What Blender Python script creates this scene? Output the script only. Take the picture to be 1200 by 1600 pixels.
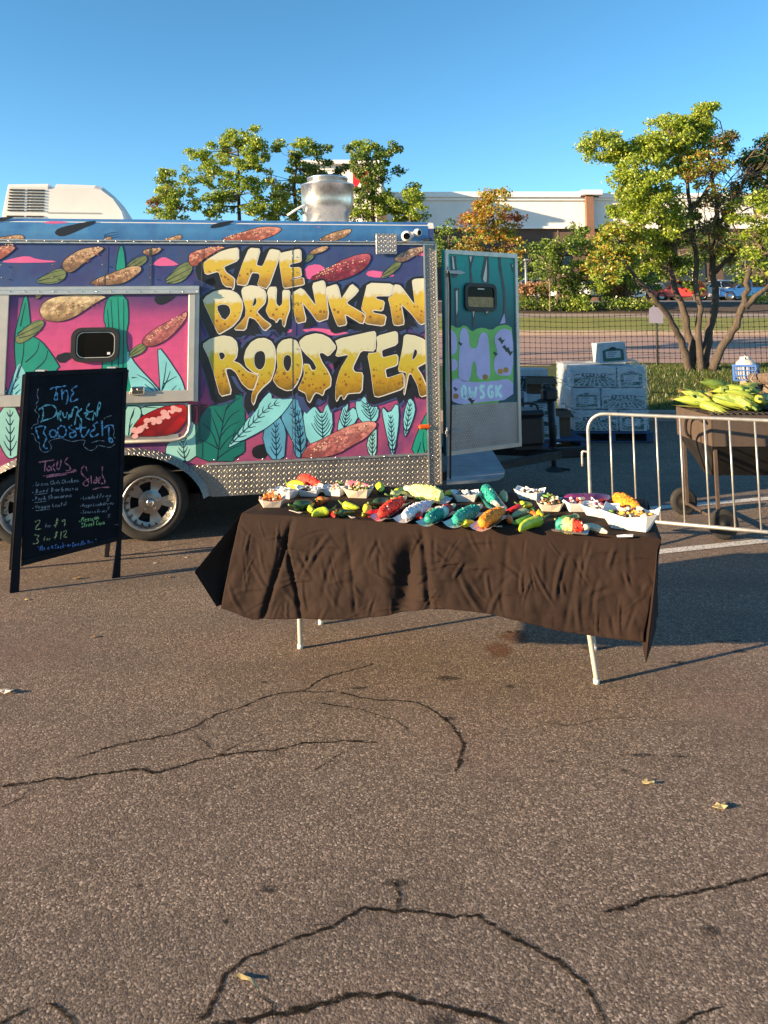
import bpy, bmesh, math, random
from mathutils import Vector, Matrix, noise as mnoise
from mathutils.geometry import tessellate_polygon

scene = bpy.context.scene
for _o in list(bpy.data.objects):
    bpy.data.objects.remove(_o, do_unlink=True)
R = math.radians

# ------------------------------------------------------------------ camera
CAM_H, F_PX, CX, HY = 1.60, 1200.0, 600.0, 515.0      # eye height, focal length and horizon in photo pixels
PITCH = R(7.5)                                          # the lens looks a little up; the frame sits low (shift)
PY = HY - F_PX * math.tan(PITCH)
cam_data = bpy.data.cameras.new('camera')
cam_data.sensor_fit = 'HORIZONTAL'
cam_data.sensor_width = 36.0
cam_data.lens = 36.0
cam_data.shift_y = -(800.0 - PY) / 1200.0
cam_data.clip_start = 0.05
cam_data.clip_end = 3000.0
cam = bpy.data.objects.new('camera', cam_data)
cam.location = (0, 0, CAM_H)
cam.rotation_euler = (R(90) + PITCH, 0, 0)
scene.collection.objects.link(cam)
scene.camera = cam

# ------------------------------------------------------------------ sky and sun
SUN_EL, SHADOW_AZ = 12.5, 23.0                          # shadows fall along +X turned this far towards +Y
sdir = Vector((-math.cos(R(SHADOW_AZ)) * math.cos(R(SUN_EL)), -math.sin(R(SHADOW_AZ)) * math.cos(R(SUN_EL)), math.sin(R(SUN_EL))))
world = bpy.data.worlds.new('World')
scene.world = world
world.use_nodes = True
wn = world.node_tree
wn.nodes.clear()
sky = wn.nodes.new('ShaderNodeTexSky')
sky.sky_type = 'NISHITA'
sky.sun_disc = False
sky.sun_elevation = R(SUN_EL)
sky.sun_rotation = math.atan2(sdir.x, sdir.y)
sky.altitude = 2500.0
sky.air_density = 1.0
sky.dust_density = 0.0
sky.ozone_density = 2.2
bg = wn.nodes.new('ShaderNodeBackground')
bg.inputs['Strength'].default_value = 0.092
wo = wn.nodes.new('ShaderNodeOutputWorld')
hs = wn.nodes.new('ShaderNodeHueSaturation')
hs.inputs['Saturation'].default_value = 1.17
hs.inputs['Hue'].default_value = 0.488
wn.links.new(sky.outputs[0], hs.inputs['Color'])
wn.links.new(hs.outputs[0], bg.inputs['Color'])
wn.links.new(bg.outputs[0], wo.inputs['Surface'])
sun_data = bpy.data.lights.new('sun', 'SUN')
sun_data.energy = 5.0
sun_data.angle = R(0.55)
sun_data.color = (1.0, 0.72, 0.42)
sun = bpy.data.objects.new('sun', sun_data)
sun.rotation_euler = (-sdir).to_track_quat('-Z', 'Y').to_euler()
scene.collection.objects.link(sun)
scene.view_settings.view_transform = 'Standard'
scene.view_settings.look = 'None'
scene.view_settings.exposure = 1.66
scene.view_settings.gamma = 1.0
scene.view_settings.use_curve_mapping = False
scene.render.engine = 'CYCLES'
scene.cycles.max_bounces = 6
scene.cycles.transparent_max_bounces = 8
scene.cycles.use_denoising = True

# ------------------------------------------------------------------ helpers
COL = scene.collection
rng = random.Random(7)

def tag(o, label=None, cat=None, group=None, kind=None):
    if label: o['label'] = label
    if cat: o['category'] = cat
    if group: o['group'] = group
    if kind: o['kind'] = kind
    return o

def empty(name, loc=(0, 0, 0), rot=(0, 0, 0)):
    o = bpy.data.objects.new(name, None)
    o.location = loc
    o.rotation_euler = rot
    o.empty_display_size = 0.1
    COL.objects.link(o)
    return o

def copy_tree(o, parent=None):
    c = o.copy()
    COL.objects.link(c)
    c.parent = parent
    for ch in list(o.children):
        copy_tree(ch, c)
    return c

def ray(px, py):
    yv = -(py - PY) / F_PX
    return Vector(((px - CX) / F_PX, math.cos(PITCH) - yv * math.sin(PITCH), math.sin(PITCH) + yv * math.cos(PITCH)))

def at_z(px, py, z):
    r = ray(px, py)
    return Vector((0, 0, CAM_H)) + r * ((z - CAM_H) / r.z)

def at_y(px, py, d):
    r = ray(px, py)
    return Vector((0, 0, CAM_H)) + r * (d / r.y)

def chaikin(pts, n=1, closed=True):
    pts = [Vector(p) for p in pts]
    for _ in range(n):
        out = []
        m = len(pts)
        rngi = range(m) if closed else range(m - 1)
        if not closed: out.append(pts[0])
        for i in rngi:
            a, b = pts[i], pts[(i + 1) % m]
            out.append(a * 0.75 + b * 0.25)
            out.append(a * 0.25 + b * 0.75)
        if not closed: out.append(pts[-1])
        pts = out
    return pts

def area2(p):
    return 0.5 * sum(p[i][0] * p[(i + 1) % len(p)][1] - p[(i + 1) % len(p)][0] * p[i][1] for i in range(len(p)))

def offset_poly(p, d):
    """grow a closed 2D outline outwards by d"""
    n = len(p)
    sgn = 1.0 if area2(p) > 0 else -1.0
    out = []
    for i in range(n):
        a, b, c = Vector(p[i - 1]), Vector(p[i]), Vector(p[(i + 1) % n])
        e1, e2 = (b - a), (c - b)
        if e1.length < 1e-9 or e2.length < 1e-9:
            out.append(b); continue
        n1 = Vector((e1.y, -e1.x)).normalized() * sgn
        n2 = Vector((e2.y, -e2.x)).normalized() * sgn
        m = n1 + n2
        if m.length < 1e-6:
            out.append(b + n1 * d); continue
        m.normalize()
        k = max(0.55, m.dot(n1))
        out.append(b + m * (d / k))
    return out

class MB:
    """collects faces; build() links them as one mesh object"""
    def __init__(self):
        self.v, self.f, self.m, self.s = [], [], [], []
    def add(self, verts, faces, mat=0, smooth=False):
        o = len(self.v)
        self.v += [tuple(x) for x in verts]
        for fc in faces:
            self.f.append(tuple(i + o for i in fc)); self.m.append(mat); self.s.append(smooth)
        return self
    def box(self, c, s, rot=None, mat=0, bevel=0.0):
        hx, hy, hz = s[0] / 2, s[1] / 2, s[2] / 2
        c = Vector(c)
        if bevel <= 0:
            pts = [Vector((x, y, z)) for x in (-hx, hx) for y in (-hy, hy) for z in (-hz, hz)]
            fc = [(0, 1, 3, 2), (4, 6, 7, 5), (0, 4, 5, 1), (2, 3, 7, 6), (0, 2, 6, 4), (1, 5, 7, 3)]
        else:
            b = min(bevel, hx * .9, hy * .9, hz * .9)
            pts, idx = [], {}
            for sx in (-1, 1):
                for sy in (-1, 1):
                    for sz in (-1, 1):
                        for ax in range(3):
                            p = [sx * (hx - b), sy * (hy - b), sz * (hz - b)]
                            p[ax] = (sx * hx, sy * hy, sz * hz)[ax]
                            idx[(sx, sy, sz, ax)] = len(pts); pts.append(Vector(p))
            fc = []
            for ax in range(3):
                o1, o2 = (ax + 1) % 3, (ax + 2) % 3
                for sg in (-1, 1):
                    q = []
                    for a, bb in ((-1, -1), (1, -1), (1, 1), (-1, 1)):
                        k = [0, 0, 0]; k[ax] = sg; k[o1] = a; k[o2] = bb
                        q.append(idx[(k[0], k[1], k[2], ax)])
                    fc.append(tuple(q) if sg > 0 else tuple(reversed(q)))
            for ax in range(3):
                o1, o2 = (ax + 1) % 3, (ax + 2) % 3
                for a in (-1, 1):
                    for bb in (-1, 1):
                        k0 = [0, 0, 0]; k1 = [0, 0, 0]
                        k0[ax] = -1; k1[ax] = 1
                        for k in (k0, k1): k[o1] = a; k[o2] = bb
                        q = (idx[(*k0, o1)], idx[(*k1, o1)], idx[(*k1, o2)], idx[(*k0, o2)])
                        fc.append(q if a * bb > 0 else tuple(reversed(q)))
            for sx in (-1, 1):
                for sy in (-1, 1):
                    for sz in (-1, 1):
                        q = (idx[(sx, sy, sz, 0)], idx[(sx, sy, sz, 1)], idx[(sx, sy, sz, 2)])
                        fc.append(q if sx * sy * sz > 0 else tuple(reversed(q)))
        if rot is not None:
            pts = [rot @ p for p in pts]
        return self.add([p + c for p in pts], fc, mat)
    def tube(self, path, r, n=8, mat=0, caps=True, closed=False, smooth=True):
        P = [Vector(p) for p in path]
        m = len(P)
        rad = r if isinstance(r, (list, tuple)) else [r] * m
        vs, fs = [], []
        prev = None
        for i in range(m):
            if closed:
                t = (P[(i + 1) % m] - P[i - 1])
            else:
                t = P[min(i + 1, m - 1)] - P[max(i - 1, 0)]
            if t.length < 1e-9: t = Vector((0, 0, 1))
            t.normalize()
            if prev is None:
                u = t.orthogonal().normalized()
            else:
                u = prev - t * prev.dot(t)
                u = u.normalized() if u.length > 1e-6 else t.orthogonal().normalized()
            prev = u
            w = t.cross(u)
            for k in range(n):
                a = 2 * math.pi * k / n
                vs.append(P[i] + (u * math.cos(a) + w * math.sin(a)) * rad[i])
        for i in range(m if closed else m - 1):
            j = (i + 1) % m
            for k in range(n):
                l = (k + 1) % n
                fs.append((i * n + k, i * n + l, j * n + l, j * n + k))
        self.add(vs, fs, mat, smooth)
        if caps and not closed:
            self.add(vs[:n], [tuple(reversed(range(n)))], mat)
            self.add(vs[-n:], [tuple(range(n))], mat)
        return self
    def lathe(self, prof, n=24, M=None, mat=0, smooth=True, arc=None):
        """prof: (radius, height) along local z"""
        vs, fs = [], []
        m = len(prof)
        for k in range(n):
            a = 2 * math.pi * k / n
            for r, h in prof:
                p = Vector((r * math.cos(a), r * math.sin(a), h))
                vs.append(M @ p if M is not None else p)
        for k in range(n):
            l = (k + 1) % n
            for i in range(m - 1):
                fs.append((k * m + i, l * m + i, l * m + i + 1, k * m + i + 1))
        return self.add(vs, fs, mat, smooth)
    def flat(self, loops, fn, mat=0):
        """filled 2D outline(s) (first outer, then holes); fn maps 2D to 3D"""
        L = [[Vector((p[0], p[1], 0)) for p in lp] for lp in loops]
        tris = tessellate_polygon(L)
        allp = [p for lp in L for p in lp]
        return self.add([fn(p.x, p.y) for p in allp], [tuple(t) for t in tris], mat)
    def prism(self, loop, fn, d0, d1, mat=0, side=None):
        """extrude a closed 2D outline; fn(x, y, d) maps to 3D"""
        n = len(loop)
        L = [[Vector((p[0], p[1], 0)) for p in loop]]
        tris = [tuple(t) for t in tessellate_polygon(L)]
        a = [fn(p[0], p[1], d0) for p in loop]
        b = [fn(p[0], p[1], d1) for p in loop]
        self.add(a, tris, mat)
        self.add(b, [tuple(reversed(t)) for t in tris], mat)
        self.add(a + b, [(i, (i + 1) % n, n + (i + 1) % n, n + i) for i in range(n)], mat if side is None else side)
        return self
    def ribbon(self, path, w, fn, mat=0):
        """flat strip along a 2D path"""
        P = [Vector((p[0], p[1])) for p in path]
        m = len(P)
        ww = w if isinstance(w, (list, tuple)) else [w] * m
        vs = []
        for i in range(m):
            t = P[min(i + 1, m - 1)] - P[max(i - 1, 0)]
            if t.length < 1e-9: t = Vector((1, 0))
            t.normalize()
            nn = Vector((-t.y, t.x)) * ww[i] / 2
            a, b = P[i] + nn, P[i] - nn
            vs += [fn(a.x, a.y), fn(b.x, b.y)]
        return self.add(vs, [(2 * i, 2 * i + 1, 2 * i + 3, 2 * i + 2) for i in range(m - 1)], mat)
    def build(self, name, mats, parent=None, fix=True):
        me = bpy.data.meshes.new(name)
        me.from_pydata(self.v, [], self.f)
        if not isinstance(mats, (list, tuple)): mats = [mats]
        for mt in mats: me.materials.append(mt)
        me.polygons.foreach_set('material_index', self.m)
        me.polygons.foreach_set('use_smooth', self.s)
        if fix and len(self.f) < 60000:
            bm = bmesh.new(); bm.from_mesh(me)
            bmesh.ops.remove_doubles(bm, verts=bm.verts, dist=1e-6)
            bmesh.ops.recalc_face_normals(bm, faces=bm.faces)
            bm.to_mesh(me); bm.free()
        me.update()
        o = bpy.data.objects.new(name, me)
        COL.objects.link(o)
        if parent is not None: o.parent = parent
        return o

def share(name, src, parent=None, M=None):
    o = bpy.data.objects.new(name, src.data)
    COL.objects.link(o)
    if parent is not None: o.parent = parent
    if M is not None: o.matrix_local = M
    return o

# ------------------------------------------------------------------ materials
class NT:
    def __init__(self, name):
        self.m = bpy.data.materials.new(name)
        self.m.use_nodes = True
        self.t = self.m.node_tree
        self.b = self.t.nodes['Principled BSDF']
        self.out = self.t.nodes['Material Output']
    def n(self, kind, **kw):
        x = self.t.nodes.new('ShaderNode' + kind)
        for k, v in kw.items(): setattr(x, k, v)
        return x
    def l(self, a, b): self.t.links.new(a, b)
    def set(self, **kw):
        for k, v in kw.items():
            s = self.b.inputs[k.replace('_', ' ')]
            if isinstance(v, (tuple, list)): s.default_value = (*v, 1.0) if len(v) == 3 else v
            else: s.default_value = v
        return self
    def coord(self, kind='Object'):
        if not hasattr(self, '_tc'): self._tc = self.n('TexCoord')
        return self._tc.outputs[kind]
    def mapping(self, vec, scale=(1, 1, 1), loc=(0, 0, 0), rot=(0, 0, 0)):
        x = self.n('Mapping')
        x.inputs['Scale'].default_value = scale
        x.inputs['Location'].default_value = loc
        x.inputs['Rotation'].default_value = rot
        self.l(vec, x.inputs['Vector']); return x.outputs[0]
    def noise(self, vec, scale, detail=4, rough=0.55, dist=0.0):
        x = self.n('TexNoise')
        x.inputs['Scale'].default_value = scale; x.inputs['Detail'].default_value = detail
        x.inputs['Roughness'].default_value = rough; x.inputs['Distortion'].default_value = dist
        self.l(vec, x.inputs['Vector']); return x.outputs['Fac']
    def voro(self, vec, scale, out='Distance', feature='F1', rand=1.0):
        x = self.n('TexVoronoi', feature=feature)
        x.inputs['Scale'].default_value = scale; x.inputs['Randomness'].default_value = rand
        self.l(vec, x.inputs['Vector']); return x.outputs[out]
    def ramp(self, fac, stops, interp='LINEAR'):
        x = self.n('ValToRGB')
        x.color_ramp.interpolation = interp
        e = x.color_ramp.elements
        while len(e) < len(stops): e.new(0.5)
        for i, (p, c) in enumerate(stops):
            e[i].position = p
            e[i].color = (*c, 1) if isinstance(c, (tuple, list)) else (c, c, c, 1)
        self.l(fac, x.inputs['Fac']); return x.outputs['Color']
    def mix(self, fac, a, b, mode='MIX'):
        x = self.n('Mix', data_type='RGBA', blend_type=mode)
        for sock, v in ((x.inputs['Factor'], fac), (x.inputs['A'] if False else x.inputs[6], a), (x.inputs[7], b)):
            if hasattr(v, 'is_linked') or hasattr(v, 'links'): self.l(v, sock)
            elif isinstance(v, (tuple, list)): sock.default_value = (*v, 1) if len(v) == 3 else v
            else: sock.default_value = v
        return x.outputs[2]
    def math(self, op, a, b=None, c=None, clamp=False):
        x = self.n('Math', operation=op, use_clamp=clamp)
        for i, v in enumerate((a, b, c)):
            if v is None: continue
            if hasattr(v, 'links'): self.l(v, x.inputs[i])
            else: x.inputs[i].default_value = v
        return x.outputs[0]
    def sep(self, vec):
        x = self.n('SeparateXYZ'); self.l(vec, x.inputs[0]); return x.outputs
    def bump(self, h, strength=0.3, dist=0.01, normal=None):
        x = self.n('Bump')
        x.inputs['Strength'].default_value = strength; x.inputs['Distance'].default_value = dist
        self.l(h, x.inputs['Height'])
        if normal is not None: self.l(normal, x.inputs['Normal'])
        self.l(x.outputs[0], self.b.inputs['Normal']); return x.outputs[0]
    def col(self, c): self.l(c, self.b.inputs['Base Color']); return self

def srgb(r, g, b):
    f = lambda c: c / 12.92 if c <= 0.04045 else ((c + 0.055) / 1.055) ** 2.4
    return tuple(f(x / 255) for x in (r, g, b))

_mc = {}
def plain(name, c, rough=0.6, metal=0.0, var=0.18, scale=6.0, bump=0.0, bscale=60.0, spec=0.5, coord='Object'):
    """a painted / plastic / metal surface with slight mottling"""
    if name in _mc: return _mc[name]
    k = NT(name)
    v = k.coord(coord)
    nz = k.noise(v, scale, 5, 0.6)
    lo = tuple(max(0, x * (1 - var)) for x in c); hi = tuple(min(1, x * (1 + var)) for x in c)
    k.col(k.ramp(nz, [(0.3, lo), (0.7, hi)]))
    k.set(Roughness=rough, Metallic=metal)
    k.b.inputs['Specular IOR Level'].default_value = spec
    rr = k.ramp(k.noise(v, scale * 3, 3), [(0.3, rough * 0.85), (0.7, min(1, rough * 1.15))])
    k.l(rr, k.b.inputs['Roughness'])
    if bump > 0: k.bump(k.noise(v, bscale, 4), bump, 0.004)
    _mc[name] = k.m
    return k.m
# ------------------------------------------------------------------ ground materials
def asphalt_near():
    k = NT('asphalt_lot')
    v = k.coord('Object')
    big = k.noise(v, 0.8, 6, 0.65, .4)
    mid = k.noise(v, 4.0, 4, 0.6)
    stone = k.voro(v, 160.0, 'Color')
    sv = k.sep(stone)
    dist = k.voro(v, 160.0)
    fine = k.noise(v, 420.0, 2, 0.6)
    base = k.ramp(big, [(0.30, (0.130, 0.100, 0.078)), (0.5, (0.172, 0.130, 0.100)), (0.70, (0.212, 0.154, 0.120))])
    base = k.mix(k.ramp(mid, [(0.35, 0.0), (0.75, 0.30)]), base, (0.098, 0.082, 0.066))
    st = k.ramp(sv[0], [(0.0, (0.030, 0.024, 0.019)), (0.35, (0.100, 0.078, 0.058)), (0.72, (0.190, 0.148, 0.110)), (0.92, (0.36, 0.29, 0.22)), (1.0, (0.55, 0.46, 0.37))])
    c = k.mix(0.66, base, st)
    pit = k.ramp(fine, [(0.34, 0.38), (0.55, 1.05)])
    c = k.mix(1.0, c, pit, 'MULTIPLY')
    c = k.mix(1.0, c, (1.30, 1.25, 1.25), 'MULTIPLY')
    red = k.ramp(k.noise(v, 0.9, 3, 0.5), [(0.52, 0.0), (0.7, 0.35)])
    c = k.mix(red, c, (0.165, 0.098, 0.080))
    wear = k.ramp(k.noise(k.mapping(v, (.5, 1.6, 1), rot=(0, 0, R(22))), 1.1, 4, .6), [(0.44, 0.0), (0.62, .32)])
    c = k.mix(wear, c, (0.085, 0.070, 0.060))
    pale = k.ramp(k.noise(v, 2.3, 5, .7, .6), [(0.55, 0.0), (0.75, .28)])
    c = k.mix(pale, c, (0.27, 0.215, 0.175))
    k.col(c)
    k.set(Roughness=0.88)
    k.b.inputs['Specular IOR Level'].default_value = 0.35
    h1 = k.math('SUBTRACT', 1.0, dist)
    h = k.math('ADD', k.math('MULTIPLY', h1, 0.7), k.math('MULTIPLY', fine, 0.8))
    h = k.math('ADD', h, k.math('MULTIPLY', sv[1], 0.5))
    h = k.math('ADD', h, k.math('MULTIPLY', k.noise(v, 3.0, 2), 1.4))
    k.bump(h, 0.75, 0.004)
    return k.m

def asphalt_far(name, c, sc=1.2):
    k = NT(name)
    v = k.coord('Object')
    k.col(k.mix(k.ramp(k.noise(v, 40, 3), [(0.3, 0.0), (0.8, 0.5)]), k.ramp(k.noise(v, sc, 5, 0.65), [(0.3, tuple(x * .8 for x in c)), (0.7, tuple(x * 1.15 for x in c))]), tuple(x * 1.5 for x in c)))
    k.set(Roughness=0.9)
    k.bump(k.noise(v, 60, 3), 0.4, 0.01)
    return k.m

def grass_mat(name, a, b, c):
    k = NT(name)
    v = k.coord('Object')
    cc = k.ramp(k.noise(v, 1.3, 5, 0.65), [(0.3, a), (0.52, b), (0.72, c)])
    cc = k.mix(k.ramp(k.noise(v, 45, 3), [(0.3, 0.5), (0.7, 0.0)]), cc, tuple(x * .35 for x in a))
    k.col(cc); k.set(Roughness=0.95)
    k.bump(k.noise(v, 30, 4, 0.7), 0.9, 0.05)
    return k.m

M_LOT = asphalt_near()
M_ROAD = asphalt_far('road_asphalt', (0.30, 0.195, 0.155))
M_LOT2 = asphalt_far('far_lot_asphalt', (0.17, 0.14, 0.125))
M_CONC = asphalt_far('pale_concrete', (0.26, 0.21, 0.17), 3.0)
M_KERB = asphalt_far('kerb_concrete', (0.22, 0.19, 0.165), 4.0)
M_GRASS = grass_mat('lawn', (0.040, 0.060, 0.012), (0.060, 0.085, 0.016), (0.095, 0.105, 0.028))
M_GRASS2 = grass_mat('far_lawn', (0.13, 0.17, 0.028), (0.24, 0.25, 0.042), (0.32, 0.29, 0.065))
M_MULCH = grass_mat('bed_mulch', (0.05, 0.032, 0.02), (0.08, 0.05, 0.03), (0.11, 0.075, 0.04))
M_FARLAND = grass_mat('far_land', (0.05, 0.055, 0.02), (0.07, 0.07, 0.03), (0.09, 0.085, 0.04))

PROFILE = [(-30, 0.0), (6.8, 0.0), (8.4, 0.05), (10.0, 0.16), (11.4, 0.28)]
def lot_z(y):
    for (a, za), (b, zb) in zip(PROFILE, PROFILE[1:]):
        if y <= b: return za + (zb - za) * max(0, (y - a)) / (b - a)
    return PROFILE[-1][1]
ISL = [(11.55, 0.43), (12.3, 0.55), (13.2, 0.72), (14.2, 0.86), (15.2, 0.90), (16.2, 0.86)]
def isl_z(x, y):
    y = min(max(y, ISL[0][0]), ISL[-1][0])
    for (a, za), (b, zb) in zip(ISL, ISL[1:]):
        if y <= b:
            return za + (zb - za) * (y - a) / (b - a) + 0.03 * mnoise.noise(Vector((x * 0.8, y * 0.8, 0)))

def strip(name, mat, prof, x0=-60, x1=60, nx=2, zf=None):
    mb = MB()
    xs = [x0 + (x1 - x0) * i / (nx - 1) for i in range(nx)]
    vs = [(x, y, z if zf is None else zf(x, y)) for (y, z) in prof for x in xs]
    fs = [(j * nx + i, j * nx + i + 1, (j + 1) * nx + i + 1, (j + 1) * nx + i) for j in range(len(prof) - 1) for i in range(nx - 1)]
    mb.add(vs, fs, 0, True)
    return tag(mb.build(name, mat, fix=False), kind='structure')

strip('parking_lot', M_LOT, PROFILE, -45, 45)
strip('grass_island', M_GRASS, [(y, 0) for y in [11.55 + 4.65 * i / 30 for i in range(31)]], -45, 45, 240, isl_z)
strip('road', M_ROAD, [(16.38, 0.74), (20, 0.96), (24, 1.26), (26.5, 1.42)], -160, 160)
strip('grass_verge', M_GRASS2, [(26.68, 1.56), (29, 1.76), (32.5, 2.10)], -160, 160)
strip('footpath', M_CONC, [(32.5, 2.106), (34.1, 2.30)], -160, 160)
strip('planting_bed', M_MULCH, [(34.1, 2.304), (36, 2.62), (39, 2.98)], -160, 160)
strip('store_parking', M_LOT2, [(39.0, 2.984), (55, 3.66), (72, 4.25), (80, 4.3)], -200, 200)
strip('far_land', M_FARLAND, [(80, 4.296), (200, 5.0), (1600, 5.0)], -1500, 1500)
for nm, y0, y1, zb, zt, m in (('island_kerb', 11.40, 11.55, 0.15, 0.43, M_KERB), ('road_kerb', 16.2, 16.38, 0.55, 0.88, M_CONC), ('verge_kerb', 26.5, 26.68, 1.25, 1.57, M_CONC)):
    b = MB()
    n = 40
    L = 90.0 / n
    for i in range(n):
        b.box((-45 + L * (i + .5), (y0 + y1) / 2, (zb + zt) / 2), (L - 0.012, y1 - y0, zt - zb), bevel=0.02)
    tag(b.build(nm, m), kind='structure')

# painted stall lines, 4 mm above the asphalt
def worn_paint(name, c):
    k = NT(name)
    v = k.coord('Object')
    nz = k.noise(v, 60, 5, 0.7)
    k.col(k.mix(k.ramp(nz, [(0.38, 1.0), (0.5, 0.0)]), c, (0.10, 0.085, 0.072)))
    k.set(Roughness=0.8); k.bump(nz, 0.3, 0.002)
    return k.m
M_LINE = worn_paint('worn_white_paint', (0.62, 0.60, 0.56))
def ground_line(pa, pb, w, ext=6.0):
    a, b = at_z(*pa, 0.0), at_z(*pb, 0.0)
    d = (b - a).normalized(); b = b + d * ext
    mb = MB()
    n = 40
    vs, fs = [], []
    for i in range(n + 1):
        p = a.lerp(b, i / n)
        q = Vector((-d.y, d.x, 0)) * w / 2
        for s in (1, -1):
            r = p + q * s
            vs.append((r.x, r.y, lot_z(r.y) + 0.004))
    mb.add(vs, [(2 * i, 2 * i + 1, 2 * i + 3, 2 * i + 2) for i in range(n)])
    tag(mb.build('road_marking', M_LINE), kind='structure')
ground_line((960, 870), (1200, 845), 0.10)
ground_line((985, 799), (1200, 783), 0.10)

# ---- cracks in the asphalt: ragged dark seams
def crack_mat():
    k = NT('crack_filling')
    v = k.coord('Object')
    nz = k.noise(v, 260, 3, 0.7)
    k.col(k.ramp(nz, [(0.3, (0.006, 0.005, 0.004)), (0.62, (0.022, 0.018, 0.014)), (0.8, (0.07, 0.058, 0.048))]))
    k.set(Roughness=1.0)
    k.b.inputs['Specular IOR Level'].default_value = 0.05
    al = k.ramp(k.noise(v, 190, 3, 0.7), [(0.40, 0.0), (0.52, 1.0)])
    att = k.n('Attribute', attribute_name='core')
    a2 = k.math('MAXIMUM', k.math('MULTIPLY', att.outputs['Fac'], 1.6, clamp=True), 0.0)
    a3 = k.math('MULTIPLY', k.math('ADD', a2, -0.25), 1.8, clamp=True)
    brk = k.ramp(k.noise(v, 42, 4, .7), [(0.34, 0.05), (0.56, 1.0)])
    al2 = k.math('MULTIPLY', k.math('MAXIMUM', k.math('MULTIPLY', al, a2), a3), k.math('ADD', k.math('MULTIPLY', brk, .8), .12))
    k.l(al2, k.b.inputs['Alpha'])
    return k.m
M_CRACK = crack_mat()
crack_n = 0
def crack(pts, w0, w1, seed=0, dark=1.0):
    """pts in photo pixels on the lot; width in metres"""
    global crack_n
    rg = random.Random(seed)
    P = [at_z(x, y, 0.0) for x, y in pts]
    path = []
    for a, b in zip(P, P[1:]):
        n = max(2, int((b - a).length / 0.012))
        for i in range(n): path.append(a.lerp(b, i / n))
    path.append(P[-1])
    m = len(path)
    vs, fs, core = [], [], []
    for i, p in enumerate(path):
        t = (path[min(i + 1, m - 1)] - path[max(i - 1, 0)]).normalized()
        nn = Vector((-t.y, t.x, 0))
        j = 0.016 * mnoise.noise(Vector((p.x * 9, p.y * 9, seed))) + 0.008 * mnoise.noise(Vector((p.x * 31, p.y * 31, seed + 3))) + rg.gauss(0, .0012)
        p = p + nn * j
        f = i / max(1, m - 1)
        w = (w0 + (w1 - w0) * f) * 0.185 * (0.6 + 0.9 * abs(mnoise.noise(Vector((p.x * 14, p.y * 14, seed + 8)))))
        if i in (0, m - 1): w *= 0.2
        zz = lot_z(p.y) + 0.0012 + 0.00005 * crack_n
        for s, cv in ((4.2 + 3 * rg.random(), 0.0), (0.5 + .5 * rg.random(), dark), (-0.5 - .5 * rg.random(), dark), (-4.2 - 3 * rg.random(), 0.0)):
            q = p + nn * (w * s)
            vs.append((q.x, q.y, zz)); core.append(cv)
    for i in range(m - 1):
        for k in range(3):
            fs.append((4 * i + k, 4 * i + k + 1, 4 * i + k + 5, 4 * i + k + 4))
    crack_n += 1
    mb = MB(); mb.add(vs, fs)
    o = mb.build('crack', M_CRACK, fix=False)
    at = o.data.attributes.new('core', 'FLOAT', 'POINT')
    at.data.foreach_set('value', core)
    tag(o, kind='structure')
    return o
lot = bpy.data.objects['parking_lot']
CR = [
 ([(0, 1231), (40, 1224), (75, 1218), (130, 1216), (165, 1210), (205, 1203), (250, 1206), (300, 1192), (340, 1181), (385, 1177), (430, 1174), (475, 1160), (530, 1159), (590, 1160)], 0.012, 0.007, 1.0),
 ([(120, 1185), (170, 1168), (215, 1157), (265, 1148), (305, 1136), (335, 1117), (380, 1102), (430, 1085), (475, 1078), (505, 1060), (535, 1050), (585, 1038)], 0.010, 0.006, 0.9),
 ([(470, 1082), (520, 1080), (560, 1092), (600, 1094), (650, 1097), (680, 1112), (703, 1135), (722, 1162), (722, 1185), (708, 1205)], 0.006, 0.011, 0.9),
 ([(500, 1100), (540, 1103), (580, 1116), (615, 1124), (640, 1142)], 0.007, 0.004, 0.7),
 ([(300, 1600), (325, 1585), (340, 1555), (355, 1525), (380, 1500), (430, 1480), (480, 1462), (530, 1440), (570, 1421), (600, 1420), (640, 1424), (690, 1430), (745, 1433), (790, 1458), (835, 1485), (880, 1510), (915, 1535), (932, 1570), (940, 1610)], 0.009, 0.010, 1.0),
 ([(330, 1602), (400, 1592), (470, 1582), (540, 1563), (600, 1556), (640, 1567), (705, 1568), (760, 1585), (810, 1610)], 0.013, 0.011, 1.0),
 ([(940, 1428), (985, 1413), (1020, 1402), (1080, 1396), (1130, 1384), (1180, 1370), (1215, 1358)], 0.012, 0.012, 0.75),
 ([(310, 1150), (325, 1165), (330, 1175)], 0.005, 0.004, 0.8),
 ([(340, 1182), (380, 1160), (415, 1145)], 0.005, 0.004, 0.6),
 ([(620, 1422), (625, 1400), (618, 1378)], 0.008, 0.010, 0.6),
 ([(405, 1555), (425, 1570), (427, 1596)], 0.005, 0.006, 0.6),
 ([(0, 1262), (20, 1254), (50, 1232)], 0.006, 0.005, 0.6),
 ([(-10, 1605), (15, 1590), (45, 1575)], 0.010, 0.007, 0.7),
 ([(70, 1568), (100, 1580), (118, 1605)], 0.010, 0.008, 0.6),
 ([(1050, 1610), (1085, 1590), (1130, 1578)], 0.008, 0.006, 0.7),
 ([(490, 1205), (520, 1185), (555, 1165)], 0.006, 0.004, 0.5),
 ([(850, 1128), (880, 1135), (940, 1123), (1000, 1122)], 0.006, 0.003, 0.5),
 ([(720, 1150), (790, 1142), (850, 1135)], 0.004, 0.004, 0.4),
 ([(850, 1590), (870, 1575), (885, 1600)], 0.006, 0.004, 0.4),
 ([(200, 868), (260, 855), (330, 842)], 0.010, 0.006, 0.6),
]
rgc = random.Random(4)
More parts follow.
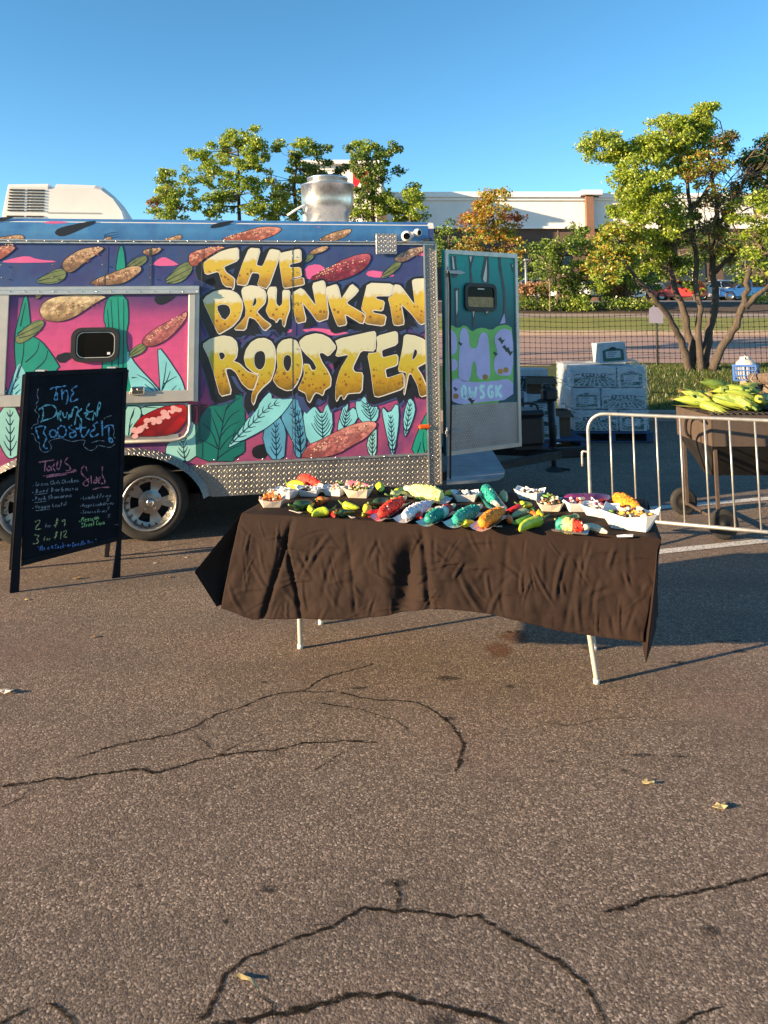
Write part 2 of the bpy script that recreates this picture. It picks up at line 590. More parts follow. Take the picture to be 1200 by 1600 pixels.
for (p, a, b, dk) in list(CR[:7]):
    for (q, r_) in zip(p, p[1:]):
        for _ in range(2):
            if rgc.random() < .55:
                t = rgc.random(); x, y = q[0] + (r_[0] - q[0]) * t, q[1] + (r_[1] - q[1]) * t
                sc = (y - 515) / 900; an = rgc.uniform(0, 6.28); L = rgc.uniform(14, 46) * sc
                x1, y1 = x + math.cos(an) * L, y + math.sin(an) * L * .45
                CR.append(([(x, y), ((x + x1) / 2 + rgc.gauss(0, 3), (y + y1) / 2 + rgc.gauss(0, 2)), (x1, y1)], .005, .002, .45))
for i, (p, a, b, dk) in enumerate(CR):
    o = crack(p, a, b, i, dk)
    o.parent = lot
    if 'kind' in o: del o['kind']

# ---- oil and drip stains: irregular thin blotches with soft broken edges
def stain_mat(name, c, a=0.75):
    k = NT(name)
    v = k.coord('Object')
    k.set(Base_Color=c, Roughness=0.75)
    att = k.n('Attribute', attribute_name='core')
    nz = k.ramp(k.noise(v, 70, 4, 0.7), [(0.36, 0.15), (0.62, 1.0)])
    k.l(k.math('MULTIPLY', k.math('MULTIPLY', att.outputs['Fac'], nz), a), k.b.inputs['Alpha'])
    return k.m
M_OIL = stain_mat('oil_stain', (0.012, 0.010, 0.009), 0.8)
M_RUST = stain_mat('rust_stain', (0.16, 0.052, 0.012), 0.75)
def stain(px, py, rx, ry, mat, seed, rot=0.0):
    global crack_n
    c = at_z(px, py, 0.0)
    rg = random.Random(seed)
    n = 20
    vs, core = [(c.x, c.y, 0.0005 + 0.00001 * (crack_n % 60))], [1.0]
    z = vs[0][2]
    for ring, cv in ((0.5, 0.95), (1.0, 0.0)):
        for i in range(n):
            a = 2 * math.pi * i / n
            r = ring * (1 + 0.35 * mnoise.noise(Vector((math.cos(a) * 1.5, math.sin(a) * 1.5, seed * 3.1))))
            x, y = rx * r * math.cos(a), ry * r * math.sin(a)
            vs.append((c.x + x * math.cos(rot) - y * math.sin(rot), c.y + x * math.sin(rot) + y * math.cos(rot), z)); core.append(cv)
    fs = [(0, 1 + i, 1 + (i + 1) % n) for i in range(n)] + [(1 + i, 1 + n + i, 1 + n + (i + 1) % n, 1 + (i + 1) % n) for i in range(n)]
    mb = MB(); mb.add(vs, fs)
    o = mb.build('stain', mat, lot, fix=False)
    at = o.data.attributes.new('core', 'FLOAT', 'POINT'); at.data.foreach_set('value', core)
    crack_n += 1
for i, (x, y, a, b, m) in enumerate([(805, 995, .10, .09, M_RUST), (800, 987, .05, .025, M_OIL), (780, 1015, .09, .10, M_RUST), (700, 1060, .07, .03, M_OIL), (1060, 1035, .05, .02, M_OIL), (1125, 1003, .04, .018, M_OIL), (1150, 1001, .03, .016, M_OIL), (1155, 1018, .05, .02, M_OIL),
    (1005, 1180, .06, .015, M_OIL), (1062, 1182, .04, .012, M_OIL), (975, 1204, .015, .012, M_OIL), (862, 1190, .02, .012, M_OIL), (700, 1123, .04, .02, M_OIL), (797, 1073, .03, .02, M_OIL), (412, 1066, .02, .012, M_OIL), (618, 1380, .05, .018, M_OIL),
    (420, 1390, .03, .02, M_OIL), (355, 1440, .015, .014, M_OIL), (217, 1384, .01, .01, M_OIL), (1105, 995, .03, .012, M_OIL), (925, 1012, .1, .03, M_OIL), (560, 1075, .05, .02, M_OIL), (1110, 1455, .03, .02, M_OIL), (690, 1600, .04, .03, M_OIL)]):
    stain(x, y, a, b, m, i)

# ---- grass blades on the island
def blades(name, n, x0, x1, y0, y1, zf, h0, h1, mat, label, seed=3):
    rg = random.Random(seed)
    vs, fs, ms = [], [], []
    for i in range(n):
        x, y = rg.uniform(x0, x1), rg.uniform(y0, y1)
        z = zf(x, y)
        a = rg.uniform(0, 6.283)
        h = rg.uniform(h0, h1)
        w = 0.007
        dx, dy = math.cos(a) * w, math.sin(a) * w
        lx, ly = rg.gauss(0, .03), rg.gauss(0, .03)
        b = len(vs)
        vs += [(x - dx, y - dy, z - .01), (x + dx, y + dy, z - .01), (x + lx, y + ly, z + h)]
        fs.append((b, b + 1, b + 2)); ms.append(rg.choice((0, 0, 1, 2)))
    mb = MB(); mb.v, mb.f, mb.m, mb.s = vs, fs, ms, [False] * len(fs)
    return tag(mb.build(name, mat, fix=False), label, 'grass', kind='stuff')

def leaf_mat(name, c, tr=0.38):
    k = NT(name)
    oi = k.n('ObjectInfo')
    v = k.coord('Object')
    cc = k.ramp(k.noise(v, 3.0, 3), [(0.3, tuple(x * .72 for x in c)), (0.7, tuple(min(1, x * 1.25) for x in c))])
    d = k.n('BsdfDiffuse'); t = k.n('BsdfTranslucent'); g = k.n('BsdfGlossy')
    g.inputs['Roughness'].default_value = 0.45
    k.l(cc, d.inputs['Color'])
    tc = k.mix(0.5, cc, tuple(min(1, x * 1.6) for x in c))
    k.l(tc, t.inputs['Color'])
    m1 = k.n('MixShader'); m1.inputs[0].default_value = tr
    k.l(d.outputs[0], m1.inputs[1]); k.l(t.outputs[0], m1.inputs[2])
    m2 = k.n('MixShader'); m2.inputs[0].default_value = 0.05
    k.l(m1.outputs[0], m2.inputs[1]); k.l(g.outputs[0], m2.inputs[2])
    k.l(m2.outputs[0], k.out.inputs['Surface'])
    return k.m
M_BL = [leaf_mat('grass_blade_mid', (0.075, 0.12, 0.016)), leaf_mat('grass_blade_pale', (0.15, 0.16, 0.03)), leaf_mat('grass_blade_dark', (0.035, 0.065, 0.012))]
blades('grass', 26000, 3.4, 9.5, 11.6, 16.1, isl_z, 0.03, 0.085, M_BL, 'short lawn grass on the island round the bare stemmed tree')
# ------------------------------------------------------------------ trees
def bark(name, c):
    k = NT(name)
    v = k.mapping(k.coord('Object'), (8, 8, 1.6))
    nz = k.noise(v, 3.0, 6, 0.7)
    k.col(k.ramp(nz, [(0.3, tuple(x * .45 for x in c)), (0.55, c), (0.75, tuple(min(1, x * 1.5) for x in c))]))
    k.set(Roughness=0.95); k.bump(nz, 0.8, 0.03)
    return k.m
M_BARK = bark('grey_brown_bark', (0.082, 0.064, 0.050))
M_TWIG = bark('pale_twig_bark', (0.20, 0.155, 0.115))
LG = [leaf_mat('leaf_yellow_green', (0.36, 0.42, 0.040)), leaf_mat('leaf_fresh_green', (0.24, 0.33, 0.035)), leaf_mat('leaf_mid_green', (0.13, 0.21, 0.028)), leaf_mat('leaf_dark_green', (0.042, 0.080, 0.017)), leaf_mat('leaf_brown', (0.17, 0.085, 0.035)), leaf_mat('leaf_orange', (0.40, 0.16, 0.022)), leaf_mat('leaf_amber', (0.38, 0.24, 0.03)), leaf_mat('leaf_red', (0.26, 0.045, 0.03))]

def leaf_quads(mb, c, rad, n, size, mats, rg, flat=0.0):
    for _ in range(n):
        p = c + Vector((rg.gauss(0, rad), rg.gauss(0, rad), rg.gauss(0, rad * 0.75)))
        nrm = Vector((rg.gauss(0, 1), rg.gauss(0, 1), rg.gauss(0.5, 0.8) + flat))
        if nrm.length < .1: continue
        nrm.normalize()
        u = nrm.orthogonal().normalized()
        w = nrm.cross(u)
        a = rg.uniform(0, 6.283)
        t = u * math.cos(a) + w * math.sin(a)
        s_ = nrm.cross(t)
        L = size * rg.uniform(0.7, 1.3)
        W = L * 0.38
        dr = nrm * (L * 0.12)
        b = len(mb.v)
        mb.v += [tuple(p - t * L * .5), tuple(p + s_ * W + dr), tuple(p + t * L * .5 - dr), tuple(p - s_ * W + dr)]
        mb.f.append((b, b + 1, b + 2, b + 3)); mb.m.append(rg.choice(mats)); mb.s.append(False)

def tree(name, label, base, stems, blobs, leaf, seed, group=None, cluster=12, crad=0.16, twigs=0.5, twig_mat=None, cat='tree', leafmats=LG, roots=True, cl_f=.42):
    """stems: list of (points, r0, r1); blobs: (centre, radius, n_clusters, leaf material indices)"""
    rg = random.Random(seed)
    root = empty(name, base)
    tag(root, label, cat, group)
    base = Vector(base)
    tr = MB()
    nodes = []
    for pts, r0, r1 in stems:
        P = [Vector(p) - base for p in pts]
        P = chaikin(P, 2, closed=False)
        m = len(P)
        for i in range(1, m - 1):
            P[i] = P[i] + Vector((rg.gauss(0, r0 * .22), rg.gauss(0, r0 * .22), 0))
        rr = [r0 + (r1 - r0) * (i / (m - 1)) ** 0.8 for i in range(m)]
        if roots: rr[0] *= 1.35
        tr.tube(P, rr, 8)
        nodes += P[m // 3:]
    cr = MB()
    tw = MB()
    for c, rad, ncl, mats in blobs:
        c = Vector(c) - base
        rv = Vector(rad) if not isinstance(rad, (int, float)) else Vector((rad, rad, rad))
        near = min(nodes, key=lambda q: (q - c).length) if nodes else c
        if twigs > 0:
            mid = (near + c) / 2 + Vector((rg.gauss(0, .08), rg.gauss(0, .08), rg.gauss(0, .08))) * (c - near).length
            tr.tube([near, mid, c], [min(0.03 * leaf / .07, rv.x * .07), min(0.022 * leaf / .07, rv.x * .05), min(.012 * leaf / .07, rv.x * .03)], 5)
        for k in range(max(2, int(ncl * cl_f))):
            d = Vector((rg.gauss(0, 1), rg.gauss(0, 1), rg.gauss(.25, 1))).normalized()
            q = c + Vector((d.x * rv.x, d.y * rv.y, d.z * rv.z)) * (.35 + .65 * rg.random() ** 0.6)
            cs = crad * rg.uniform(.7, 1.35)
            for u in range(cluster):
                e = Vector((rg.gauss(0, 1), rg.gauss(0, 1), rg.gauss(0, 1))).normalized() * rg.random() ** .4
                leaf_quads(cr, q + Vector((e.x * cs, e.y * cs, e.z * cs * .62)), cs * .12, 1, leaf, mats, rg, .35)
            if rg.random() < twigs:
                mm = (c + q) / 2 + Vector((rg.gauss(0, .1), rg.gauss(0, .1), rg.gauss(0, .1))) * (q - c).length
                tw.tube([c, mm, q], [0.010 * leaf / .06, 0.007 * leaf / .06, 0.003], 4, caps=False)
    tr.build('trunk', M_BARK, root, fix=False)
    if tw.f: tw.build('twigs', twig_mat or M_TWIG, root, fix=False)['kind'] = 'stuff'
    cr.build('crown', leafmats, root, fix=False)
    return root

# the many-stemmed tree on the island
Y0 = 14.3
def PX(x, y, d=Y0, dy=0.0): return at_y(x, y, d + dy)
bz = isl_z(5.85, 14.3) - 0.05
B0 = Vector((at_y(1090, 570, Y0).x, Y0, bz))
def st(pts, dys): return [B0 + Vector(((pts[0][0] - 1090) / 84.0, dys[0], 0.0))] + [PX(x, y, Y0, d) for (x, y), d in zip(pts[1:], dys[1:])]
stems = [
 (st([(1076, 570), (1066, 535), (1047, 500), (1022, 466), (1000, 440), (970, 405)], [-.05, -.1, -.3, -.5, -.6, -.7]), .085, .025),
 (st([(1083, 570), (1079, 530), (1066, 480), (1050, 430), (1038, 370), (1025, 310), (1010, 260)], [.05, .1, .2, .3, .3, .2, .1]), .09, .025),
 (st([(1090, 570), (1092, 520), (1090, 460), (1086, 400), (1080, 330), (1068, 260), (1060, 215)], [-.1, -.15, -.1, 0, .1, .2, .2]), .075, .025),
 (st([(1098, 570), (1108, 525), (1118, 470), (1112, 415), (1122, 350), (1118, 290), (1100, 220)], [0, .1, .2, .3, .3, .2, .1]), .10, .025),
 (st([(1106, 570), (1130, 540), (1153, 505), (1166, 465), (1167, 430), (1182, 405), (1205, 360)], [-.1, -.2, -.3, -.4, -.4, -.3, -.2]), .09, .03),
 ([PX(1166, 478, Y0, -.4), PX(1190, 455, Y0, -.5), PX(1225, 430, Y0, -.6), PX(1260, 390, Y0, -.6)], .06, .02),
 ([PX(1112, 430, Y0, .3), PX(1140, 400, Y0, .1), PX(1175, 385, Y0, -.2), PX(1215, 375, Y0, -.3)], .05, .02),
 ([PX(1122, 350, Y0, .3), PX(1150, 310, Y0, .0), PX(1170, 260, Y0, -.2)], .05, .02),
 ([PX(1080, 330, Y0, .1), PX(1110, 290, Y0, -.1), PX(1135, 230, Y0, -.2)], .04, .015),
 ([PX(1050, 430, Y0, .3), PX(1015, 400, Y0, .3), PX(985, 350, Y0, .2)], .05, .02),
 ([PX(1025, 310, Y0, .2), PX(985, 270, Y0, .0), PX(945, 235, Y0, -.1)], .04, .015),
]
def BL(x, y, r, n, mats, dy=None, k=1.0):
    dd = rng.uniform(-.9, .9) if dy is None else dy
    return (PX(x, y, Y0, dd), (r / 84.0, r / 84.0 * 1.25, r / 84.0), int(n * k), mats)
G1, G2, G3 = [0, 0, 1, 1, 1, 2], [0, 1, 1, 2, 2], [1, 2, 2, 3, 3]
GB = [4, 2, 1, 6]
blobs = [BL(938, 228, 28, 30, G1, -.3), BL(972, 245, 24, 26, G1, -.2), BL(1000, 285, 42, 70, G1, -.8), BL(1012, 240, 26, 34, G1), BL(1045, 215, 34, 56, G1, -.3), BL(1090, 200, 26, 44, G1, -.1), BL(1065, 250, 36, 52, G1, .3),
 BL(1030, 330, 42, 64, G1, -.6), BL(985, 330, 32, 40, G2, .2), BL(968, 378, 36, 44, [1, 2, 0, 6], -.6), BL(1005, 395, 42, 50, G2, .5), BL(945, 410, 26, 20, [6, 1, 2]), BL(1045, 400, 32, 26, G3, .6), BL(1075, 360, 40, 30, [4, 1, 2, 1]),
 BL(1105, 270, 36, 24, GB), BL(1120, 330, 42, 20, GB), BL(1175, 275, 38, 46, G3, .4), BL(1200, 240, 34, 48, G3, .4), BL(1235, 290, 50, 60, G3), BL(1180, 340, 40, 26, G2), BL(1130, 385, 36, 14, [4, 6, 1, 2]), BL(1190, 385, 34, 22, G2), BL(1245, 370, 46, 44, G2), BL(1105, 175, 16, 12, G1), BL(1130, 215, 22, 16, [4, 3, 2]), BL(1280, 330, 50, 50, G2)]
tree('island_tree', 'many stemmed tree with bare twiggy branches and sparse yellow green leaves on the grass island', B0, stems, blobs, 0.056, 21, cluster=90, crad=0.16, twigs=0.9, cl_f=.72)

# bare twiggy wood in the middle of its crown
tw = MB(); rg = random.Random(77)
def bare(p, d, L, r, dep):
    q = p + d * L * .5 + Vector((rg.gauss(0, .06), rg.gauss(0, .06), rg.gauss(0, .06))) * L
    e = p + d * L
    tw.tube([p, q, e], [r, r * .8, r * .55], 4, caps=False)
    if dep > 0:
        for _ in range(3):
            nd = (d + Vector((rg.gauss(0, .55), rg.gauss(0, .45), rg.gauss(0, .5)))).normalized()
            bare(p.lerp(e, rg.uniform(.4, 1)), nd, L * rg.uniform(.5, .75), r * .6, dep - 1)
for (x, y) in [(1085, 380), (1110, 400), (1122, 350), (1112, 320), (1080, 330), (1140, 400), (1165, 420), (1150, 360), (1050, 400), (1100, 290), (1130, 300), (1180, 380), (1035, 420), (1160, 330)]:
    for _ in range(2):
        d = Vector((rg.gauss(.15, .6), rg.gauss(-.2, .4), rg.gauss(.5, .4))).normalized()
        bare(PX(x, y, Y0, rg.uniform(-.3, .4)) - B0, d, rg.uniform(.5, .9), .014, 3)
o = tw.build('bare_twigs', M_TWIG, bpy.data.objects['island_tree'], fix=False); o['kind'] = 'stuff'

# crowns showing over the trailer roof
def roof_tree(x, d, blobs, label, seed, cl=14):
    zb = 0.9 if d < 16.3 else 0.74 + (d - 16.38) * 0.068
    bx = (x - CX) / F_PX * d
    base = Vector((bx, d, zb))
    sc = F_PX / d
    top = min(b[1] for b in blobs)
    stems = [([base, base + Vector((0.05, 0, 1.2)), at_y(x, (380 + top) / 2 + 30, d), at_y(x, top + 15, d)], .09, .02)]
    bb = []
    rg = random.Random(seed)
    ex = []
    for (px, py, r, n, mats) in blobs:
        for _ in range(2):
            a_ = rg.uniform(0, 6.28); ex.append((px + math.cos(a_) * r * 1.25, py - abs(math.sin(a_)) * r * 1.15, r * .32, 4, mats))
    for (px, py, r, n, mats) in [(a, b, c * .86, int(n * .8), m) for a, b, c, n, m in blobs] + ex:
        bb.append((at_y(px, py, d + rg.uniform(-.6, .6)), (r / sc, r / sc * 1.2, r / sc), n, mats))
    return tree('maple_tree', label, base, stems, bb, 0.064, seed, 'trees behind the trailer', cluster=64, crad=0.14, twigs=0.7, cl_f=.52)
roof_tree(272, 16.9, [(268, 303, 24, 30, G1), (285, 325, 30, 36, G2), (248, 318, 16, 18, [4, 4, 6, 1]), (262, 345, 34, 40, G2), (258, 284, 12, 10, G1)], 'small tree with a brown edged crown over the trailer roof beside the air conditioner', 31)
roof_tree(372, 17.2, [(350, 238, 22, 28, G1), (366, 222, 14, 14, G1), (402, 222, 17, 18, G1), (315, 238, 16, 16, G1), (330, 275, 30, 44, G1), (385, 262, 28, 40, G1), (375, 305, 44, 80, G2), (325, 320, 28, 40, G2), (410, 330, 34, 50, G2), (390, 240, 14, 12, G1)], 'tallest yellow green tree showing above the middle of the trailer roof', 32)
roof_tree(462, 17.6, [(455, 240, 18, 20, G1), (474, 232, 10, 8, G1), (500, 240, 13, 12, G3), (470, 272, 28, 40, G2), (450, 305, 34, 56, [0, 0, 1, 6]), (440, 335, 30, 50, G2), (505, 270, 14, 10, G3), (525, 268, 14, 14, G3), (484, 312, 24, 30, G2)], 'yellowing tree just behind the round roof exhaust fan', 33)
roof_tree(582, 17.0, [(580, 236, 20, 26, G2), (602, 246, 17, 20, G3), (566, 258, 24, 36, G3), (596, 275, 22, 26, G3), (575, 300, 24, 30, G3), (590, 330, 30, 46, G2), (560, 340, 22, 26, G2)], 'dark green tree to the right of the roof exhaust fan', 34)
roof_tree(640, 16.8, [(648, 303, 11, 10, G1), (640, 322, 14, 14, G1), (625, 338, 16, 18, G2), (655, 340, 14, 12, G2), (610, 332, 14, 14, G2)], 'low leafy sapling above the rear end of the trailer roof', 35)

# trees further back on the planting bed and store parking
def far_tree(x, d, zb, blobs, label, seed, leaf=0.13, cl=64, crad=.34, name='leafy_tree'):
    sc = F_PX / d
    base = Vector(((x - CX) / F_PX * d, d, zb))
    top = min(b[1] - b[2] for b in blobs)
    stems = [([base, at_y(x + 2, (HY - 60 + top) / 2, d), at_y(x, top + 10, d)], .16, .04)]
    rg = random.Random(seed)
    bb = [(at_y(px, py, d + rg.uniform(-1.2, 1.2)), (r / sc, r / sc * 1.2, r / sc), n, m) for (px, py, r, n, m) in blobs]
    return tree(name, label, base, stems, bb, leaf, seed, 'trees across the road', cluster=cl, crad=crad, twigs=0.25, cl_f=.36)
OR = [5, 6, 6, 1, 4]
far_tree(768, 37, 2.75, [(755, 318, 22, 26, OR), (778, 310, 20, 22, [6, 6, 1]), (765, 345, 34, 60, [6, 6, 1, 5]), (800, 340, 16, 18, [5, 4, 7]), (740, 350, 20, 24, [5, 6, 4]), (770, 380, 42, 80, [6, 1, 5, 2]), (735, 390, 24, 30, [6, 2, 4]), (800, 385, 24, 30, OR), (785, 408, 26, 36, [6, 2, 4]), (745, 412, 26, 30, G3)], 'amber and orange autumn tree above the open trailer door', 41)
far_tree(872, 35.5, 2.6, [(905, 380, 30, 40, G3), (880, 400, 34, 56, G3), (850, 405, 28, 36, G3), (925, 400, 34, 50, [1, 2, 2, 3]), (920, 440, 34, 60, [1, 1, 2, 3]), (885, 440, 30, 50, G3), (855, 440, 24, 30, G3), (948, 430, 26, 40, G2), (915, 466, 18, 20, [1, 2])], 'rounded deep green tree in front of the store wall', 42)
far_tree(975, 36.5, 2.7, [(970, 400, 34, 50, G3), (960, 440, 28, 40, G2), (990, 420, 34, 50, G3), (1010, 440, 24, 30, G3), (950, 375, 20, 26, G3)], 'dark green tree behind the left branches of the island tree', 43)
far_tree(1085, 62, 3.9, [(1060, 400, 34, 46, G3), (1100, 390, 40, 60, G3), (1130, 400, 34, 50, G3), (1085, 425, 30, 40, G3), (1050, 425, 26, 30, G3)], 'dark parking lot tree behind the red car', 44, .26, 36, .55)
far_tree(1195, 60, 3.85, [(1185, 400, 40, 60, G3), (1225, 395, 44, 60, G3), (1160, 415, 28, 40, G3), (1205, 430, 28, 36, G2)], 'dark parking lot tree behind the blue car', 45, .26, 36, .55)
far_tree(700, 64, 4.0, [(700, 375, 30, 46, G3), (725, 385, 26, 36, G3), (680, 395, 26, 36, G3), (705, 410, 30, 36, G3)], 'dark tree showing between the trailer corner and the orange tree', 46, .26, 36, .55)
far_tree(830, 60, 3.85, [(830, 405, 30, 46, G3), (810, 420, 26, 36, G3), (850, 415, 28, 36, G3)], 'dark tree low behind the orange tree beside the parked cars', 47, .26, 36, .55)
far_tree(1010, 64, 4.0, [(1000, 405, 34, 46, G3), (1030, 412, 30, 36, G3), (975, 410, 28, 36, G3)], 'dark parking lot tree behind the pale car', 48, .26, 36, .55)
# ------------------------------------------------------------------ store across the parking lot
M_STUCCO = plain('white_stucco', (0.68, 0.67, 0.66), 0.9, var=0.06, scale=0.6)
M_CORN = plain('white_cornice', (0.74, 0.73, 0.71), 0.8, var=0.05, scale=1.0)
M_GLASSD = plain('dark_window_glass', (0.02, 0.024, 0.03), 0.08, var=0.2)
M_REDSIGN = plain('red_sign_face', (0.45, 0.012, 0.02), 0.4, var=0.06)
M_WHITEP = plain('white_paint', (0.78, 0.77, 0.75), 0.5, var=0.05)
def brick_mat(name, c1, c2, sc):
    k = NT(name)
    v = k.mapping(k.coord('Object'), (1, 1, 1), rot=(R(90), 0, 0))
    x = k.n('TexBrick')
    x.inputs['Scale'].default_value = sc
    x.inputs['Color1'].default_value = (*c1, 1); x.inputs['Color2'].default_value = (*c2, 1); x.inputs['Mortar'].default_value = (0.2, 0.17, 0.15, 1)
    x.inputs['Mortar Size'].default_value = 0.012
    k.l(v, x.inputs['Vector'])
    k.col(k.mix(0.35, x.outputs['Color'], k.ramp(k.noise(k.coord('Object'), 0.8, 4), [(0.3, tuple(a * .7 for a in c1)), (0.7, c2)])))
    k.set(Roughness=0.9)
    return k.m
M_BRICK = brick_mat('brown_brick', (0.17, 0.085, 0.055), (0.22, 0.11, 0.07), 4.0)
M_DBRICK = brick_mat('dark_brown_brick', (0.075, 0.050, 0.042), (0.10, 0.065, 0.05), 4.0)

SY = 75.0
st_root = tag(empty('store_building', (at_y(780, 470, SY).x, SY, 4.26)), 'long white walled store with a dark brick base and small brick pier behind the trees', 'building')
def SB(px0, py0, px1, py1, dy0, dy1):
    """box from photo pixels on the store front, between two depths behind the front plane"""
    a, b = at_y(px0, py0, SY), at_y(px1, py1, SY)
    c = Vector(((a.x + b.x) / 2, SY + (dy0 + dy1) / 2, (a.z + b.z) / 2)) - st_root.location
    return c, (abs(b.x - a.x), abs(dy1 - dy0), abs(a.z - b.z))
def part(name, mat, boxes, parent, bevel=0.0):
    mb = MB()
    for c, s in boxes: mb.box(c, s, bevel=bevel)
    return mb.build(name, mat, parent)
part('stucco_wall', M_STUCCO, [SB(600, 309, 1290, 357, 0, 20)], st_root)
part('brick_base', M_DBRICK, [SB(600, 357.2, 1290, 474, 0.25, 20)], st_root)
part('cornice', M_CORN, [SB(600, 301, 905, 309, -0.5, 0.8), SB(934, 303, 1290, 310, -0.5, 0.8), SB(600, 309, 1290, 313.5, -0.22, -0.003)], st_root)
part('ledge', M_CORN, [SB(600, 354, 1290, 357.6, -0.25, -0.002)], st_root)
pr = part('brick_pier', M_BRICK, [SB(912, 307, 929, 474, -0.9, -0.26)], st_root)
part('pier_cap', M_CORN, [SB(904, 300, 936, 307, -1.2, 0.9)], pr)
eb = part('entrance_block', M_STUCCO, [SB(486, 281, 596, 474, -7.0, 12)], st_root)
part('cornice', M_CORN, [SB(482, 276, 600, 281, -7.6, 12.5)], eb)
part('brick_pier', M_DBRICK, [SB(590, 326, 604, 474, -7.5, -7.01)], st_root)
sg = part('sign_panel', M_REDSIGN, [SB(556, 289, 578, 318, -7.3, -7.01)], eb)
mb = MB()
q = [(560, 317), (568, 304), (572, 318)]
mb.prism([(at_y(x, y, SY).x - st_root.location.x, at_y(x, y, SY).z - st_root.location.z) for x, y in q], lambda a, b, d: Vector((a, d, b)), -7.36, -7.302)
mb.build('sign_mark', M_WHITEP, sg)
for k in range(9):
    x0 = 640 + k * 70
    w = part('window', M_GLASSD, [SB(x0, 395, x0 + 44, 440, 0.16, 0.246)], st_root)
    part('mullion', M_CORN, [SB(x0 + 21, 395, x0 + 23, 440, 0.1, 0.158)], w)

# ------------------------------------------------------------------ parked cars
M_TYRE = plain('tyre_rubber', (0.022, 0.021, 0.020), 0.85, var=0.25, scale=20)
M_ALLOY = plain('alloy_metal', (0.42, 0.405, 0.38), 0.4, 1.0, var=0.1)
M_CHROME = plain('bright_trim', (0.62, 0.60, 0.57), 0.22, 1.0, var=0.06)
M_LAMP = plain('lamp_lens', (0.7, 0.72, 0.72), 0.1, var=0.05)
M_TAIL = plain('tail_lens', (0.35, 0.01, 0.01), 0.15, var=0.05)
M_BLACKP = plain('black_plastic', (0.014, 0.014, 0.015), 0.5, var=0.3, scale=15)
def car_paint(name, c):
    k = NT(name)
    k.col(k.ramp(k.noise(k.coord('Object'), 2.0, 3), [(0.3, tuple(x * .9 for x in c)), (0.7, tuple(min(1, x * 1.05) for x in c))]))
    k.set(Roughness=0.32, Metallic=0.15)
    k.b.inputs['Coat Weight'].default_value = 0.6
    k.b.inputs['Coat Roughness'].default_value = 0.06
    return k.m
def car(px, py, d, heading, paint, label, tall=1.62, long=4.4, sedan=False):
    p = at_y(px, py, d)
    z = 3.66 + (d - 55) * 0.035 if d > 55 else 2.984 + (d - 39) * 0.04225
    root = tag(empty('parked_car', (p.x, d, z), (0, 0, R(heading))), label, 'car', 'cars in the store parking lot')
    h = tall; L = long / 2; W = 0.9
    cs = 0.0 if not sedan else 0.12
    belt = h * 0.62
    low = [(-L, .42), (-L + .05, .30), (L - .05, .30), (L, .45), (L - .02, h * .48), (L - .12, belt * .93), (L - 1.15, belt), (-L + .2, belt), (-L + .03, h * .55)]
    mb = MB()
    # lower body: three sections across for a rounded flank
    secs = [(-W, .94, .04), (-W * .93, 1.0, 0), (W * .93, 1.0, 0), (W, .94, .04)]
    n = len(low)
    sm = chaikin([Vector((a, b)) for a, b in low], 1)
    n = len(sm)
    cz = h * .45
    vs = []
    for y, s, _ in secs:
        for a in sm: vs.append((a.x * (0.985 if s < 1 else 1), y, cz + (a.y - cz) * s))
    fs = [(j * n + i, j * n + (i + 1) % n, (j + 1) * n + (i + 1) % n, (j + 1) * n + i) for j in range(3) for i in range(n)]
    mb.add(vs, fs, 0, True)
    mb.flat([[(a.x * .985, cz + (a.y - cz) * .94) for a in sm]], lambda x, y: Vector((x, -W, y)))
    mb.flat([[(a.x * .985, cz + (a.y - cz) * .94) for a in sm]], lambda x, y: Vector((x, W, y)))
    body = mb.build('body', paint, root)
    top = [(L - 1.2, belt - .03), (L - 1.95, h - .06), (L - 2.3, h), (-L + (.9 if sedan else .55), h - .02), (-L + (.35 if sedan else .12), belt - .03)]
    mb = MB()
    for (pts, w0, w1) in ((top, W * .93, W * .72),):
        m = len(pts)
        def wd(zz): return w0 + (w1 - w0) * (zz - belt) / (h - belt)
        a = [(x, -wd(zz), zz) for x, zz in pts]; b = [(x, wd(zz), zz) for x, zz in pts]
        mb.add(a + b, [(i, (i + 1) % m, m + (i + 1) % m, m + i) for i in range(m)] + [tuple(range(m)), tuple(reversed(range(m, 2 * m)))])
    mb.build('cabin', paint, root)
    def wd(zz): return W * .93 + (W * .72 - W * .93) * (zz - belt) / (h - belt)
    z0, z1 = belt + .03, h - .12
    for s in (-1, 1):
        for (xa, xb, xc, xd) in ((L - 1.42, L - 1.98, L - 2.5, L - 2.5), (L - 2.58, L - 2.58, -L + (1.15 if sedan else .75), -L + (.85 if sedan else .45))):
            mb = MB()
            q = [(xa, z0), (xb, z1), (xc, z1), (xd, z0)]
            if xa == xb: q = [(xa, z0), (xb, z1), (xc, z1), (xd, z0)]
            mb.add([(x, s * (wd(zz) + .006), zz) for x, zz in q], [(0, 1, 2, 3)])
            mb.build('side_window', M_GLASSD, root, fix=False)
    mb = MB(); xs = L - 1.28; xe = L - 1.88
    mb.add([(xs + .012, -wd(z0) * .9, z0), (xs + .012, wd(z0) * .9, z0), (xe + .012, wd(z1) * .9, z1), (xe + .012, -wd(z1) * .9, z1)], [(0, 1, 2, 3)])
    mb.build('windscreen', M_GLASSD, root, fix=False)
    mb = MB(); xs = -L + (.40 if sedan else .16); xe = -L + (.80 if sedan else .47)
    mb.add([(xs - .012, -wd(z0) * .85, z0 + .02), (xs - .012, wd(z0) * .85, z0 + .02), (xe - .012, wd(z1) * .85, z1), (xe - .012, -wd(z1) * .85, z1)], [(0, 1, 2, 3)])
    mb.build('rear_window', M_GLASSD, root, fix=False)
